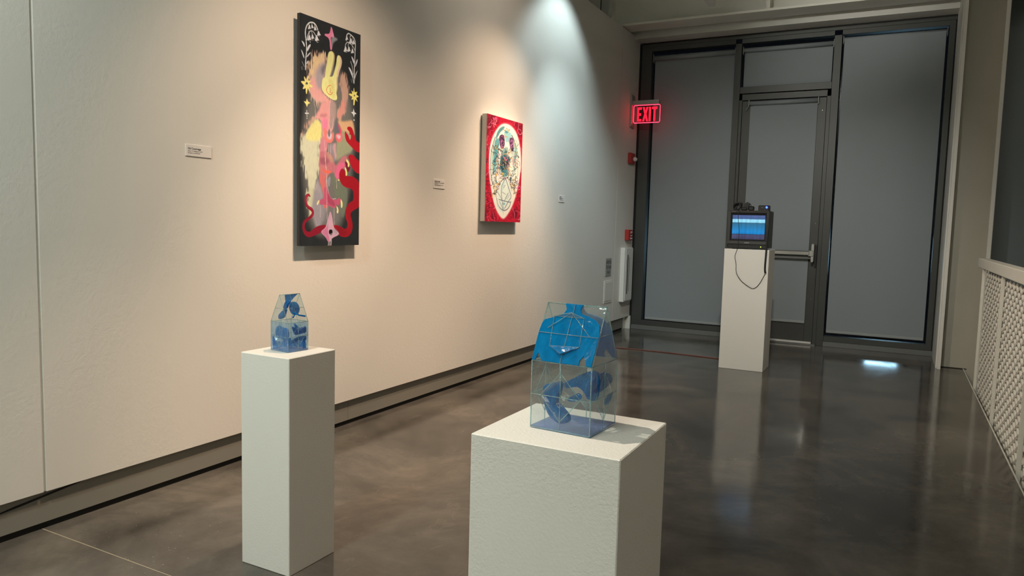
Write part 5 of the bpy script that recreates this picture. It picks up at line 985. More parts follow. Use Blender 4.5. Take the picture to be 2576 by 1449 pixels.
 ('l', (28, 40, 48), 0.9, 0.9, 0.3,[598, 380, 576, 384, 556, 392, 541, 402, 539, 416, 521, 424, 517, 437]),
 ('l', (30, 50, 60), 1.2, 0.9, 0.3,[623, 452, 609, 464, 611, 477, 612, 490, 605, 504, 620, 513, 625, 527]),
 ('l', (206, 150, 60), 1.1, 0.9, 0.3,[598, 639, 601, 626, 599, 612, 580, 604]),
 ('l', (206, 150, 60), 1.3, 0.9, 0.3,[810, 461, 790, 454, 767, 452, 753, 441]),
 ('l', (44, 120, 122), 1.4, 0.9, 0.3,[296, 291, 306, 279, 321, 269, 314, 257]),
 ('l', (40, 44, 50), 1.0, 0.9, 0.3,[685, 492, 705, 499, 726, 492, 749, 490]),
 ('l', (40, 44, 50), 0.9, 0.9, 0.3,[251, 507, 265, 496, 286, 492, 307, 487, 326, 492, 348, 493, 367, 486]),
 ('l', (206, 150, 60), 1.1, 0.9, 0.3,[784, 389, 764, 383, 742, 379, 721, 374, 711, 362]),
 ('l', (24, 34, 40), 1.1, 0.9, 0.3,[483, 396, 483, 409, 501, 417, 510, 429]),
 ('l', (205, 120, 150), 0.8, 0.9, 0.3,[388, 588, 379, 576, 358, 572, 350, 560, 331, 554]),
 ('l', (28, 40, 48), 1.2, 0.9, 0.3,[173, 430, 191, 423, 212, 424, 234, 425]),
 ('l', (205, 120, 150), 1.3, 0.9, 0.3,[585, 458, 606, 453, 616, 440, 612, 427, 612, 413, 616, 400]),
 ('l', (44, 120, 122), 1.2, 0.9, 0.3,[564, 410, 545, 403, 523, 407, 504, 415]),
 ('l', (40, 44, 50), 1.1, 0.9, 0.3,[871, 441, 862, 429, 862, 415, 844, 407]),
 ('l', (40, 44, 50), 1.2, 0.9, 0.3,[293, 377, 313, 370, 335, 371, 349, 360, 344, 348, 328, 340, 309, 334]),
 ('l', (205, 120, 150), 0.8, 0.9, 0.3,[575, 470, 577, 483, 585, 496, 605, 502, 623, 510, 626, 523, 642, 533]),
 ('l', (40, 44, 50), 1.0, 0.9, 0.3,[211, 358, 190, 359, 179, 348, 159, 344, 139, 342, 120, 337, 119, 324]),
 ('l', (24, 34, 40), 1.2, 0.9, 0.3,[412, 630, 399, 641, 379, 647, 361, 640, 357, 627, 358, 613]),
 ('l', (28, 40, 48), 1.4, 0.9, 0.3,[657, 293, 673, 302, 683, 314, 679, 327]),
 ('l', (30, 50, 60), 1.1, 0.9, 0.3,[260, 632, 281, 630, 303, 630, 318, 639, 339, 641, 361, 637]),
 ('l', (206, 150, 60), 1.1, 0.9, 0.3,[403, 541, 381, 538, 369, 528, 349, 522, 331, 516]),
 ('l', (30, 50, 60), 1.2, 0.9, 0.3,[325, 526, 303, 529, 294, 541, 294, 554, 282, 565, 264, 574, 264, 587]),
 ('l', (205, 120, 150), 1.4, 0.9, 0.3,[802, 619, 804, 633, 813, 646, 825, 658]),
 ('l', (206, 150, 60), 0.8, 0.9, 0.3,[284, 310, 265, 305, 244, 307, 227, 316]),
 ('l', (206, 150, 60), 1.1, 0.9, 0.3,[842, 421, 833, 409, 827, 396, 828, 382, 825, 369]),
 ('l', (44, 120, 122), 0.9, 0.9, 0.3,[842, 609, 865, 613, 889, 612, 913, 615, 931, 624, 944, 636]),
 ('l', (24, 34, 40), 0.9, 0.9, 0.3,[716, 487, 739, 490, 762, 489, 781, 480, 803, 475, 821, 465, 845, 463]),
 ('l', (24, 34, 40), 1.4, 0.9, 0.3,[591, 603, 585, 616, 588, 630, 583, 643]),
 ('l', (40, 44, 50), 1.2, 0.9, 0.3,[727, 340, 726, 326, 711, 316, 715, 303]),
 ('l', (24, 34, 40), 0.8, 0.9, 0.3,[811, 578, 835, 579, 849, 590, 845, 604]),
 ('l', (28, 40, 48), 1.3, 0.9, 0.3,[624, 430, 629, 443, 627, 456, 636, 468, 624, 480, 626, 493, 643, 502]),
 ('l', (206, 150, 60), 1.3, 0.9, 0.3,[727, 372, 710, 363, 686, 365, 664, 369, 641, 372]),
 ('l', (205, 120, 150), 1.4, 0.9, 0.3,[832, 653, 856, 654, 880, 658, 902, 663, 922, 671, 945, 666, 970, 664]),
 ('l', (28, 40, 48), 0.9, 0.9, 0.3,[768, 292, 791, 294, 814, 296, 823, 309]),
 ('l', (28, 40, 48), 1.0, 0.9, 0.3,[234, 680, 235, 666, 237, 653, 235, 640, 248, 629, 256, 617, 275, 610]),
 ('l', (28, 40, 48), 0.9, 0.9, 0.3,[237, 521, 215, 522, 204, 533, 193, 545, 175, 552, 162, 562, 143, 569]),
 ('l', (28, 40, 48), 1.3, 0.9, 0.3,[311, 439, 302, 428, 287, 419, 265, 421, 250, 431, 228, 431]),
 ('l', (30, 50, 60), 1.4, 0.9, 0.3,[583, 420, 597, 430, 617, 436, 640, 437]),
 ('l', (44, 120, 122), 1.1, 0.9, 0.3,[478, 407, 479, 394, 471, 382, 468, 369]),
 ('l', (30, 50, 60), 1.4, 0.9, 0.3,[261, 604, 272, 592, 264, 580, 261, 567, 270, 555]),
 ('l', (206, 150, 60), 1.0, 0.9, 0.3,[581, 586, 563, 595, 541, 593, 524, 603, 515, 615]),
 ('l', (30, 50, 60), 0.9, 0.9, 0.3,[516, 306, 496, 312, 493, 326, 485, 338, 489, 351, 487, 364]),
 ('l', (205, 120, 150), 0.9, 0.9, 0.3,[493, 604, 492, 618, 495, 631, 478, 640, 457, 635, 434, 635]),
 ('l', (30, 50, 60), 1.2, 0.9, 0.3,[286, 391, 279, 379, 288, 366, 303, 357, 314, 345, 316, 332]),
 ('l', (205, 120, 150), 0.9, 0.9, 0.3,[297, 537, 275, 537, 255, 534, 247, 522, 257, 510]),
 ('l', (44, 120, 122), 1.2, 0.9, 0.3,[608, 565, 612, 551, 628, 541, 651, 540]),
 ('l', (44, 120, 122), 1.4, 0.9, 0.3,[553, 270, 564, 281, 573, 293, 564, 305]),
 ('l', (44, 120, 122), 0.9, 0.9, 0.3,[182, 605, 184, 592, 175, 581, 154, 580, 133, 581]),
 ('l', (44, 120, 122), 0.8, 0.9, 0.3,[699, 326, 699, 339, 694, 353, 698, 366]),
 ('l', (206, 150, 60), 1.1, 0.9, 0.3,[315, 670, 311, 684, 299, 695, 280, 702, 261, 708, 248, 719, 226, 721]),
 ('l', (24, 34, 40), 1.0, 0.9, 0.3,[766, 477, 787, 469, 810, 467, 834, 464, 843, 451, 862, 442, 886, 442]),
 ('l', (24, 34, 40), 1.3, 0.9, 0.3,[444, 532, 424, 539, 402, 536, 383, 543]),
 ('l', (30, 50, 60), 1.2, 0.9, 0.3,[187, 635, 183, 648, 167, 657, 146, 659, 125, 658, 106, 653]),
 ('l', (206, 150, 60), 1.2, 0.9, 0.3,[749, 636, 773, 634, 796, 632, 818, 638, 841, 632, 862, 626, 885, 620]),
 ('l', (40, 44, 50), 1.4, 0.9, 0.3,[723, 511, 715, 524, 704, 537, 683, 543]),
 ('l', (205, 120, 150), 1.0, 0.9, 0.3,[772, 628, 784, 640, 796, 652, 807, 664, 808, 678, 789, 686]),
 ('l', (30, 50, 60), 0.8, 0.9, 0.3,[242, 310, 221, 308, 202, 304, 195, 292, 176, 288, 156, 284]),
 ('l', (206, 150, 60), 1.1, 0.9, 0.3,[486, 492, 471, 502, 469, 516, 484, 526, 479, 539, 467, 550]),
 ('l', (44, 120, 122), 1.4, 0.9, 0.3,[477, 585, 475, 598, 490, 608, 497, 621, 514, 630, 534, 636]),
 ('l', (44, 120, 122), 1.1, 0.9, 0.3,[241, 399, 220, 403, 211, 415, 190, 418, 178, 429, 184, 441]),
 ('l', (40, 44, 50), 1.2, 0.9, 0.3,[336, 451, 327, 463, 311, 472, 298, 483, 276, 485]),
 ('l', (40, 44, 50), 1.0, 0.9, 0.3,[446, 637, 446, 624, 433, 613, 432, 599, 449, 591, 472, 592, 494, 593]),
 ('l', (28, 40, 48), 0.8, 0.9, 0.3,[602, 299, 622, 291, 644, 292, 662, 283, 665, 270, 661, 257, 646, 247]),
 ('l', (44, 120, 122), 1.2, 0.9, 0.3,[735, 553, 747, 541, 736, 529, 733, 515, 740, 502]),
 ('l', (40, 44, 50), 1.2, 0.9, 0.3,[388, 578, 409, 582, 431, 581, 454, 580, 470, 589, 490, 594]),
 ('l', (30, 50, 60), 1.2, 0.9, 0.3,[223, 570, 225, 583, 228, 596, 235, 609]),
 ('l', (30, 50, 60), 1.0, 0.9, 0.3,[557, 592, 538, 599, 515, 597, 499, 588, 481, 580, 460, 576, 456, 563]),
 ('l', (28, 40, 48), 1.1, 0.9, 0.3,[487, 479, 479, 467, 470, 455, 448, 454, 430, 463, 408, 466, 390, 459]),
 ('l', (24, 34, 40), 1.2, 0.9, 0.3,[412, 304, 392, 310, 369, 312, 348, 309, 327, 307, 305, 308, 284, 308]),
 ('l', (206, 150, 60), 1.3, 0.9, 0.3,[413, 541, 435, 543, 454, 549, 460, 562]),
 ('l', (44, 120, 122), 1.4, 0.9, 0.3,[738, 440, 756, 448, 778, 453, 789, 465]),
 ('l', (206, 150, 60), 0.9, 0.9, 0.3,[606, 347, 601, 334, 582, 327, 566, 318, 560, 306, 538, 304, 519, 297]),
 ('l', (44, 120, 122), 1.0, 0.9, 0.3,[518, 361, 496, 362, 475, 369, 456, 363, 434, 361, 415, 369, 401, 380]),
 ('l', (24, 34, 40), 0.9, 0.9, 0.3,[665, 647, 642, 649, 623, 657, 606, 666, 601, 680]),
 ('l', (30, 50, 60), 1.3, 0.9, 0.3,[312, 666, 316, 679, 311, 692, 301, 704, 294, 717, 274, 722]),
 ('l', (30, 50, 60), 0.9, 0.9, 0.3,[378, 410, 371, 398, 355, 389, 334, 393, 312, 396, 301, 408]),
 ('l', (205, 120, 150), 1.0, 0.9, 0.3,[806, 407, 783, 403, 759, 404, 737, 409, 718, 418, 706, 430]),
 ('l', (40, 44, 50), 1.3, 0.9, 0.3,[645, 268, 632, 280, 615, 290, 605, 302, 612, 315]),
 ('l', (44, 120, 122), 0.9, 0.9, 0.3,[212, 624, 190, 625, 172, 618, 154, 612, 135, 607, 126, 595]),
 ('l', (24, 34, 40), 1.1, 0.9, 0.3,[307, 307, 329, 304, 342, 294, 364, 291, 377, 301, 376, 314, 386, 326]),
 ('l', (44, 120, 122), 1.3, 0.9, 0.3,[253, 602, 256, 615, 275, 620, 297, 621, 315, 628, 336, 632]),
 ('l', (28, 40, 48), 0.9, 0.9, 0.3,[254, 301, 273, 294, 290, 285, 293, 272, 309, 262, 312, 249]),
 ('l', (30, 50, 60), 1.0, 0.9, 0.3,[810, 348, 833, 342, 856, 337, 880, 336, 897, 345, 921, 346]),
 ('l', (28, 40, 48), 0.9, 0.9, 0.3,[244, 432, 242, 445, 257, 453, 279, 453, 301, 454, 316, 462]),
 ('l', (30, 50, 60), 1.0, 0.9, 0.3,[428, 420, 430, 433, 450, 438, 473, 435, 487, 424, 483, 411, 468, 402]),
 ('l', (30, 50, 60), 1.2, 0.9, 0.3,[526, 610, 504, 609, 482, 614, 471, 625, 477, 638, 479, 652, 494, 661]),
 ('l', (30, 50, 60), 1.0, 0.9, 0.3,[818, 582, 819, 568, 811, 555, 826, 544, 831, 531]),
 ('l', (44, 120, 122), 1.1, 0.9, 0.3,[613, 367, 611, 353, 612, 340, 619, 327]),
 ('l', (206, 150, 60), 1.0, 0.9, 0.3,[853, 298, 829, 301, 806, 303, 783, 308, 769, 320]),
 ('l', (28, 40, 48), 1.0, 0.9, 0.3,[294, 532, 312, 540, 328, 548, 349, 544]),
 ('l', (44, 120, 122), 1.3, 0.9, 0.3,[300, 625, 284, 616, 265, 610, 247, 603]),
 ('l', (206, 150, 60), 1.4, 0.9, 0.3,[360, 465, 349, 454, 327, 456, 312, 446, 290, 445]),
 ('l', (206, 150, 60), 1.4, 0.9, 0.3,[450, 355, 465, 344, 488, 343, 506, 334, 528, 329]),
 ('l', (30, 50, 60), 0.9, 0.9, 0.3,[854, 410, 869, 399, 866, 386, 875, 373]),
 ('l', (28, 40, 48), 1.0, 0.9, 0.3,[791, 363, 777, 374, 763, 386, 770, 399, 766, 412, 753, 424]),
 ('l', (44, 120, 122), 0.9, 0.9, 0.3,[572, 597, 573, 610, 587, 621, 610, 620]),
 ('l', (205, 120, 150), 1.2, 0.9, 0.3,[612, 627, 612, 614, 623, 602, 627, 588]),
 ('l', (206, 150, 60), 1.3, 0.9, 0.3,[546, 336, 569, 336, 582, 325, 605, 324, 626, 318, 649, 316, 663, 304]),
 ('l', (205, 120, 150), 1.1, 0.9, 0.3,[557, 570, 538, 579, 526, 591, 525, 604, 525, 618, 518, 631, 530, 642]),
 ('l', (206, 150, 60), 1.0, 0.9, 0.3,[519, 493, 508, 481, 487, 478, 473, 468, 467, 455, 478, 443]),
 ('l', (30, 50, 60), 1.1, 0.9, 0.3,[269, 362, 273, 375, 277, 387, 284, 400]),
 ('l', (44, 120, 122), 1.0, 0.9, 0.3,[886, 587, 892, 600, 911, 609, 930, 617, 952, 624]),
 ('l', (24, 34, 40), 1.4, 0.9, 0.3,[825, 318, 841, 327, 864, 331, 888, 331, 899, 343, 884, 354]),
 ('l', (205, 120, 150), 1.4, 0.9, 0.3,[331, 423, 314, 415, 293, 419, 276, 412, 257, 406]),
 ('l', (205, 120, 150), 1.0, 0.9, 0.3,[385, 557, 363, 557, 347, 548, 349, 535, 357, 523, 344, 512, 330, 502]),
 ('l', (30, 50, 60), 1.1, 0.9, 0.3,[667, 629, 691, 627, 714, 627, 734, 619, 733, 606, 749, 595]),
 ('l', (30, 50, 60), 1.1, 0.9, 0.3,[867, 632, 870, 618, 858, 606, 866, 592]),
 ('l', (30, 50, 60), 1.3, 0.9, 0.3,[470, 505, 473, 518, 480, 530, 477, 543, 487, 555, 486, 569, 488, 582]),
 ('l', (40, 44, 50), 1.0, 0.9, 0.3,[483, 514, 504, 518, 526, 513, 545, 519, 567, 523]),
 ('l', (28, 40, 48), 1.0, 0.9, 0.3,[635, 310, 614, 316, 592, 315, 569, 316]),
 ('l', (44, 120, 122), 1.4, 0.9, 0.3,[886, 559, 863, 555, 852, 543, 829, 541]),
 ('l', (205, 120, 150), 0.9, 0.9, 0.3,[829, 396, 850, 402, 874, 403, 887, 414, 911, 415]),
 ('l', (206, 150, 60), 1.1, 0.9, 0.3,[315, 496, 316, 509, 311, 522, 321, 534, 312, 546]),
 ('l', (44, 120, 122), 1.4, 0.9, 0.3,[446, 537, 460, 547, 476, 556, 494, 563, 512, 571]),
 ('l', (206, 150, 60), 0.8, 0.9, 0.3,[635, 470, 618, 480, 596, 485, 579, 495, 580, 508, 600, 514]),
 ('l', (30, 50, 60), 1.0, 0.9, 0.3,[852, 265, 836, 255, 837, 242, 854, 231, 875, 223, 895, 215, 903, 201]),
 ('l', (40, 44, 50), 1.3, 0.9, 0.3,[603, 501, 598, 488, 599, 475, 591, 462, 594, 449]),
 ('l', (44, 120, 122), 1.2, 0.9, 0.3,[418, 460, 424, 447, 408, 438, 391, 430, 392, 417, 375, 409]),
 ('l', (44, 120, 122), 1.3, 0.9, 0.3,[218, 508, 215, 521, 207, 533, 220, 543]),
 ('l', (24, 34, 40), 1.4, 0.9, 0.3,[443, 405, 432, 394, 444, 383, 454, 371]),
 ('l', (205, 120, 150), 1.0, 0.9, 0.3,[767, 407, 765, 420, 744, 427, 720, 429]),
 ('l', (40, 44, 50), 1.2, 0.9, 0.3,[774, 353, 787, 341, 811, 339, 828, 329, 823, 315, 812, 304]),
 ('l', (24, 34, 40), 1.4, 0.9, 0.3,[423, 542, 436, 531, 435, 518, 425, 506, 427, 493]),
 ('l', (40, 44, 50), 1.2, 0.9, 0.3,[359, 394, 341, 388, 319, 387, 297, 386, 288, 375]),
 ('l', (24, 34, 40), 1.3, 0.9, 0.3,[765, 631, 767, 617, 749, 609, 726, 606]),
 ('l', (44, 120, 122), 1.3, 0.9, 0.3,[505, 621, 522, 612, 543, 606, 553, 594, 542, 582]),
 ('l', (206, 150, 60), 1.4, 0.9, 0.3,[812, 255, 794, 247, 770, 249, 758, 238, 759, 224, 767, 211, 773, 198]),
 ('l', (40, 44, 50), 1.2, 0.9, 0.3,[832, 512, 808, 516, 786, 521, 765, 528, 754, 541]),
 ('l', (205, 120, 150), 1.0, 0.9, 0.3,[880, 647, 904, 649, 924, 641, 948, 637, 972, 636, 988, 647, 1012, 651]),
 ('l', (205, 120, 150), 1.1, 0.9, 0.3,[836, 630, 836, 644, 821, 655, 808, 667]),
 ('l', (206, 150, 60), 1.2, 0.9, 0.3,[779, 593, 756, 589, 738, 581, 728, 568]),
 ('l', (30, 50, 60), 1.1, 0.9, 0.3,[339, 452, 320, 446, 323, 433, 325, 420, 325, 406]),
 ('l', (28, 40, 48), 1.1, 0.9, 0.3,[628, 644, 620, 657, 623, 670, 611, 682]),
 ('l', (205, 120, 150), 1.4, 0.9, 0.3,[769, 402, 762, 389, 770, 376, 791, 369, 811, 376, 833, 369, 853, 376]),
 ('l', (206, 150, 60), 0.9, 0.9, 0.3,[460, 676, 447, 665, 450, 651, 442, 639]),
 ('l', (205, 120, 150), 1.1, 0.9, 0.3,[384, 567, 374, 579, 353, 583, 341, 595]),
 ('l', (205, 120, 150), 1.3, 0.9, 0.3,[679, 613, 684, 627, 698, 638, 690, 651, 697, 664, 698, 677]),
 ('l', (24, 34, 40), 1.3, 0.9, 0.3,[344, 648, 357, 637, 379, 634, 397, 642]),
 ('l', (205, 120, 150), 1.3, 0.9, 0.3,[355, 486, 334, 482, 324, 471, 315, 459]),
 ('l', (206, 150, 60), 1.1, 0.9, 0.3,[674, 488, 651, 488, 631, 481, 608, 478, 589, 472, 583, 459, 590, 446]),
 ('l', (44, 120, 122), 1.0, 0.9, 0.3,[530, 548, 534, 534, 556, 530, 575, 522]),
 ('l', (40, 44, 50), 1.4, 0.9, 0.3,[333, 631, 322, 643, 323, 656, 339, 665]),
 ('l', (24, 34, 40), 1.1, 0.9, 0.3,[837, 591, 819, 582, 822, 569, 826, 555, 822, 541]),
 ('l', (44, 120, 122), 1.1, 0.9, 0.3,[426, 388, 404, 389, 382, 392, 362, 398]),
 ('l', (24, 34, 40), 1.4, 0.9, 0.3,[272, 658, 280, 670, 287, 682, 290, 695]),
 ('l', (40, 44, 50), 1.1, 0.9, 0.3,[282, 546, 260, 546, 239, 550, 218, 553, 199, 547]),
 ('l', (28, 40, 48), 0.9, 0.9, 0.3,[612, 337, 615, 324, 598, 316, 575, 316, 552, 314, 532, 310]),
 ('l', (206, 150, 60), 0.9, 0.9, 0.3,[837, 641, 833, 627, 814, 619, 799, 608, 788, 596, 767, 590]),
 ('l', (206, 150, 60), 1.0, 0.9, 0.3,[439, 333, 454, 322, 454, 309, 445, 298, 431, 288, 412, 283]),
 ('l', (206, 150, 60), 0.9, 0.9, 0.3,[663, 344, 652, 332, 650, 319, 657, 306, 655, 293, 651, 280, 636, 270]),
 ('l', (40, 44, 50), 1.2, 0.9, 0.3,[690, 552, 695, 539, 678, 530, 668, 518, 650, 510, 651, 496]),
 ('l', (40, 44, 50), 0.9, 0.9, 0.3,[331, 479, 313, 487, 308, 500, 314, 513, 305, 525, 284, 528, 270, 518]),
 ('l', (30, 50, 60), 1.4, 0.9, 0.3,[493, 480, 474, 488, 452, 485, 431, 481, 419, 470]),
 ('l', (206, 150, 60), 1.4, 0.9, 0.3,[771, 641, 768, 655, 784, 664, 777, 678, 782, 691, 800, 700]),
 ('l', (28, 40, 48), 1.4, 0.9, 0.3,[286, 341, 303, 332, 316, 320, 322, 308]),
 ('l', (40, 44, 50), 1.3, 0.9, 0.3,[531, 436, 508, 436, 493, 427, 481, 416, 470, 405]),
 ('l', (40, 44, 50), 1.3, 0.9, 0.3,[410, 353, 399, 342, 410, 330, 406, 318]),
 ('l', (205, 120, 150), 0.9, 0.9, 0.3,[482, 627, 504, 627, 517, 615, 521, 602, 505, 593]),
 ('l', (206, 150, 60), 1.4, 0.9, 0.3,[809, 438, 806, 424, 802, 411, 784, 403, 762, 398, 759, 385, 737, 380]),
 ('l', (205, 120, 150), 1.4, 0.9, 0.3,[318, 672, 335, 664, 354, 657, 362, 644, 370, 631, 361, 619, 362, 606]),
 ('l', (28, 40, 48), 0.9, 0.9, 0.3,[194, 532, 173, 536, 167, 549, 171, 562, 156, 571]),
 ('l', (205, 120, 150), 1.3, 0.9, 0.3,[769, 341, 750, 350, 753, 363, 738, 374, 722, 385, 729, 397]),
 ('l', (205, 120, 150), 1.3, 0.9, 0.3,[385, 345, 367, 353, 345, 355, 324, 355, 305, 363, 284, 361]),
 ('l', (44, 120, 122), 1.4, 0.9, 0.3,[748, 398, 771, 395, 787, 384, 788, 370, 796, 357, 819, 353, 833, 341]),
 ('l', (40, 44, 50), 0.8, 0.9, 0.3,[476, 492, 453, 493, 431, 496, 411, 502, 409, 515, 394, 525]),
 ('l', (28, 40, 48), 1.2, 0.9, 0.3,[531, 388, 553, 386, 562, 373, 561, 360, 570, 347, 573, 334]),
 ('l', (206, 150, 60), 1.0, 0.9, 0.3,[858, 262, 837, 257, 833, 243, 846, 231, 866, 222]),
 ('l', (24, 34, 40), 1.0, 0.9, 0.3,[488, 441, 477, 430, 457, 425, 443, 415, 443, 402]),
 ('l', (40, 44, 50), 1.1, 0.9, 0.3,[266, 491, 284, 483, 304, 477, 326, 474, 346, 478, 367, 482]),
 ('l', (24, 34, 40), 1.2, 0.9, 0.3,[198, 314, 198, 301, 216, 293, 228, 282, 249, 278, 270, 278]),
 ('l', (44, 120, 122), 1.4, 0.9, 0.3,[704, 597, 715, 585, 738, 583, 762, 582, 785, 577]),
 ('l', (30, 50, 60), 1.4, 0.9, 0.3,[195, 560, 196, 547, 182, 538, 188, 525]),
 ('l', (28, 40, 48), 0.9, 0.9, 0.3,[611, 538, 634, 537, 657, 538, 679, 532, 700, 537, 721, 543, 744, 544]),
 ('l', (24, 34, 40), 1.1, 0.9, 0.3,[812, 600, 809, 587, 809, 573, 826, 562, 847, 555, 849, 542]),
 ('l', (44, 120, 122), 1.3, 0.9, 0.3,[463, 381, 468, 368, 489, 363, 512, 361, 531, 353, 553, 351, 568, 340]),
 ('l', (28, 40, 48), 0.9, 0.9, 0.3,[268, 458, 271, 445, 260, 434, 256, 422, 259, 409, 266, 396]),
 ('l', (40, 44, 50), 1.3, 0.9, 0.3,[192, 548, 201, 535, 190, 525, 189, 512, 205, 502, 222, 494]),
 ('l', (30, 50, 60), 1.2, 0.9, 0.3,[503, 318, 517, 327, 539, 324, 558, 316, 564, 303, 571, 290, 566, 277]),
 ('l', (30, 50, 60), 1.1, 0.9, 0.3,[221, 526, 233, 515, 255, 514, 274, 519, 277, 532]),
 ('l', (30, 50, 60), 1.0, 0.9, 0.3,[310, 474, 307, 461, 317, 449, 337, 443, 340, 430, 326, 420, 304, 421]),
 ('l', (206, 150, 60), 1.2, 0.9, 0.3,[250, 457, 258, 444, 258, 431, 275, 423, 291, 413, 285, 400, 275, 389]),
 ('l', (206, 150, 60), 1.2, 0.9, 0.3,[331, 321, 310, 318, 294, 311, 277, 303, 255, 306, 239, 298]),
 ('l', (28, 40, 48), 1.3, 0.9, 0.3,[397, 570, 417, 565, 439, 565, 459, 558]),
 ('l', (214, 164, 60), 1.2, 0.9, 0.3,[276, 640, 293, 644, 308, 637, 325, 632, 344, 635]),
 ('l', (34, 44, 44), 1.2, 0.9, 0.3,[202, 685, 197, 674, 207, 665, 226, 665, 236, 675]),
 ('l', (34, 44, 44), 1.2, 0.9, 0.3,[294, 660, 305, 651, 321, 644, 340, 643, 348, 633]),
 ('l', (60, 80, 60), 1.2, 0.9, 0.3,[231, 665, 229, 654, 213, 649, 196, 644, 193, 633]),
 ('l', (214, 164, 60), 1.2, 0.9, 0.3,[234, 656, 244, 665, 263, 666, 270, 676, 287, 681]),
 ('l', (60, 80, 60), 1.2, 0.9, 0.3,[220, 647, 214, 636, 208, 626, 218, 616, 230, 607]),
 ('l', (214, 164, 60), 1.2, 0.9, 0.3,[256, 665, 239, 670, 230, 680, 223, 691, 228, 701]),
 ('l', (214, 164, 60), 1.2, 0.9, 0.3,[724, 661, 705, 658, 691, 650, 694, 638, 701, 627]),
 ('l', (28, 40, 40), 1.2, 0.9, 0.3,[768, 661, 754, 652, 735, 648, 717, 652, 697, 650]),
 ('l', (214, 164, 60), 1.2, 0.9, 0.3,[725, 646, 707, 641, 706, 629, 707, 617, 719, 608]),
 ('l', (28, 40, 40), 1.2, 0.9, 0.3,[790, 665, 788, 653, 784, 641, 779, 630, 793, 621]),
 ('l', (34, 44, 44), 1.2, 0.9, 0.3,[789, 661, 799, 651, 803, 639, 811, 628, 802, 617]),
 ('l', (28, 40, 40), 1.2, 0.9, 0.3,[712, 626, 692, 626, 672, 628, 655, 634, 635, 636]),
 ('l', (60, 80, 60), 1.2, 0.9, 0.3,[722, 665, 742, 662, 760, 656, 781, 656, 798, 649]),
 ('l', (214, 164, 60), 1.2, 0.9, 0.3,[222, 701, 232, 711, 230, 722, 240, 731, 259, 733]),
 ('l', (60, 80, 60), 1.2, 0.9, 0.3,[308, 711, 297, 721, 279, 724, 263, 731, 251, 740]),
 ('l', (28, 40, 40), 1.2, 0.9, 0.3,[251, 685, 254, 696, 251, 707, 237, 715, 231, 726]),
 ('l', (28, 40, 40), 1.2, 0.9, 0.3,[274, 698, 287, 706, 305, 705, 313, 695, 328, 687]),
 ('l', (28, 40, 40), 1.2, 0.9, 0.3,[273, 703, 265, 713, 276, 722, 281, 733, 281, 745]),
 ('l', (60, 80, 60), 1.2, 0.9, 0.3,[329, 719, 344, 712, 351, 702, 361, 692, 361, 680]),
 ('l', (214, 164, 60), 1.2, 0.9, 0.3,[231, 721, 244, 730, 247, 741, 249, 752, 258, 762]),
 ('l', (34, 44, 44), 1.2, 0.9, 0.3,[761, 675, 782, 675, 797, 667, 814, 661, 826, 651]),
 ('l', (60, 80, 60), 1.2, 0.9, 0.3,[821, 681, 815, 669, 798, 663, 794, 651, 795, 639]),
 ('l', (28, 40, 40), 1.2, 0.9, 0.3,[851, 700, 836, 708, 816, 711, 795, 709, 775, 712]),
 ('l', (214, 164, 60), 1.2, 0.9, 0.3,[821, 715, 838, 722, 837, 734, 846, 744, 867, 746]),
 ('l', (28, 40, 40), 1.2, 0.9, 0.3,[803, 682, 803, 693, 792, 704, 783, 715, 779, 726]),
 ('l', (214, 164, 60), 1.2, 0.9, 0.3,[823, 693, 811, 683, 801, 673, 781, 670, 764, 664]),
 ('l', (60, 80, 60), 1.2, 0.9, 0.3,[818, 701, 836, 695, 857, 695, 866, 705, 885, 711]),
 ('l', (28, 40, 40), 1.2, 0.9, 0.3,[248, 744, 250, 733, 249, 722, 243, 711, 247, 700]),
 ('l', (214, 164, 60), 1.2, 0.9, 0.3,[231, 732, 213, 731, 200, 739, 194, 750, 195, 761]),
 ('l', (34, 44, 44), 1.2, 0.9, 0.3,[227, 735, 244, 738, 261, 733, 276, 727, 284, 716]),
 ('l', (60, 80, 60), 1.2, 0.9, 0.3,[252, 737, 270, 739, 278, 749, 286, 760, 294, 770]),
 ('l', (34, 44, 44), 1.2, 0.9, 0.3,[260, 732, 242, 733, 228, 741, 211, 737, 192, 739]),
 ('l', (214, 164, 60), 1.2, 0.9, 0.3,[209, 736, 204, 747, 191, 755, 176, 762, 171, 773]),
 ('l', (34, 44, 44), 1.2, 0.9, 0.3,[254, 733, 238, 727, 220, 730, 201, 729, 189, 738]),
 ('l', (232, 112, 142), 1.9, 1.0, 0.4,[456, 370, 503, 379, 517, 403, 585, 379, 562, 357]),
 ('l', (206, 152, 66), 1.2, 1.0, 0.4,[425, 103, 495, 120, 529, 79, 566, 109, 630, 88, 576, 124]),
 ('l', (150, 110, 50), 0.6, 1.0, 0.4,[425, 103, 495, 124, 529, 81, 566, 113, 630, 88]),
 ('l', (206, 152, 66), 1.2, 1.0, 0.4,[474, 149, 488, 179, 545, 166, 569, 180]),
 ('l', (206, 152, 66), 1.7, 1.0, 0.4,[279, 251, 291, 269, 270, 278]),
 ('l', (206, 152, 66), 1.4, 1.0, 0.4,[171, 359, 183, 381]),
 ('l', (206, 140, 80), 1.2, 1.0, 0.4,[795, 177, 847, 205, 862, 236]),
 ('l', (206, 152, 66), 1.4, 1.0, 0.4,[866, 285, 856, 314, 872, 354, 886, 365, 858, 396, 879, 427]),
 ('l', (206, 152, 66), 1.4, 1.0, 0.4,[893, 443, 884, 489, 899, 513, 859, 548]),
 ('p', (224, 176, 70), 1.0, 0.9, 0,[307, 552, 306, 556, 301, 560, 293, 562, 284, 563, 274, 563, 266, 561, 261, 558, 259, 555, 260, 551, 265, 547, 273, 544, 282, 543, 292, 543, 300, 545, 305, 548]),
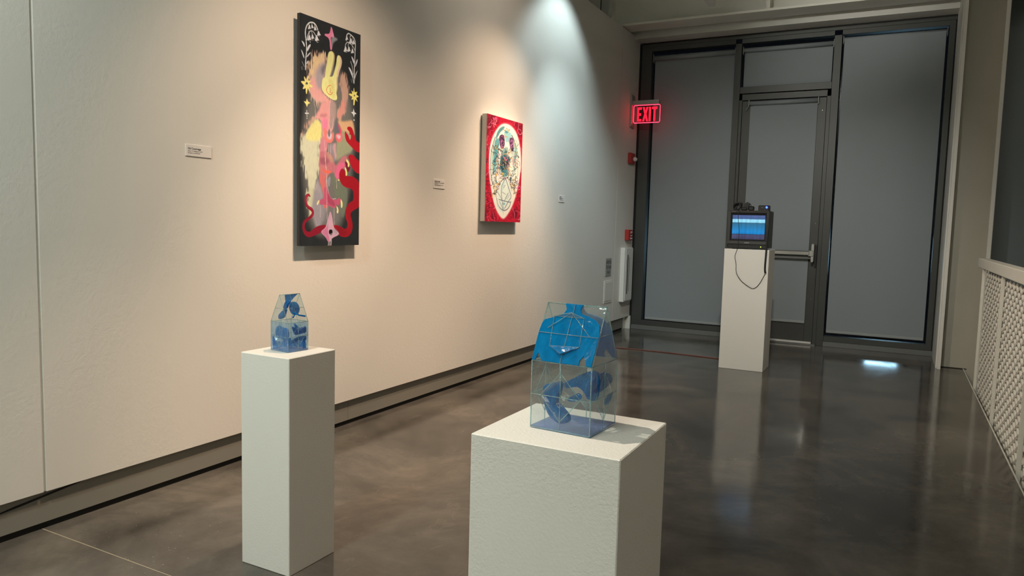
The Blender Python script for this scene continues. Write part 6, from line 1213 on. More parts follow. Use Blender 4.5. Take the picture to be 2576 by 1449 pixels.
 ('p', (224, 176, 70), 1.0, 0.9, 0,[482, 531, 481, 535, 475, 539, 467, 541, 458, 543, 448, 542, 440, 541, 434, 537, 432, 534, 434, 530, 439, 526, 447, 523, 456, 522, 466, 522, 474, 524, 480, 527]),
 ('p', (224, 176, 70), 1.0, 0.9, 0,[671, 533, 669, 537, 664, 541, 655, 544, 646, 545, 635, 545, 627, 543, 621, 540, 619, 536, 620, 532, 626, 528, 634, 525, 644, 524, 654, 524, 663, 526, 669, 529]),
 ('p', (224, 176, 70), 1.0, 0.9, 0,[342, 641, 340, 645, 335, 649, 327, 651, 318, 652, 308, 652, 300, 650, 295, 647, 292, 643, 294, 639, 299, 636, 307, 633, 316, 632, 326, 632, 334, 634, 340, 637]),
 ('p', (224, 176, 70), 1.0, 0.9, 0,[739, 628, 737, 632, 732, 636, 723, 638, 713, 640, 703, 639, 694, 637, 688, 634, 686, 630, 688, 626, 693, 622, 702, 620, 712, 618, 722, 619, 731, 621, 737, 624]),
 ('p', (226, 228, 206), 2.6, 0.9, 0,[530, 574, 651, 612, 718, 691, 723, 757, 645, 838, 506, 882, 388, 844, 315, 778, 343, 690, 417, 615]),
 ('l', (84, 88, 110), 1.7, 0.85, 0.6,[529, 570, 439, 594, 367, 637, 348, 689]),
 ('l', (84, 88, 110), 1.9, 0.85, 0.6,[536, 573, 464, 621, 421, 671, 425, 722, 456, 802, 494, 874]),
 ('l', (84, 88, 110), 1.9, 0.85, 0.6,[542, 577, 605, 639, 670, 701, 722, 749, 630, 797, 529, 869]),
 ('l', (84, 88, 110), 2.1, 0.85, 0.6,[304, 778, 327, 826, 389, 864, 495, 892, 601, 880, 681, 837, 704, 795]),
 ('l', (84, 88, 110), 1.7, 0.85, 0.6,[367, 785, 476, 793, 691, 804]),
 ('l', (84, 88, 110), 1.1, 0.85, 0.6,[288, 704, 381, 744, 441, 782]),
 ('l', (84, 88, 110), 0.9, 0.85, 0.6,[447, 710, 553, 730]),
 ('l', (84, 88, 110), 1.1, 0.85, 0.6,[479, 826, 612, 716]),
 ('l', (84, 88, 110), 0.9, 0.85, 0.6,[489, 652, 535, 638, 513, 659, 479, 672]),
 ('l', (84, 88, 110), 0.9, 0.85, 0.6,[600, 574, 688, 631, 730, 691]),
 ('l', (84, 88, 110), 0.7, 0.85, 0.6,[494, 874, 498, 927]),
 ('l', (84, 88, 110), 0.9, 0.85, 0.6,[581, 778, 661, 730]),
 ('l', (84, 88, 110), 0.9, 0.85, 0.6,[545, 779, 635, 711]),
 ('p', (90, 170, 168), 1.9, 0.9, 0,[478, 818, 548, 812, 538, 832, 491, 837]),
 ('l', (60, 130, 140), 1.9, 0.7, 0.8,[385, 804, 458, 855, 483, 878]),
 ('p', (150, 195, 188), 3.1, 0.5, 0,[462, 605, 519, 590, 470, 701, 436, 718]),
 ('p', (36, 58, 72), 0.8, 0.9, 0,[646, 556, 718, 550, 709, 581, 681, 609, 649, 588]),
 ('p', (206, 60, 120), 0.7, 1.0, 0,[548, 569, 547, 571, 543, 574, 537, 576, 530, 577, 523, 577, 517, 575, 512, 573, 511, 570, 512, 568, 516, 565, 522, 563, 529, 562, 536, 562, 542, 564, 546, 566]),
 ('p', (196, 215, 205), 2.1, 0.5, 0,[304, 786, 390, 868, 496, 898, 497, 915, 368, 889, 296, 826]),
]
GLASS = {
 'T2': [(0.316,0.997),(0.359,0.895),(0.326,0.814),(0.181,0.75),(0.032,0.693),(-0,0.619),(-0.013,0.477),(-0.001,0.075),(0.004,0.006),(0.054,0.003),(0.079,0.128),(0.168,0.005),(0.475,0.001),(0.793,0.004),(0.787,0.075),(0.838,0.165),(0.918,0.008),(0.999,0.003),(0.994,0.109),(1,0.292),(1.003,0.526),(0.96,0.69),(0.892,0.751),(0.761,0.808),(0.633,0.84),(0.59,0.914),(0.613,0.995)],
 'T2S': [(0.182,0.767),(0.242,0.259),(0.733,0.288),(0.689,0.767)],
 'F2a': [(0.216,0.601),(0.339,0.64),(0.479,0.696),(0.48,0.602),(0.404,0.483),(0.4,0.389),(0.468,0.32),(0.589,0.275),(0.607,0.216),(0.505,0.148),(0.401,0.157),(0.295,0.235),(0.235,0.383),(0.215,0.522)],
 'F2b': [(0.479,0.696),(0.617,0.76),(0.822,0.862),(0.992,0.89),(0.994,0.559),(0.842,0.532),(0.773,0.639),(0.653,0.686),(0.515,0.622)],
 'F2c': [(0.535,0.453),(0.62,0.511),(0.757,0.598),(0.825,0.506),(0.639,0.42)],
 'S2a': [(0.018,0.728),(0.163,0.806),(0.308,0.884),(0.456,0.874),(0.517,0.812),(0.46,0.71),(0.276,0.592),(0.018,0.534)],
 'S2b': [(0.517,0.812),(0.644,0.85),(0.877,0.789),(0.99,0.709),(0.924,0.628),(0.579,0.567),(0.277,0.554),(0.431,0.685)],
 'S2c': [(0.605,0.377),(0.911,0.523),(0.968,0.418),(0.705,0.31)],
 'R1a': [(0.282,0.993),(0.921,0.994),(0.674,0.876),(0.564,0.807),(0.338,0.754),(0.226,0.78)],
 'R1b': [(0.431,0.741),(0.69,0.758),(0.81,0.646),(0.815,0.457),(0.656,0.29),(0.473,0.275),(0.343,0.314),(0.295,0.467),(0.338,0.629)],
 'G1a': [(0.603,0.781),(0.848,0.873),(0.923,0.794),(0.755,0.643),(0.721,0.508),(0.586,0.471),(0.448,0.39),(0.486,0.592)],
 'G1b': [(0.305,0.22),(0.446,0.346),(0.639,0.477),(0.802,0.517),(0.739,0.356),(0.649,0.17),(0.458,0.094),(0.325,0.091)],
 'F1a': [(0.54,0.772),(0.671,0.821),(0.823,0.776),(0.879,0.61),(0.832,0.435),(0.7,0.348),(0.546,0.353),(0.446,0.421),(0.227,0.459),(0.204,0.514),(0.434,0.725)],
 'F1b': [(0.025,0.499),(0.162,0.453),(0.178,0.206),(0.047,0.061)],
 'F1c': [(0.012,0.982),(0.986,0.98),(0.574,0.967),(0.315,0.985),(0.18,0.898),(0.123,0.777)],
 'S1a': [(0.242,0.821),(0.292,0.888),(0.358,0.75),(0.474,0.641),(0.694,0.743),(0.984,0.854),(0.99,0.573),(0.688,0.557),(0.446,0.532),(0.352,0.601)],
 'S1b': [(0.418,0.441),(0.686,0.5),(0.976,0.5),(0.982,0.271),(0.681,0.33),(0.439,0.344),(0.241,0.237),(0.159,0.286),(0.199,0.394)],
}

# ================================================================== SETTING
XW = -2.66          # gallery wall plane
# floor: two concrete slabs with a filled saw joint between them
fl = struct(box('floor', 'filler', (-3.6, .575, -6.0, 8.06, -.30, -.0008)), 'polished grey-brown concrete floor with a pale filled joint')
box('slab', 'floor', (-3.6, .575, -6.0, 1.4942, -.02, 0), fl)
box('slab', 'floor', (-3.6, .575, 1.4992, 8.06, -.02, 0), fl)
struct(box('floor_lower', 'floor', (.9, 4.6, -6.0, 8.06, -3.1, -3.0)), 'lower floor of the open stairwell')
struct(box('wall_stairwell', 'upper', (.575, .62, -6.0, 8.06, -3.0, -.31)))
# gallery wall of three panels with narrow reveals
wl = sempty('wall_left', 'white gallery wall of large panels divided by thin vertical reveals')
box('wall_panel', 'wall', (-2.80, XW, -6.0, 1.488, .145, 3.22), wl)
box('wall_panel', 'wall', (-2.80, XW, 1.499, 7.408, .145, 3.22), wl)
box('wall_panel', 'wall', (-2.80, XW, 7.412, 7.985, .145, 3.22), wl)
box('reveal', 'trim', (-2.80, XW - .006, 1.488, 1.499, .145, 3.22), wl)
box('reveal', 'trim', (-2.80, XW - .004, 7.408, 7.412, .145, 3.22), wl)
bl = sempty('baseboard_left', 'grey baseboard set back under the white gallery wall')
cuts = [(-6.0, .30), (.302, 3.16), (3.162, 5.6), (5.602, 7.82)]
for i, (a, b) in enumerate(cuts):
    box('baseboard_length', 'base', (-2.72, -2.680, a, b, .026, .150), bl)
box('shadow_gap', 'gap', (-2.72, -2.690, -6.0, 7.82, 0, .026), bl)
m = MB()   # strip that has come loose at the near end
pts = [(.9, .055), (1.352, .106), (1.42, .112), (1.72, .146), (1.72, .150), (1.40, .1175), (1.352, .110), (.9, .060)]
m.prism(pts, lambda y, z: (-2.681, y, z), lambda y, z: (-2.6765, y, z)); m.build('loose_edge', 'gap', bl)
struct(box('trim_1', 'trim', (-2.72, -2.645, 7.960, 7.992, 0, .146)), 'thin white casing foot at the left of the window')
struct(box('wall_return', 'trim', (-2.80, -2.70, 7.82, 7.955, 0, .145)))
struct(box('wall_back_left', 'upper', (-3.70, -3.60, -6.0, 8.3, -.3, 4.45)))
struct(box('wall_rear', 'wall', (-3.7, 4.7, -6.1, -6.0, -3.1, 4.45)))
struct(box('wall_far_right', 'upper', (4.6, 4.7, -6.0, 8.3, -3.1, 4.45)))
struct(box('ceiling', 'upper', (-3.7, 4.7, -6.1, 8.3, 4.45, 4.55)), 'high ceiling out of view')
hd = struct(box('wall_back', 'trim', (-3.6, .395, 7.78, 8.02, 3.182, 4.45)), 'pale header over the dark window frame')
box('shadow_line', 'gap', (-2.635, .372, 7.99, 8.03, 3.168, 3.182), hd)
struct(box('trim_2', 'trim', (.372, .398, 7.26, 8.06, 0, 4.45)), 'white end casing beside the right-hand window')
struct(box('trim_3', 'trim', (.360, .372, 7.30, 8.06, 0, 4.45)))
pr = struct(box('wall_right', 'pier', (.398, .70, 7.40, 8.06, -3.0, 4.45)), 'cream wall pier between the window and the stairwell')
box('corner_strip', 'trim', (.676, .708, 7.392, 8.06, -3.0, 4.45), pr, .003)  # paler strip along the right edge of the pier
box('scribed_base_gap', 'gap', (.398, .60, 7.394, 7.402, 0, .006), pr)
# steel beam
bm_ = sempty('ceiling_beam', 'painted steel beam with wide lower flange crossing above the window')
box('lower_flange', 'beam', (-3.6, 4.6, 7.40, 7.66, 3.228, 3.252), bm_, .002)
box('web', 'beam', (-3.6, 4.6, 7.525, 7.54, 3.252, 3.66), bm_)
box('upper_flange', 'beam', (-3.6, 4.6, 7.40, 7.66, 3.66, 3.684), bm_)
for x in (-2.83, -1.245, .6): box('stiffener', 'beam', (x, x + .035, 7.41, 7.525, 3.252, 3.66), bm_)
box('splice_gap', 'gap', (-2.965, -2.958, 7.518, 7.526, 3.252, 3.66), bm_)

# ------------------------------------------------------------------ glazed wall
FY = 8.0; BY = 8.10
w1 = sempty('window_1', 'dark bronze framed glazed wall with grey roller shades')
def fr(name, b, mat='frame', bev=.002): return box(name, mat, b, w1, bev)
fr('jamb', (-2.640, -2.525, FY, BY, .05, 3.168)); fr('jamb', (.300, .350, FY, BY, .05, 3.168)); box('gasket', 'gap', (-2.66, -2.640, FY + .004, BY, .05, 3.168), w1); box('gasket', 'gap', (.350, .360, FY + .004, BY, .05, 3.168), w1)
fr('mullion', (-1.625, -1.562, FY - .004, BY, .0, 3.09)); fr('mullion', (-.675, -.606, FY - .004, BY, .0, 3.09))
for a, b in ((-2.525, -1.625), (-1.562, -.675), (-.606, .305)):
    fr('head_rail', (a, b, FY, BY, 3.09, 3.168))
fr('head_cap', (-2.62, .36, FY - .008, FY, 3.135, 3.168))
for a, b in ((-2.525, -1.625), (-.606, .305)): fr('bottom_rail', (a, b, FY, BY, .05, .105))
for a, b in ((-2.635, -1.625), (-.606, .372)): fr('sill', (a, b, FY - .022, BY, .0, .05), 'frame2')
fr('transom', (-1.562, -.675, FY - .002, BY, 2.575, 2.642))
fr('door_head', (-1.562, -.675, FY + .006, BY, 2.505, 2.568)); fr('door_jamb', (-1.562, -1.532, FY + .006, BY, 0, 2.568)); fr('door_jamb', (-.712, -.675, FY + .006, BY, 0, 2.568))
for a, b, c, d in ((-2.525, -1.625, .105, 3.09), (-.606, .305, .105, 3.09), (-1.562, -.675, 2.642, 3.09)):
    box('pane', 'pane', (a, b, 8.072, 8.078, c, d), w1)
# outside: a lit window across the street, seen only as a gleam under the right shade
ex = thing('street_window', 'lit window across the street glimpsed below the right-hand shade', 'window', (0, 13.5, -1.5))
box('lit_pane', 'street', (-.36, .11, 0, .02, 2.08, 2.60), ex); box('surround', 'frame', (-.42, .17, .02, .06, 0, 2.7), ex)
struct(box('ground_outside', 'gap', (-6, 6, 8.35, 16, -1.6, -1.5)))
# door leaf
d1 = sempty('door_1', 'glazed exit door with dark bronze stiles and a push bar')
box('stile', 'frame', (-1.530, -1.448, FY + .015, 8.06, .022, 2.498), d1, .002); box('stile', 'frame', (-.795, -.714, FY + .015, 8.06, .022, 2.498), d1, .002)
box('top_rail', 'frame', (-1.448, -.795, FY + .015, 8.06, 2.42, 2.498), d1, .002); box('bottom_rail', 'frame', (-1.448, -.795, FY + .015, 8.06, .022, .235), d1, .002)
box('pane', 'pane', (-1.448, -.795, 8.035, 8.041, .235, 2.42), d1)
box('door_sweep', 'whiteplastic', (-1.525, -.72, 7.985, 8.015, .012, .030), d1, .002)
box('threshold', 'frame2', (-1.56, -.68, 7.96, 8.06, 0, .012), d1)
pb = MB().bbox(-1.47, -.775, 7.905, 7.945, .915, .962, .008).build('push_bar', 'chrome', d1)
box('backing_rail', 'frame2', (-1.50, -.760, 7.945, 7.985, .878, .908), d1, .003)
mm = MB(); poly = [(-.010, -.080), (-.005, -.088), (.006, -.088), (.012, -.080), (.015, .0), (.014, .085), (.009, .095), (-.004, .095), (-.009, .088), (-.011, .0)]
mm.prism(poly, lambda u, v: (-.752 + u, 7.915, .938 + v), lambda u, v: (-.752 + u * 1.6, 8.015, .938 + v * 1.02)); mm.build('end_bracket', 'chrome', d1)
box('bar_mount', 'chrome', (-.79, -.74, 7.91, 7.95, .908, .967), pb, .004); box('latch_case', 'black', (-.735, -.716, 7.99, 8.016, .80, 1.02), d1)
for z in (2.37, .47, 1.24):
    s = MB(); s.lathe([(.006, 0), (.006, .003), (.003, .005)], 8, lambda a, b, h, z=z: (-.748 + a, 8.015 - h, z + b)); s.build('screw', 'chrome', d1)

# roller shades: tube with wound cloth, hanging cloth, hem bar, two brackets
def roller(label, x0, x1, ztop, zbot, y, r, hem=True, front=False, crank=False):
    t = thing('roller_shade', label, 'blind', ((x0 + x1) / 2, y, zbot), 0, 'grey roller shades on the glazed wall')
    hw = (x1 - x0) / 2; H = ztop - zbot
    m = MB(); m.tube([(-hw, r, H - r), (hw, r, H - r)], r, 20); m.build('wound_roll', 'fabric', t)
    yc = .0 if front else 2 * r - .001
    cl = box('cloth', 'fabric', (-hw + .006, hw - .006, yc, yc + .0012, 0.012, H - r), t)
    if hem:
        m = MB(); m.bbox(-hw + .006, hw - .006, yc - .008, yc + .008, 0, .028, .005); m.build('hem_bar', 'hem', cl)
    for sx in (-1, 1):
        b = MB(); b.bbox(min(sx * hw, sx * (hw + .006)), max(sx * hw, sx * (hw + .006)), -.006, 2 * r + .01, H - 2 * r - .02, H + .012, .002); b.build('bracket', 'bracket', t)
    if crank:
        b = MB(); b.tube([(-hw - .004, -.004, H - 2 * r - .015), (-hw - .028, -.012, H - 2 * r - .05)], .005, 8); b.build('clutch', 'bracket', t)
    return t
roller('tall grey roller shade in the left-hand window bay, behind the exit sign', -2.508, -1.632, 3.045, .112, 8.004, .027, crank=False)
roller('short wide grey roller shade in the transom above the door', -1.545, -.682, 3.045, 2.60, 8.006, .023)
roller('narrow grey roller shade on the exit door behind the monitor', -1.452, -.788, 2.488, .215, 7.962, .021, crank=True)
roller('tall grey roller shade in the right-hand window bay, nearest the cream pier', -.592, .285, 3.068, .138, 8.012, .022, front=True)
w2 = sempty('window_2', 'further glazed bay beyond the cream pier')
box('jamb', 'frame', (.60, .70, 8.07, 8.14, -3.0, 4.45), w2); box('pane', 'pane', (.70, 4.6, 8.135, 8.14, -3.0, 4.45), w2)
t = thing('roller_shade', 'dark grey roller shade beyond the cream pier, above the guard rail', 'blind', (2.6, 8.08, -2.9), 0, 'grey roller shades on the glazed wall')
box('cloth', 'fabric', (-1.885, 1.98, 0, .002, .03, 7.25), t); MB().tube([(-1.885, .02, 7.27), (1.98, .02, 7.27)], .028, 16).build('wound_roll', 'fabric', t); box('hem_bar', 'hem', (-1.885, 1.98, -.006, .008, 0, .03), t)

# ------------------------------------------------------------------ guard rail with expanded-metal infill
gx = .588
g = thing('guard_rail', 'cream guard rail with expanded-metal mesh along the stairwell edge', 'railing', (gx, 0, 0))
PY = [6.60 - 1.16 * i for i in range(10)]
box('top_rail', 'grille', (-.012, .062, PY[-1] - .1, 6.84, .912, .982), g, .004)
box('edge_angle', 'grille', (-.016, -.010, PY[-1] - .1, 7.40, -.05, .004), g)
post = MB().bbox(.0, .020, -.006, .006, -.25, .914, .0015).mesh('post')
for y in PY:
    o = put('post', post, 'grille', g); o.location = (0, y, 0)
def mesh_panel():
    m = MB(); L = .1448; S = .0652; Y0, Y1 = .012, 1.148; Z0, Z1 = -.10, .905
    nI = int((Y1 - Y0) / (L / 2)) + 2; nJ = int((Z1 - Z0) / (S / 2)) + 2
    for i in range(nI):
        for j in range(nJ):
            if (i + j) % 2: continue
            for sg in (1, -1):
                ya, za = Y0 + i * L / 2, Z0 + j * S / 2; yb, zb = ya + L / 2, za + sg * S / 2
                if ya >= Y1 or zb < Z0 or zb > Z1 or za > Z1: continue
                if yb > Y1: k = (Y1 - ya) / (yb - ya); yb = Y1; zb = za + (zb - za) * k
                # a slit-and-stretched strand: broad front strip and the folded strip behind it
                p, q = Vector((0, ya, za)), Vector((0, yb, zb)); tn = Vector((.0006, 0, 0))
                for a, b in ((Vector((0, 0, -.0120)), Vector((0, 0, .0065))), (Vector((.0005, 0, .0064)), Vector((.0070, 0, .0160)))):
                    m.add([p + a - tn, p + b - tn, p + b + tn, p + a + tn, q + a - tn, q + b - tn, q + b + tn, q + a + tn],
                          [(0, 1, 5, 4), (1, 2, 6, 5), (2, 3, 7, 6), (3, 0, 4, 7)])
    return m.mesh('mesh_panel', False)
mp_ = mesh_panel()
for y in PY[1:]:
    o = put('mesh_panel', mp_, 'grille', g); o.location = (.026, y, 0)
o = put('mesh_panel', MB().box(.028, .034, PY[0] + .006, 6.62, -.1, .912).mesh('mesh_edge'), 'grille', g)

# ================================================================== PAINTINGS
def canvas(name, label, ops, base, y0, y1, z0, z1, xf, depth, nx, ny, px, seed, edge, rough):
    t = thing(name, label, 'painting', (xf, y0, z0)); W = y1 - y0; H = z1 - z0
    me = canvas_mesh('painted_face', ops, base, W, H, nx, ny, px, seed); o = put('painted_face', me, painted('oil_paint', 'pigment', rough), t); o.location = (.0006, 0, 0)
    box('canvas_edge', edge, (-depth, 0, 0, W, 0, H), t, .002)
    box('hanging_cleat', 'wood', (XW - xf, -depth, W * .3, W * .7, H * .8, H * .8 + .04), t)
    return t
canvas('painting', 'tall black painting of a yellow-headed hare figure with a red serpent', PAINT_A, (40, 41, 42), 2.712, 3.160, 1.015, 2.138, -2.612, .020, 190, 480, .0021, 11, 'blackedge', .42)
canvas('painting', 'red painting with a cream oval of teal and black line work', PAINT_B, (196, 14, 44), 4.536, 5.090, 1.167, 1.924, -2.612, .040, 190, 260, .0042, 23, 'canvas', .5)

# wall labels
def label_card(label, y0, y1, z0, z1, lines=None, marks=None):
    t = thing('wall_label', label, 'label', (XW, y0, z0)); W = y1 - y0; H = z1 - z0
    cd = box('card', 'card', (0, .004, 0, W, 0, H), t, .0008)
    if lines:
        z = H
        for s, size, wt, gap in lines:
            z -= gap; me, v = text_mesh(s, size, 'LEFT', wt); place_text(me, v, lambda a, b, c, z=z: (.0044, .0095 + a, z + b)); put('lettering', me, 'ink', cd)
    if marks:
        rnd = random.Random(3)
        for zf, hgt, wf, mat in marks:
            m = MB(); y = .008
            while y < W * wf:
                ln = rnd.uniform(.004, .013); m.box(.0041, .0043, y, min(y + ln, W * wf), H * zf, H * zf + hgt * rnd.uniform(.75, 1)); y += ln + .0028
            m.build('lettering', mat, cd)
    return t
label_card('white wall label with a bold black name, left of the tall black painting', 2.098, 2.228, 1.400, 1.449,
           [('Val Courrege', .0120, .00025, .0205), ('Return To Happiness, 2024', .0066, .00006, .0085), ('Oil paint over airbrush', .0066, .00006, .0080)])
label_card('white wall label between the black painting and the red painting', 3.949, 4.079, 1.369, 1.428, None, [(.70, .0075, .55, 'ink'), (.58, .0042, .92, 'grey_ink'), (.46, .0042, .40, 'grey_ink'), (.35, .0034, .85, 'grey_ink'), (.26, .0034, .62, 'grey_ink')])
label_card('small white wall label right of the red painting, under the cool spotlight', 5.914, 6.037, 1.357, 1.417, None, [(.68, .0085, .40, 'ink'), (.52, .0045, .75, 'grey_ink'), (.42, .0045, .50, 'grey_ink'), (.28, .0045, .78, 'grey_ink')])

# ================================================================== WALL FITTINGS BY THE CORNER
# exit sign
e = thing('exit_sign', 'edge-lit red exit sign projecting from the wall over the corner', 'exit sign', (XW, 7.78, 2.23))
mm = MB().prism([(-.055, .012), (.055, 0), (.055, .335), (.045, .348), (-.055, .352)], lambda y, z: (.0, y, z), lambda y, z: (.018, y, z)); mm.build('wall_plate', 'signmetal', e)
box('canopy', 'signmetal', (.012, .312, -.030, .030, .246, .293), e, .003)
rp = []
for cx, cz, a0 in ((.302, .072, -90), (.302, .228, 0), (.042, .228, 90), (.042, .072, 180)):
    rp += [(cx + .016 * math.cos(R(a0 + k * 30)), cz + .016 * math.sin(R(a0 + k * 30))) for k in range(4)]
ac = MB().prism(rp, lambda x, z: (x, -.003, z), lambda x, z: (x, .003, z)).build('acrylic_panel', 'acrylic', e)
lp = [(x, -.0, z) for x, z in rp] + [(rp[0][0], 0, rp[0][1])]
for i0, i1 in ((0, len(lp)),): MB().tube(lp, .0034, 6, False).build('glowing_rim', 'exitedge', ac)
for a in ((.036, .306, .244), (.034, .304, .056)): box('led_strip', 'exitedge', (a[0], a[1], -.0045, .0045, a[2] - .0035, a[2] + .0035), ac)
L = dict(E=[(0, 0), (.8, 0), (.8, .17), (.34, .17), (.34, .41), (.72, .41), (.72, .58), (.34, .58), (.34, .83), (.82, .83), (.82, 1), (0, 1)],
         X=[(0, 0), (.34, 0), (.5, .34), (.68, 0), (1, 0), (.68, .53), (.98, 1), (.66, 1), (.51, .68), (.36, 1), (.02, 1), (.34, .52)],
         I=[(0, 0), (.34, 0), (.34, 1), (0, 1)], T=[(.31, 0), (.65, 0), (.65, .83), (.96, .83), (.96, 1), (0, 1), (0, .83), (.31, .83)])
for ch, x, wd in (('E', .066, .060), ('X', .124, .066), ('I', .196, .066), ('T', .230, .060)):
    MB().prism(L[ch], lambda u, v: (x + u * wd, -.0052, .070 + v * .152), lambda u, v: (x + u * wd, -.0030, .070 + v * .152)).build('letter', 'exit', ac)
# strobe
s = thing('fire_strobe', 'red fire alarm strobe on the wall below the exit sign', 'alarm', (XW, 7.79, 1.845))
box('housing', 'red', (0, .035, -.075, .075, 0, .118), s, .006); MB().bbox(.035, .075, -.016, .040, .030, .075, .012).build('lens', 'lens', s)
# pull station
s = thing('pull_station', 'red manual fire pull box above the white wall cabinet', 'alarm', (XW, 7.775, 1.008))
hs = box('housing', 'red', (0, .045, -.06, .075, 0, .118), s, .004); box('pull_handle', 'whiteplastic', (.045, .049, .0, .06, .014, .030), s)
for a, b, c, d in ((.005, .03, .045, .06), (.04, .062, .05, .07), (.005, .025, .075, .10), (.035, .06, .085, .1)): box('marking', 'whiteplastic', (.045, .0462, a, b, c, d), hs)
box('slot', 'black', (.0452, .047, .004, .062, .062, .072), hs)
# cabinet
s = thing('wall_cabinet', 'white surface-mounted wall cabinet with two narrow vertical slots', 'cabinet', (XW, 7.60, .335))
box('body', 'whiteplastic', (0, .050, 0, .265, 0, .595), s, .003); cdr = box('door', 'whiteplastic', (.050, .056, .028, .262, .012, .583), s, .002)
box('window_slot', 'black', (.0555, .0575, .078, .104, .085, .515), cdr); box('handle_slot', 'black', (.0555, .0570, .136, .145, .115, .49), cdr)
# valve plate and access panel
s = thing('sign_plate', 'small grey inspector test drain valve sign on the wall', 'sign', (XW, 7.143, .637))
pl = box('plate', 'plate', (0, .005, 0, .172, 0, .187), s, .003)
for k, tx in enumerate(('INSPECTOR', 'TEST DRAIN', 'VALVE')):
    me, v = text_mesh(tx, .046, 'CENTER', .0012, .60); place_text(me, v, lambda a, b, c, k=k: (.0055, .087 + a, .130 - k * .053 + b)); put('lettering', me, 'grey_ink', pl)
s = thing('access_panel', 'white flush access panel below the grey valve sign', 'panel', (XW, 7.118, .355))
box('frame', 'wall', (0, .006, 0, .238, 0, .236), s, .002); box('door', 'wall', (.006, .009, .016, .222, .022, .220), s, .0015)

# ================================================================== PLINTHS
def plinth(label, x0, x1, y0, y1, h, mat='plinth'):
    t = box('plinth', mat, (-(x1 - x0) / 2, (x1 - x0) / 2, -(y1 - y0) / 2, (y1 - y0) / 2, 0, h), None, .0022)
    t.location = ((x0 + x1) / 2, (y0 + y1) / 2, 0); return tag(t, label, 'plinth', 'white display plinths')
ZT = .712
plinth('slim white plinth under the small glass house, nearest the gallery wall', -1.874, -1.662, 1.680, 1.894, ZT)
plinth('wide white plinth under the larger glass house, in the foreground', -.765, -.436, 1.292, 1.604, ZT, 'plinth_rough')
plinth('tall white plinth under the monitor, in front of the exit door', -1.262, -.908, 6.175, 6.490, .998)

# ================================================================== GLASS HOUSES
def rod(par, pts, r=.0016): MB().tube(pts, r, 6).build('glass_rod', 'rod', par)
def slab(par, name, mat, q, th):
    """thin pane over a planar polygon q (list of points), thickness th"""
    q = [Vector(p) for p in q]; n = (q[1] - q[0]).cross(q[2] - q[0]).normalized() * (th / 2); k = len(q)
    return MB().add([p - n for p in q] + [p + n for p in q], [tuple(range(k))[::-1], tuple(range(k, 2 * k))] + [(i, (i + 1) % k, k + (i + 1) % k, k + i) for i in range(k)]).build(name, mat, par)
def house(label, loc, rz, w, d, hw, hr, along_x, wall='clear'):
    t = thing('glass_house', label, 'sculpture', loc, rz); a, b = w / 2, d / 2; z0 = .003
    B = [Vector((-a, -b, z0)), Vector((a, -b, z0)), Vector((a, b, z0)), Vector((-a, b, z0))]; U = [Vector((v.x, v.y, hw)) for v in B]
    if along_x: r0, r1 = Vector((-a, 0, hr)), Vector((a, 0, hr)); roofs = [[U[0], U[1], r1, r0], [U[2], U[3], r0, r1]]; gab = [[U[1], U[2], r1], [U[3], U[0], r0]]
    else: r0, r1 = Vector((0, -b, hr)), Vector((0, b, hr)); roofs = [[U[1], U[2], r1, r0], [U[3], U[0], r0, r1]]; gab = [[U[0], U[1], r0], [U[2], U[3], r1]]
    slab(t, 'base_pane', 'bluebase', B, .004)
    for i in range(4): slab(t, 'wall_pane', wall, [B[i], B[(i + 1) % 4], U[(i + 1) % 4], U[i]], .0016)
    for q in roofs: slab(t, 'roof_pane', 'clear', q, .0016)
    for q in gab: slab(t, 'gable_pane', 'clear', q, .0016)
    rr = .0008 * w / .1 + .0003
    for i in range(4):
        rod(t, [B[i], U[i]], rr); rod(t, [U[i], U[(i + 1) % 4]], rr); rod(t, [B[i], B[(i + 1) % 4]], rr * 1.25)
    for q in roofs:
        rod(t, [q[1], q[2]], rr); rod(t, [q[0], q[3]], rr)
    rod(t, [r0, r1], rr * 1.1)
    return t, B, U, r0, r1, roofs, gab, rr
def onquad(q):
    """(u,v,d) on a pane: q = bottom-left, bottom-right, top-right, top-left; d along the outward normal"""
    q = [Vector(p) for p in q]; n = (q[1] - q[0]).cross(q[3] - q[0]).normalized()
    return lambda u, v, d=0.0: (q[0] * (1 - u) + q[1] * u) * (1 - v) + (q[3] * (1 - u) + q[2] * u) * v + n * d
def chaikin(p, k=2):
    for _ in range(k): p = [q for i in range(len(p)) for a, c in [(p[i], p[(i + 1) % len(p)])] for q in ((a[0] * .75 + c[0] * .25, a[1] * .75 + c[1] * .25), (a[0] * .25 + c[0] * .75, a[1] * .25 + c[1] * .75))]
    return p
for k_ in GLASS:
    if k_ not in ('T2', 'T2S', 'R1a'): GLASS[k_] = chaikin(GLASS[k_])
# --- the larger house
t, B, U, r0, r1, roofs, gab, rr = house('larger clear glass house with a blue torso on its roof, on the wide plinth', (-.606, 1.463, ZT), R(-3.5), .141, .132, .148, .268, True)
F = onquad([B[0], B[1], U[1], U[0]]); S_ = onquad([B[1], B[2], U[2], U[1]]); RF = onquad([U[0], U[1], r1, r0]); LFT = onquad([B[3], B[0], U[0], U[3]]); BK = onquad([B[2], B[3], U[3], U[2]]); RB = onquad([U[2], U[3], r0, r1])
tor = MB().prism(GLASS['T2'], lambda u, v: RF(u, v, .0010), lambda u, v: RF(u, v, .0032)); tor.build('torso_glass', 'cyan', t)
MB().prism([(1 - u, v) for u, v in GLASS['T2']], lambda u, v: RB(u, v, .0010), lambda u, v: RB(u, v, .0028)).build('torso_glass', 'cyan', t)
rod(t, [RF(.487, 0, .004), RF(.487, 1, .004)], rr * .8); rod(t, [RF(0, .47, .004), RF(1, .47, .004)], rr * .8)
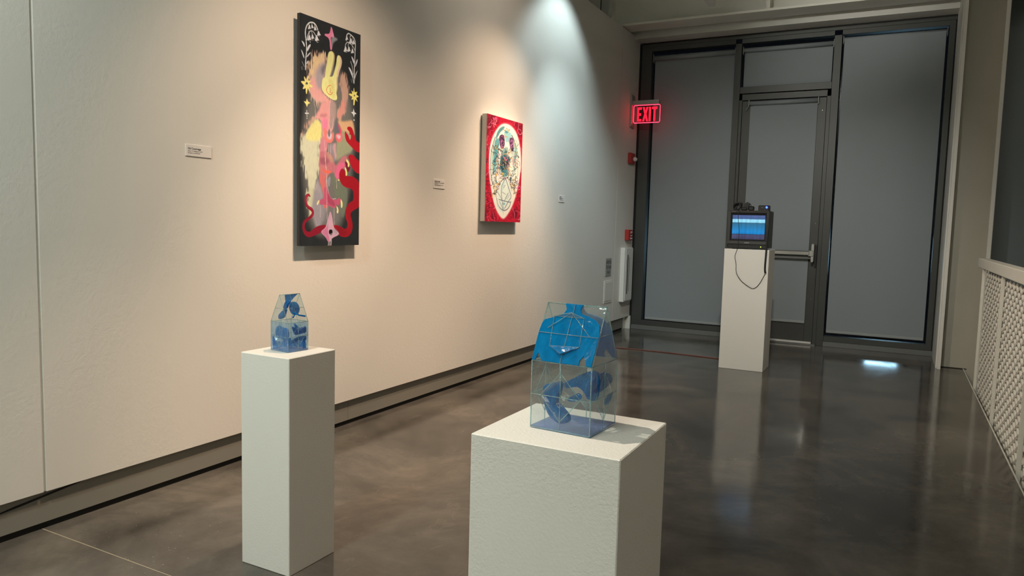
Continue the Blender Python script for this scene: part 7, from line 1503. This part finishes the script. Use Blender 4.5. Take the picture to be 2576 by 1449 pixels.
q4 = GLASS['T2S']; ap_ = RF(.47, .52, .016); top = RF(.47, .82, .006)
c = [RF(u, v, .004) for u, v in q4]
for i in range(4): rod(t, [c[i], c[(i + 1) % 4]], rr * .75)
rod(t, [c[0], RF(.47, .84, .006), c[3]], rr * .7); rod(t, [c[1], RF(.47, .13, .006), c[2]], rr * .7); rod(t, [RF(.47, .84, .006), RF(.86, .47, .005)], rr * .7); rod(t, [RF(.47, .84, .006), RF(.13, .55, .005)], rr * .7)
slab(t, 'facet_glass', 'cyan', [c[1], c[2], RF(.47, .13, .010)], .0012); slab(t, 'facet_glass', 'clear', [c[0], RF(.47, .84, .010), c[3]], .0012)
for fn in (F, S_, LFT, BK):
    rod(t, [fn(.5, 0, .0012), fn(.5, 1, .0012)], rr * .75); rod(t, [fn(0, .5, .0012), fn(1, .5, .0012)], rr * .75)
    dd = [fn(.5, .86, .001), fn(.84, .5, .001), fn(.5, .14, .001), fn(.16, .5, .001)]
    for i in range(4): rod(t, [dd[i], dd[(i + 1) % 4]], rr * .7)
    ctr = fn(.5, .5, -.026)
    slab(t, 'facet_glass', 'clear', [dd[0], dd[1], ctr], .0010); slab(t, 'facet_glass', 'clear', [dd[1], dd[2], ctr], .0010); slab(t, 'facet_glass', 'clear', [dd[2], dd[3], ctr], .0010); slab(t, 'facet_glass', 'clear', [dd[3], dd[0], ctr], .0010)
rod(t, [gab[0][0] * .5 + gab[0][2] * .5, gab[0][1] * .5 + gab[0][2] * .5], rr * .9)
MB().pillow([(.30 + (u - .33) * 1.28, .34 + (v - .36) * 1.22) for u, v in GLASS['F2a']], F, .010, -.013).build('curled_glass', 'blueg', t)
MB().pillow([(.70 + (u - .72) * 1.2, .62 + (v - .66) * 1.35) for u, v in GLASS['F2b']], F, .004, -.036).build('curled_glass', 'bluel', t)
MB().pillow(GLASS['F2c'], lambda u, v, d: F(u, v, d), .004, -.018).build('curled_glass', 'bluel', t)
MB().pillow(GLASS['S2a'], lambda u, v, d: S_(u, v, d), .008, -.012).build('lobe_glass', 'blueg', t)
MB().pillow(GLASS['S2b'], lambda u, v, d: S_(u, v, d), .008, -.010).build('lobe_glass', 'blueg', t)
MB().pillow(GLASS['S2c'], lambda u, v, d: S_(u, v, d), .004, -.006).build('lobe_glass', 'bluel', t)
# --- the small house
t, B, U, r0, r1, roofs, gab, rr = house('small clear glass house filled with curled blue glass, on the slim plinth', (-1.776, 1.798, ZT), R(-7), .087, .082, .097, .187, False, 'palepane')
F = onquad([B[0], B[1], U[1], U[0]]); S_ = onquad([B[1], B[2], U[2], U[1]]); RF = onquad([U[1], U[2], r1, r0]); LFT = onquad([B[3], B[0], U[0], U[3]]); BK = onquad([B[2], B[3], U[3], U[2]])
ga, gb, gc = gab[0]; GA = lambda u, v, d: ga + (gb - ga) * u + (gc - (ga + gb) / 2) * v + Vector((0, -1, 0)) * d
MB().prism(GLASS['R1a'], lambda u, v: RF(u, v, -.0012), lambda u, v: RF(u, v, -.0034)).build('neck_glass', 'blueg', t)
MB().pillow([(u + .03, v) for u, v in GLASS['R1b']], RF, .005, -.006).build('shoulder_glass', 'blueg', t)
MB().pillow(GLASS['G1a'], GA, .004, -.018).build('curled_glass', 'blueg', t); MB().pillow(GLASS['G1b'], GA, .007, -.010).build('curled_glass', 'blueg', t)
MB().tube([RF(.42, .34, .002), RF(.60, .22, .006), RF(.82, .15, .012)], [.0022, .0026, .0030], 8).build('drip_glass', 'blueg', t)
MB().tube([RF(.35, .42, -.002), RF(.42, .25, .0), RF(.30, .18, .002)], [.0022, .0024, .0028], 8).build('drip_glass', 'blueg', t)
MB().pillow(GLASS['F1a'], F, .007, -.012).build('curled_glass', 'blueg', t); MB().pillow(GLASS['F1b'], F, .003, -.004).build('curled_glass', 'bluel', t)
MB().pillow(GLASS['S1a'], S_, .004, -.007).build('curled_glass', 'blueg', t); MB().pillow(GLASS['S1b'], S_, .004, -.006).build('curled_glass', 'blueg', t)
MB().pillow([(1 - u, v) for u, v in GLASS['S1a']], BK, .003, -.006).build('back_glass', 'bluel', t)
MB().pillow([(.02, .02), (.5, .03), (.97, .02), (.95, .2), (.7, .32), (.4, .25), (.1, .36)], BK, .003, -.005).build('back_glass', 'bluel', t)
MB().pillow(GLASS['F1a'], LFT, .004, -.008).build('back_glass', 'bluel', t)
MB().pillow([(.03, .02), (.97, .02), (.95, .3), (.6, .2), (.3, .38), (.05, .3)], LFT, .003, -.005).build('back_glass', 'bluel', t)
for fn in (F, S_, LFT, BK):
    rod(t, [fn(.5, 0, .001), fn(.5, 1, .001)], rr * .75); rod(t, [fn(0, .5, .001), fn(1, .5, .001)], rr * .75)
    dd = [fn(.5, .86, .001), fn(.84, .5, .001), fn(.5, .14, .001), fn(.16, .5, .001)]
    for i in range(4): rod(t, [dd[i], dd[(i + 1) % 4]], rr * .6)
    ctr = fn(.5, .5, -.016)
    slab(t, 'facet_glass', 'clear', [dd[1], dd[2], ctr], .0008); slab(t, 'facet_glass', 'clear', [dd[2], dd[3], ctr], .0008)
rod(t, [RF(0, .5, .001), RF(1, .5, .001)], rr * .8); rod(t, [RF(.5, 0, .001), RF(.5, 1, .001)], rr * .7); rod(t, [(ga + gc) / 2, (gb + gc) / 2], rr * .8)

# ================================================================== MONITOR AND ITS CABLES
mz = .998; mx0, mx1, my = -1.250, -.928, 6.205; mw = mx1 - mx0; mh = .316
t = thing('crt_monitor', 'small charcoal tube monitor showing blue bands, on the tall plinth', 'monitor', (mx0, my, mz))
m = MB(); f = [(0, .013, .012), (mw, .013, .012), (mw, .013, mh), (0, .013, mh)]; bk = [(.002, .245, .012), (mw - .002, .245, .012), (mw - .002, .245, mh - .004), (.002, .245, mh - .004)]; bb = [(.03, .275, .02), (mw - .03, .275, .02), (mw - .03, .275, mh - .05), (.03, .275, mh - .05)]
m.add(f + bk + bb, [(0, 1, 5, 4), (1, 2, 6, 5), (2, 3, 7, 6), (3, 0, 4, 7), (4, 5, 9, 8), (5, 6, 10, 9), (6, 7, 11, 10), (7, 4, 8, 11), (8, 9, 10, 11)]); cab = m.build('cabinet', 'tv', t)
sx0, sx1, sz0, sz1 = .026, .296, .078, .282     # picture opening
def ringf(name, mat, o, i, y0, y1, y2):
    m = MB(); ox0, ox1, oz0, oz1 = o; ix0, ix1, iz0, iz1 = i
    O = [(ox0, oz0), (ox1, oz0), (ox1, oz1), (ox0, oz1)]; I = [(ix0, iz0), (ix1, iz0), (ix1, iz1), (ix0, iz1)]
    vs = [(x, y0, z) for x, z in O] + [(x, y1, z) for x, z in I] + [(x, y2, z) for x, z in O]
    m.add(vs, [(k, (k + 1) % 4, 4 + (k + 1) % 4, 4 + k) for k in range(4)] + [(k, 8 + k, 8 + (k + 1) % 4, (k + 1) % 4) for k in range(4)])
    return m.build(name, mat, t)
bez = ringf('front_bezel', 'tv', (0, mw, .042, mh), (.018, mw - .018, .066, mh - .018), 0, .002, .014)
ringf('screen_surround', 'tvdark', (.018, mw - .018, .066, mh - .018), (sx0 + .006, sx1 - .006, sz0 + .004, sz1 - .004), .002, .016, .02)
m = MB(); nx_, nz_ = 16, 12
vs = [(sx0 + (sx1 - sx0) * i / nx_, .019 - .007 * (1 - (2 * i / nx_ - 1) ** 2) * (1 - (2 * j / nz_ - 1) ** 2), sz0 + (sz1 - sz0) * j / nz_) for j in range(nz_ + 1) for i in range(nx_ + 1)]
m.add(vs, [(j * (nx_ + 1) + i, j * (nx_ + 1) + i + 1, (j + 1) * (nx_ + 1) + i + 1, (j + 1) * (nx_ + 1) + i) for j in range(nz_) for i in range(nx_)], True)
# picture: soft blue bands
sm, stree, sb = nt('screen_picture'); tc = N(stree, 'ShaderNodeTexCoord'); sp = N(stree, 'ShaderNodeSeparateXYZ'); stree.links.new(tc.outputs['Object'], sp.inputs[0])
mr = N(stree, 'ShaderNodeMapRange'); mr.inputs['From Min'].default_value = sz0; mr.inputs['From Max'].default_value = sz1; stree.links.new(sp.outputs['Z'], mr.inputs['Value'])
nz = N(stree, 'ShaderNodeTexNoise', Scale=14.0, Detail=3.0); stree.links.new(tc.outputs['Object'], nz.inputs['Vector'])
wb = N(stree, 'ShaderNodeMath', operation='MULTIPLY_ADD'); wb.inputs[1].default_value = .03; stree.links.new(nz.outputs['Fac'], wb.inputs[0]); stree.links.new(mr.outputs[0], wb.inputs[2])
cr = N(stree, 'ShaderNodeValToRGB'); cr.color_ramp.interpolation = 'LINEAR'; el = cr.color_ramp.elements
stops = [(0.0, (60, 60, 88)), (.20, (70, 72, 108)), (.225, (42, 44, 56)), (.25, (12, 122, 192)), (.33, (10, 134, 204)), (.66, (31, 106, 144)), (.69, (36, 90, 120)), (.71, (142, 216, 244)), (.82, (150, 220, 248)), (.845, (53, 88, 140)), (1.0, (74, 92, 146))]
el[0].position = stops[0][0]; el[0].color = c4(lin(stops[0][1])); el[1].position = 1.0; el[1].color = c4(lin(stops[-1][1]))
for p, h in stops[1:-1]: x = el.new(p); x.color = c4(lin(h))
stree.links.new(wb.outputs[0], cr.inputs['Fac']); n4 = N(stree, 'ShaderNodeTexNoise', Scale=9.0, Detail=2.0); mpn = N(stree, 'ShaderNodeMapping'); mpn.inputs['Scale'].default_value = (6, 1, .6)
stree.links.new(tc.outputs['Object'], mpn.inputs[0]); stree.links.new(mpn.outputs[0], n4.inputs['Vector'])
r4 = N(stree, 'ShaderNodeMapRange'); r4.inputs['To Min'].default_value = .65; r4.inputs['To Max'].default_value = 1.35; stree.links.new(n4.outputs['Fac'], r4.inputs['Value'])
sb.inputs['Base Color'].default_value = (.01, .01, .01, 1); sb.inputs['Roughness'].default_value = .15
stree.links.new(cr.outputs[0], sb.inputs['Emission Color']); stree.links.new(r4.outputs[0], sb.inputs['Emission Strength'])
m.build('screen', sm, t)
stp = box('control_strip', 'tvdark', (.004, mw - .004, .008, .03, .006, .042), t, .002)
for i in range(9): box('control_button', 'tv', (.10 + i * .017, .109 + i * .017, .0065, .009, .018, .026), stp)
MB().lathe([(.0036, 0), (.0036, .002), (.002, .003)], 10, lambda a, b, h: (.268 + a, .008 - h, .022 + b)).build('power_light', 'green', stp)
me, v = text_mesh('SONY', .0125, 'CENTER', .0003, 1.15); place_text(me, v, lambda a, b, c: (.158 + a, -.0008, .0485 + b)); put('brand_lettering', me, 'bracket', bez)
me, v = text_mesh('TRINITRON', .006, 'LEFT', 0, 1.0); place_text(me, v, lambda a, b, c: (.026 + a, -.0008, .3035 + b)); put('brand_lettering', me, 'bracket', bez)
box('side_vent', 'black', (mw - .006, mw + .0012, .045, .060, .222, .252), cab)
for i, x in enumerate((.04, mw - .06)): box('foot', 'rubber', (x, x + .02, .03, .05, 0, .012), cab); box('foot', 'rubber', (x, x + .02, .20, .22, 0, .012), cab)
ztv = mz + mh - .001
t = thing('media_player', 'small black media player with a blue light on the monitor', 'media player', (-1.030, 6.29, ztv - .003))
cse = box('case', 'black', (0, .085, 0, .075, 0, .050), t, .004); MB().lathe([(.009, 0), (.009, .002), (.005, .005)], 10, lambda a, b, h: (.066 + a, -h, .034 + b)).build('status_light', 'blue', cse)
for i in range(3): box('port', 'rubber', (.010 + i * .014, .019 + i * .014, -.0015, .002, .012, .020), cse)
MB().tube([(.02, -.002, .034), (.035, -.006, .030), (.045, -.002, .026)], .002, 6).build('plug_lead', 'bracket', t)
t = thing('cable_bundle', 'coiled black cable with plugs lying on top of the monitor', 'cable', (-1.19, 6.29, ztv - .001))
for k in range(5):
    c = [(-.010 + .026 * math.cos(a) + .003 * k, .004 * k - .01 + .006 * math.sin(2 * a + k), .036 + .030 * math.sin(a + k * .2)) for a in np.linspace(0, 6.28, 22)]
    MB().tube(c, .0068, 6, False).build('cable_loop', 'rubber', t)
MB().bbox(.026, .074, -.02, .03, .003, .034, .008).build('plug', 'black', t)
m = MB(); m.prism([(.026, .014), (.054, .060), (.072, .074), (.092, .062), (.080, .012)], lambda x, z: (x, -.016, z), lambda x, z: (x, .020, z)); m.build('plug', 'black', t)
MB().bbox(.082, .128, -.014, .022, .003, .040, .007).build('plug', 'black', t)
MB().tube(smooth_path([(.08, .0, .06), (.098, -.002, .052), (.102, .0, .035), (.095, .002, .02)]), .003, 6).build('cable_loop', 'rubber', t)
MB().tube(smooth_path([(.022, -.01, .036), (.024, -.07, .012), (.027, -.104, .005), (.027, -.112, .0025)]), .0021, 6).build('cable_tail', 'rubber', t)
m = MB(); yf = 6.173
P_ = [(-1.163, yf - .001, 1.308), (-1.165, yf - .002, 1.26), (-1.157, yf - .003, 1.20), (-1.151, yf - .004, 1.15), (-1.152, yf - .004, 1.09), (-1.153, yf - .003, 1.04), (-1.156, 6.169, 1.005), (-1.172, 6.168, .950), (-1.172, 6.168, .925), (-1.161, 6.168, .872), (-1.158, 6.168, .82), (-1.146, 6.168, .784), (-1.110, 6.168, .736), (-1.060, 6.168, .700), (-1.024, 6.168, .683), (-.998, 6.168, .690), (-.965, 6.168, .730), (-.93, 6.166, .805)]
m.tube(smooth_path(P_, 5), .0021, 6); o = m.build('hanging_cable', 'rubber'); tag(o, 'thin black cable looping down over the screen and plinth front', 'cable')
m = MB(); P_ = [(-.962, 6.30, 1.345), (-.945, 6.25, 1.350), (-.930, 6.205, 1.325), (-.9265, 6.186, 1.27), (-.926, 6.178, 1.20), (-.928, 6.170, 1.12), (-.929, 6.166, 1.02), (-.930, 6.164, .95), (-.932, 6.162, .88), (-.931, 6.162, .835), (-.926, 6.164, .812)]
m.tube(smooth_path(P_, 4), [.003] * 12 + [.0045] * 4 + [.0075] * 25, 8); o = m.build('power_lead', 'rubber'); tag(o, 'thick black sleeved lead hanging at the right edge of the monitor', 'cable')
m = MB(); m.tube(smooth_path([(-2.672, 6.35, .010), (-2.60, 6.45, .0045), (-2.33, 6.575, .0045), (-1.93, 6.612, .0045), (-1.62, 6.60, .0045), (-1.36, 6.58, .0045), (-1.12, 6.56, .0045), (-1.02, 6.50, .0045)], 6), .0045, 8)
tag(m.build('extension_cord', 'cord'), 'red-brown extension cord running along the floor to the tall plinth', 'cord')

# ================================================================== LAMPS
t = thing('light_track', 'grey ceiling lighting track ending above the wall corner', 'track', (TRACK_X, 0, TRACK_Z))
box('rail', 'trim', (-.03, .03, -5.0, 6.98, 0, .045), t, .003)
for y in (-4, -1, 2, 5, 6.8): box('hanger', 'signmetal', (-.006, .006, y - .006, y + .006, .045, 1.25), t)
for k, sp_ in enumerate(SPOTS):
    p, aim = Vector(sp_[0]), Vector(sp_[1]); d = (aim - p).normalized(); q = d.to_track_quat('Z', 'Y').to_matrix()
    names = ['aimed at the black painting', 'aimed at the red painting', 'with the cool beam on the wall corner', 'aimed at the small glass house', 'aimed at the larger glass house', 'aimed down the gallery', 'aimed at the near wall', 'added to brighten the far window wall', 'added to brighten the wall below the black painting', 'added as cool fill on the wall right of the red painting', 'added to brighten the wall below the red painting', 'added to brighten the mesh guard rail', 'added to brighten the steel beam', 'added as fill on the upper wall by the red painting']
    t = thing('track_spotlight', 'black track spotlight ' + names[k], 'spotlight', tuple(p), 0, 'track spotlights')
    MB().lathe([(.030, -.07), (.042, -.05), (.045, .10), (.048, .115)], 16, lambda a, b, h: tuple(q @ Vector((a, b, h)))).build('housing', 'lamp', t)
    MB().lathe([(.040, .1155), (.040, .120)], 16, lambda a, b, h: tuple(q @ Vector((a, b, h)))).build('lens', 'lampglow', t)
    MB().tube([(0, 0, .0), (TRACK_X - p.x, 0, TRACK_Z - p.z)] if p.z < 3.2 else [(0, 0, 0), (0, 0, 4.45 - p.z)], .010, 8).build('stem', 'lamp', t)
for k, (p, sz, wt, col) in enumerate(AREAS):
    t = thing('fill_panel', ['square fill panel added behind the viewer on the gallery side', 'square fill panel added behind the viewer on the stairwell side', 'narrow fill panel added over the stairwell'][k], 'lamp', (p[0], p[1], 4.40), 0, 'added fill panels')
    box('frame', 'trim', (-sz[0] / 2 - .03, sz[0] / 2 + .03, -sz[1] / 2 - .03, sz[1] / 2 + .03, 0, .05), t); box('diffuser', 'fillglow', (-sz[0] / 2, sz[0] / 2, -sz[1] / 2, sz[1] / 2, -.005, .0), t)
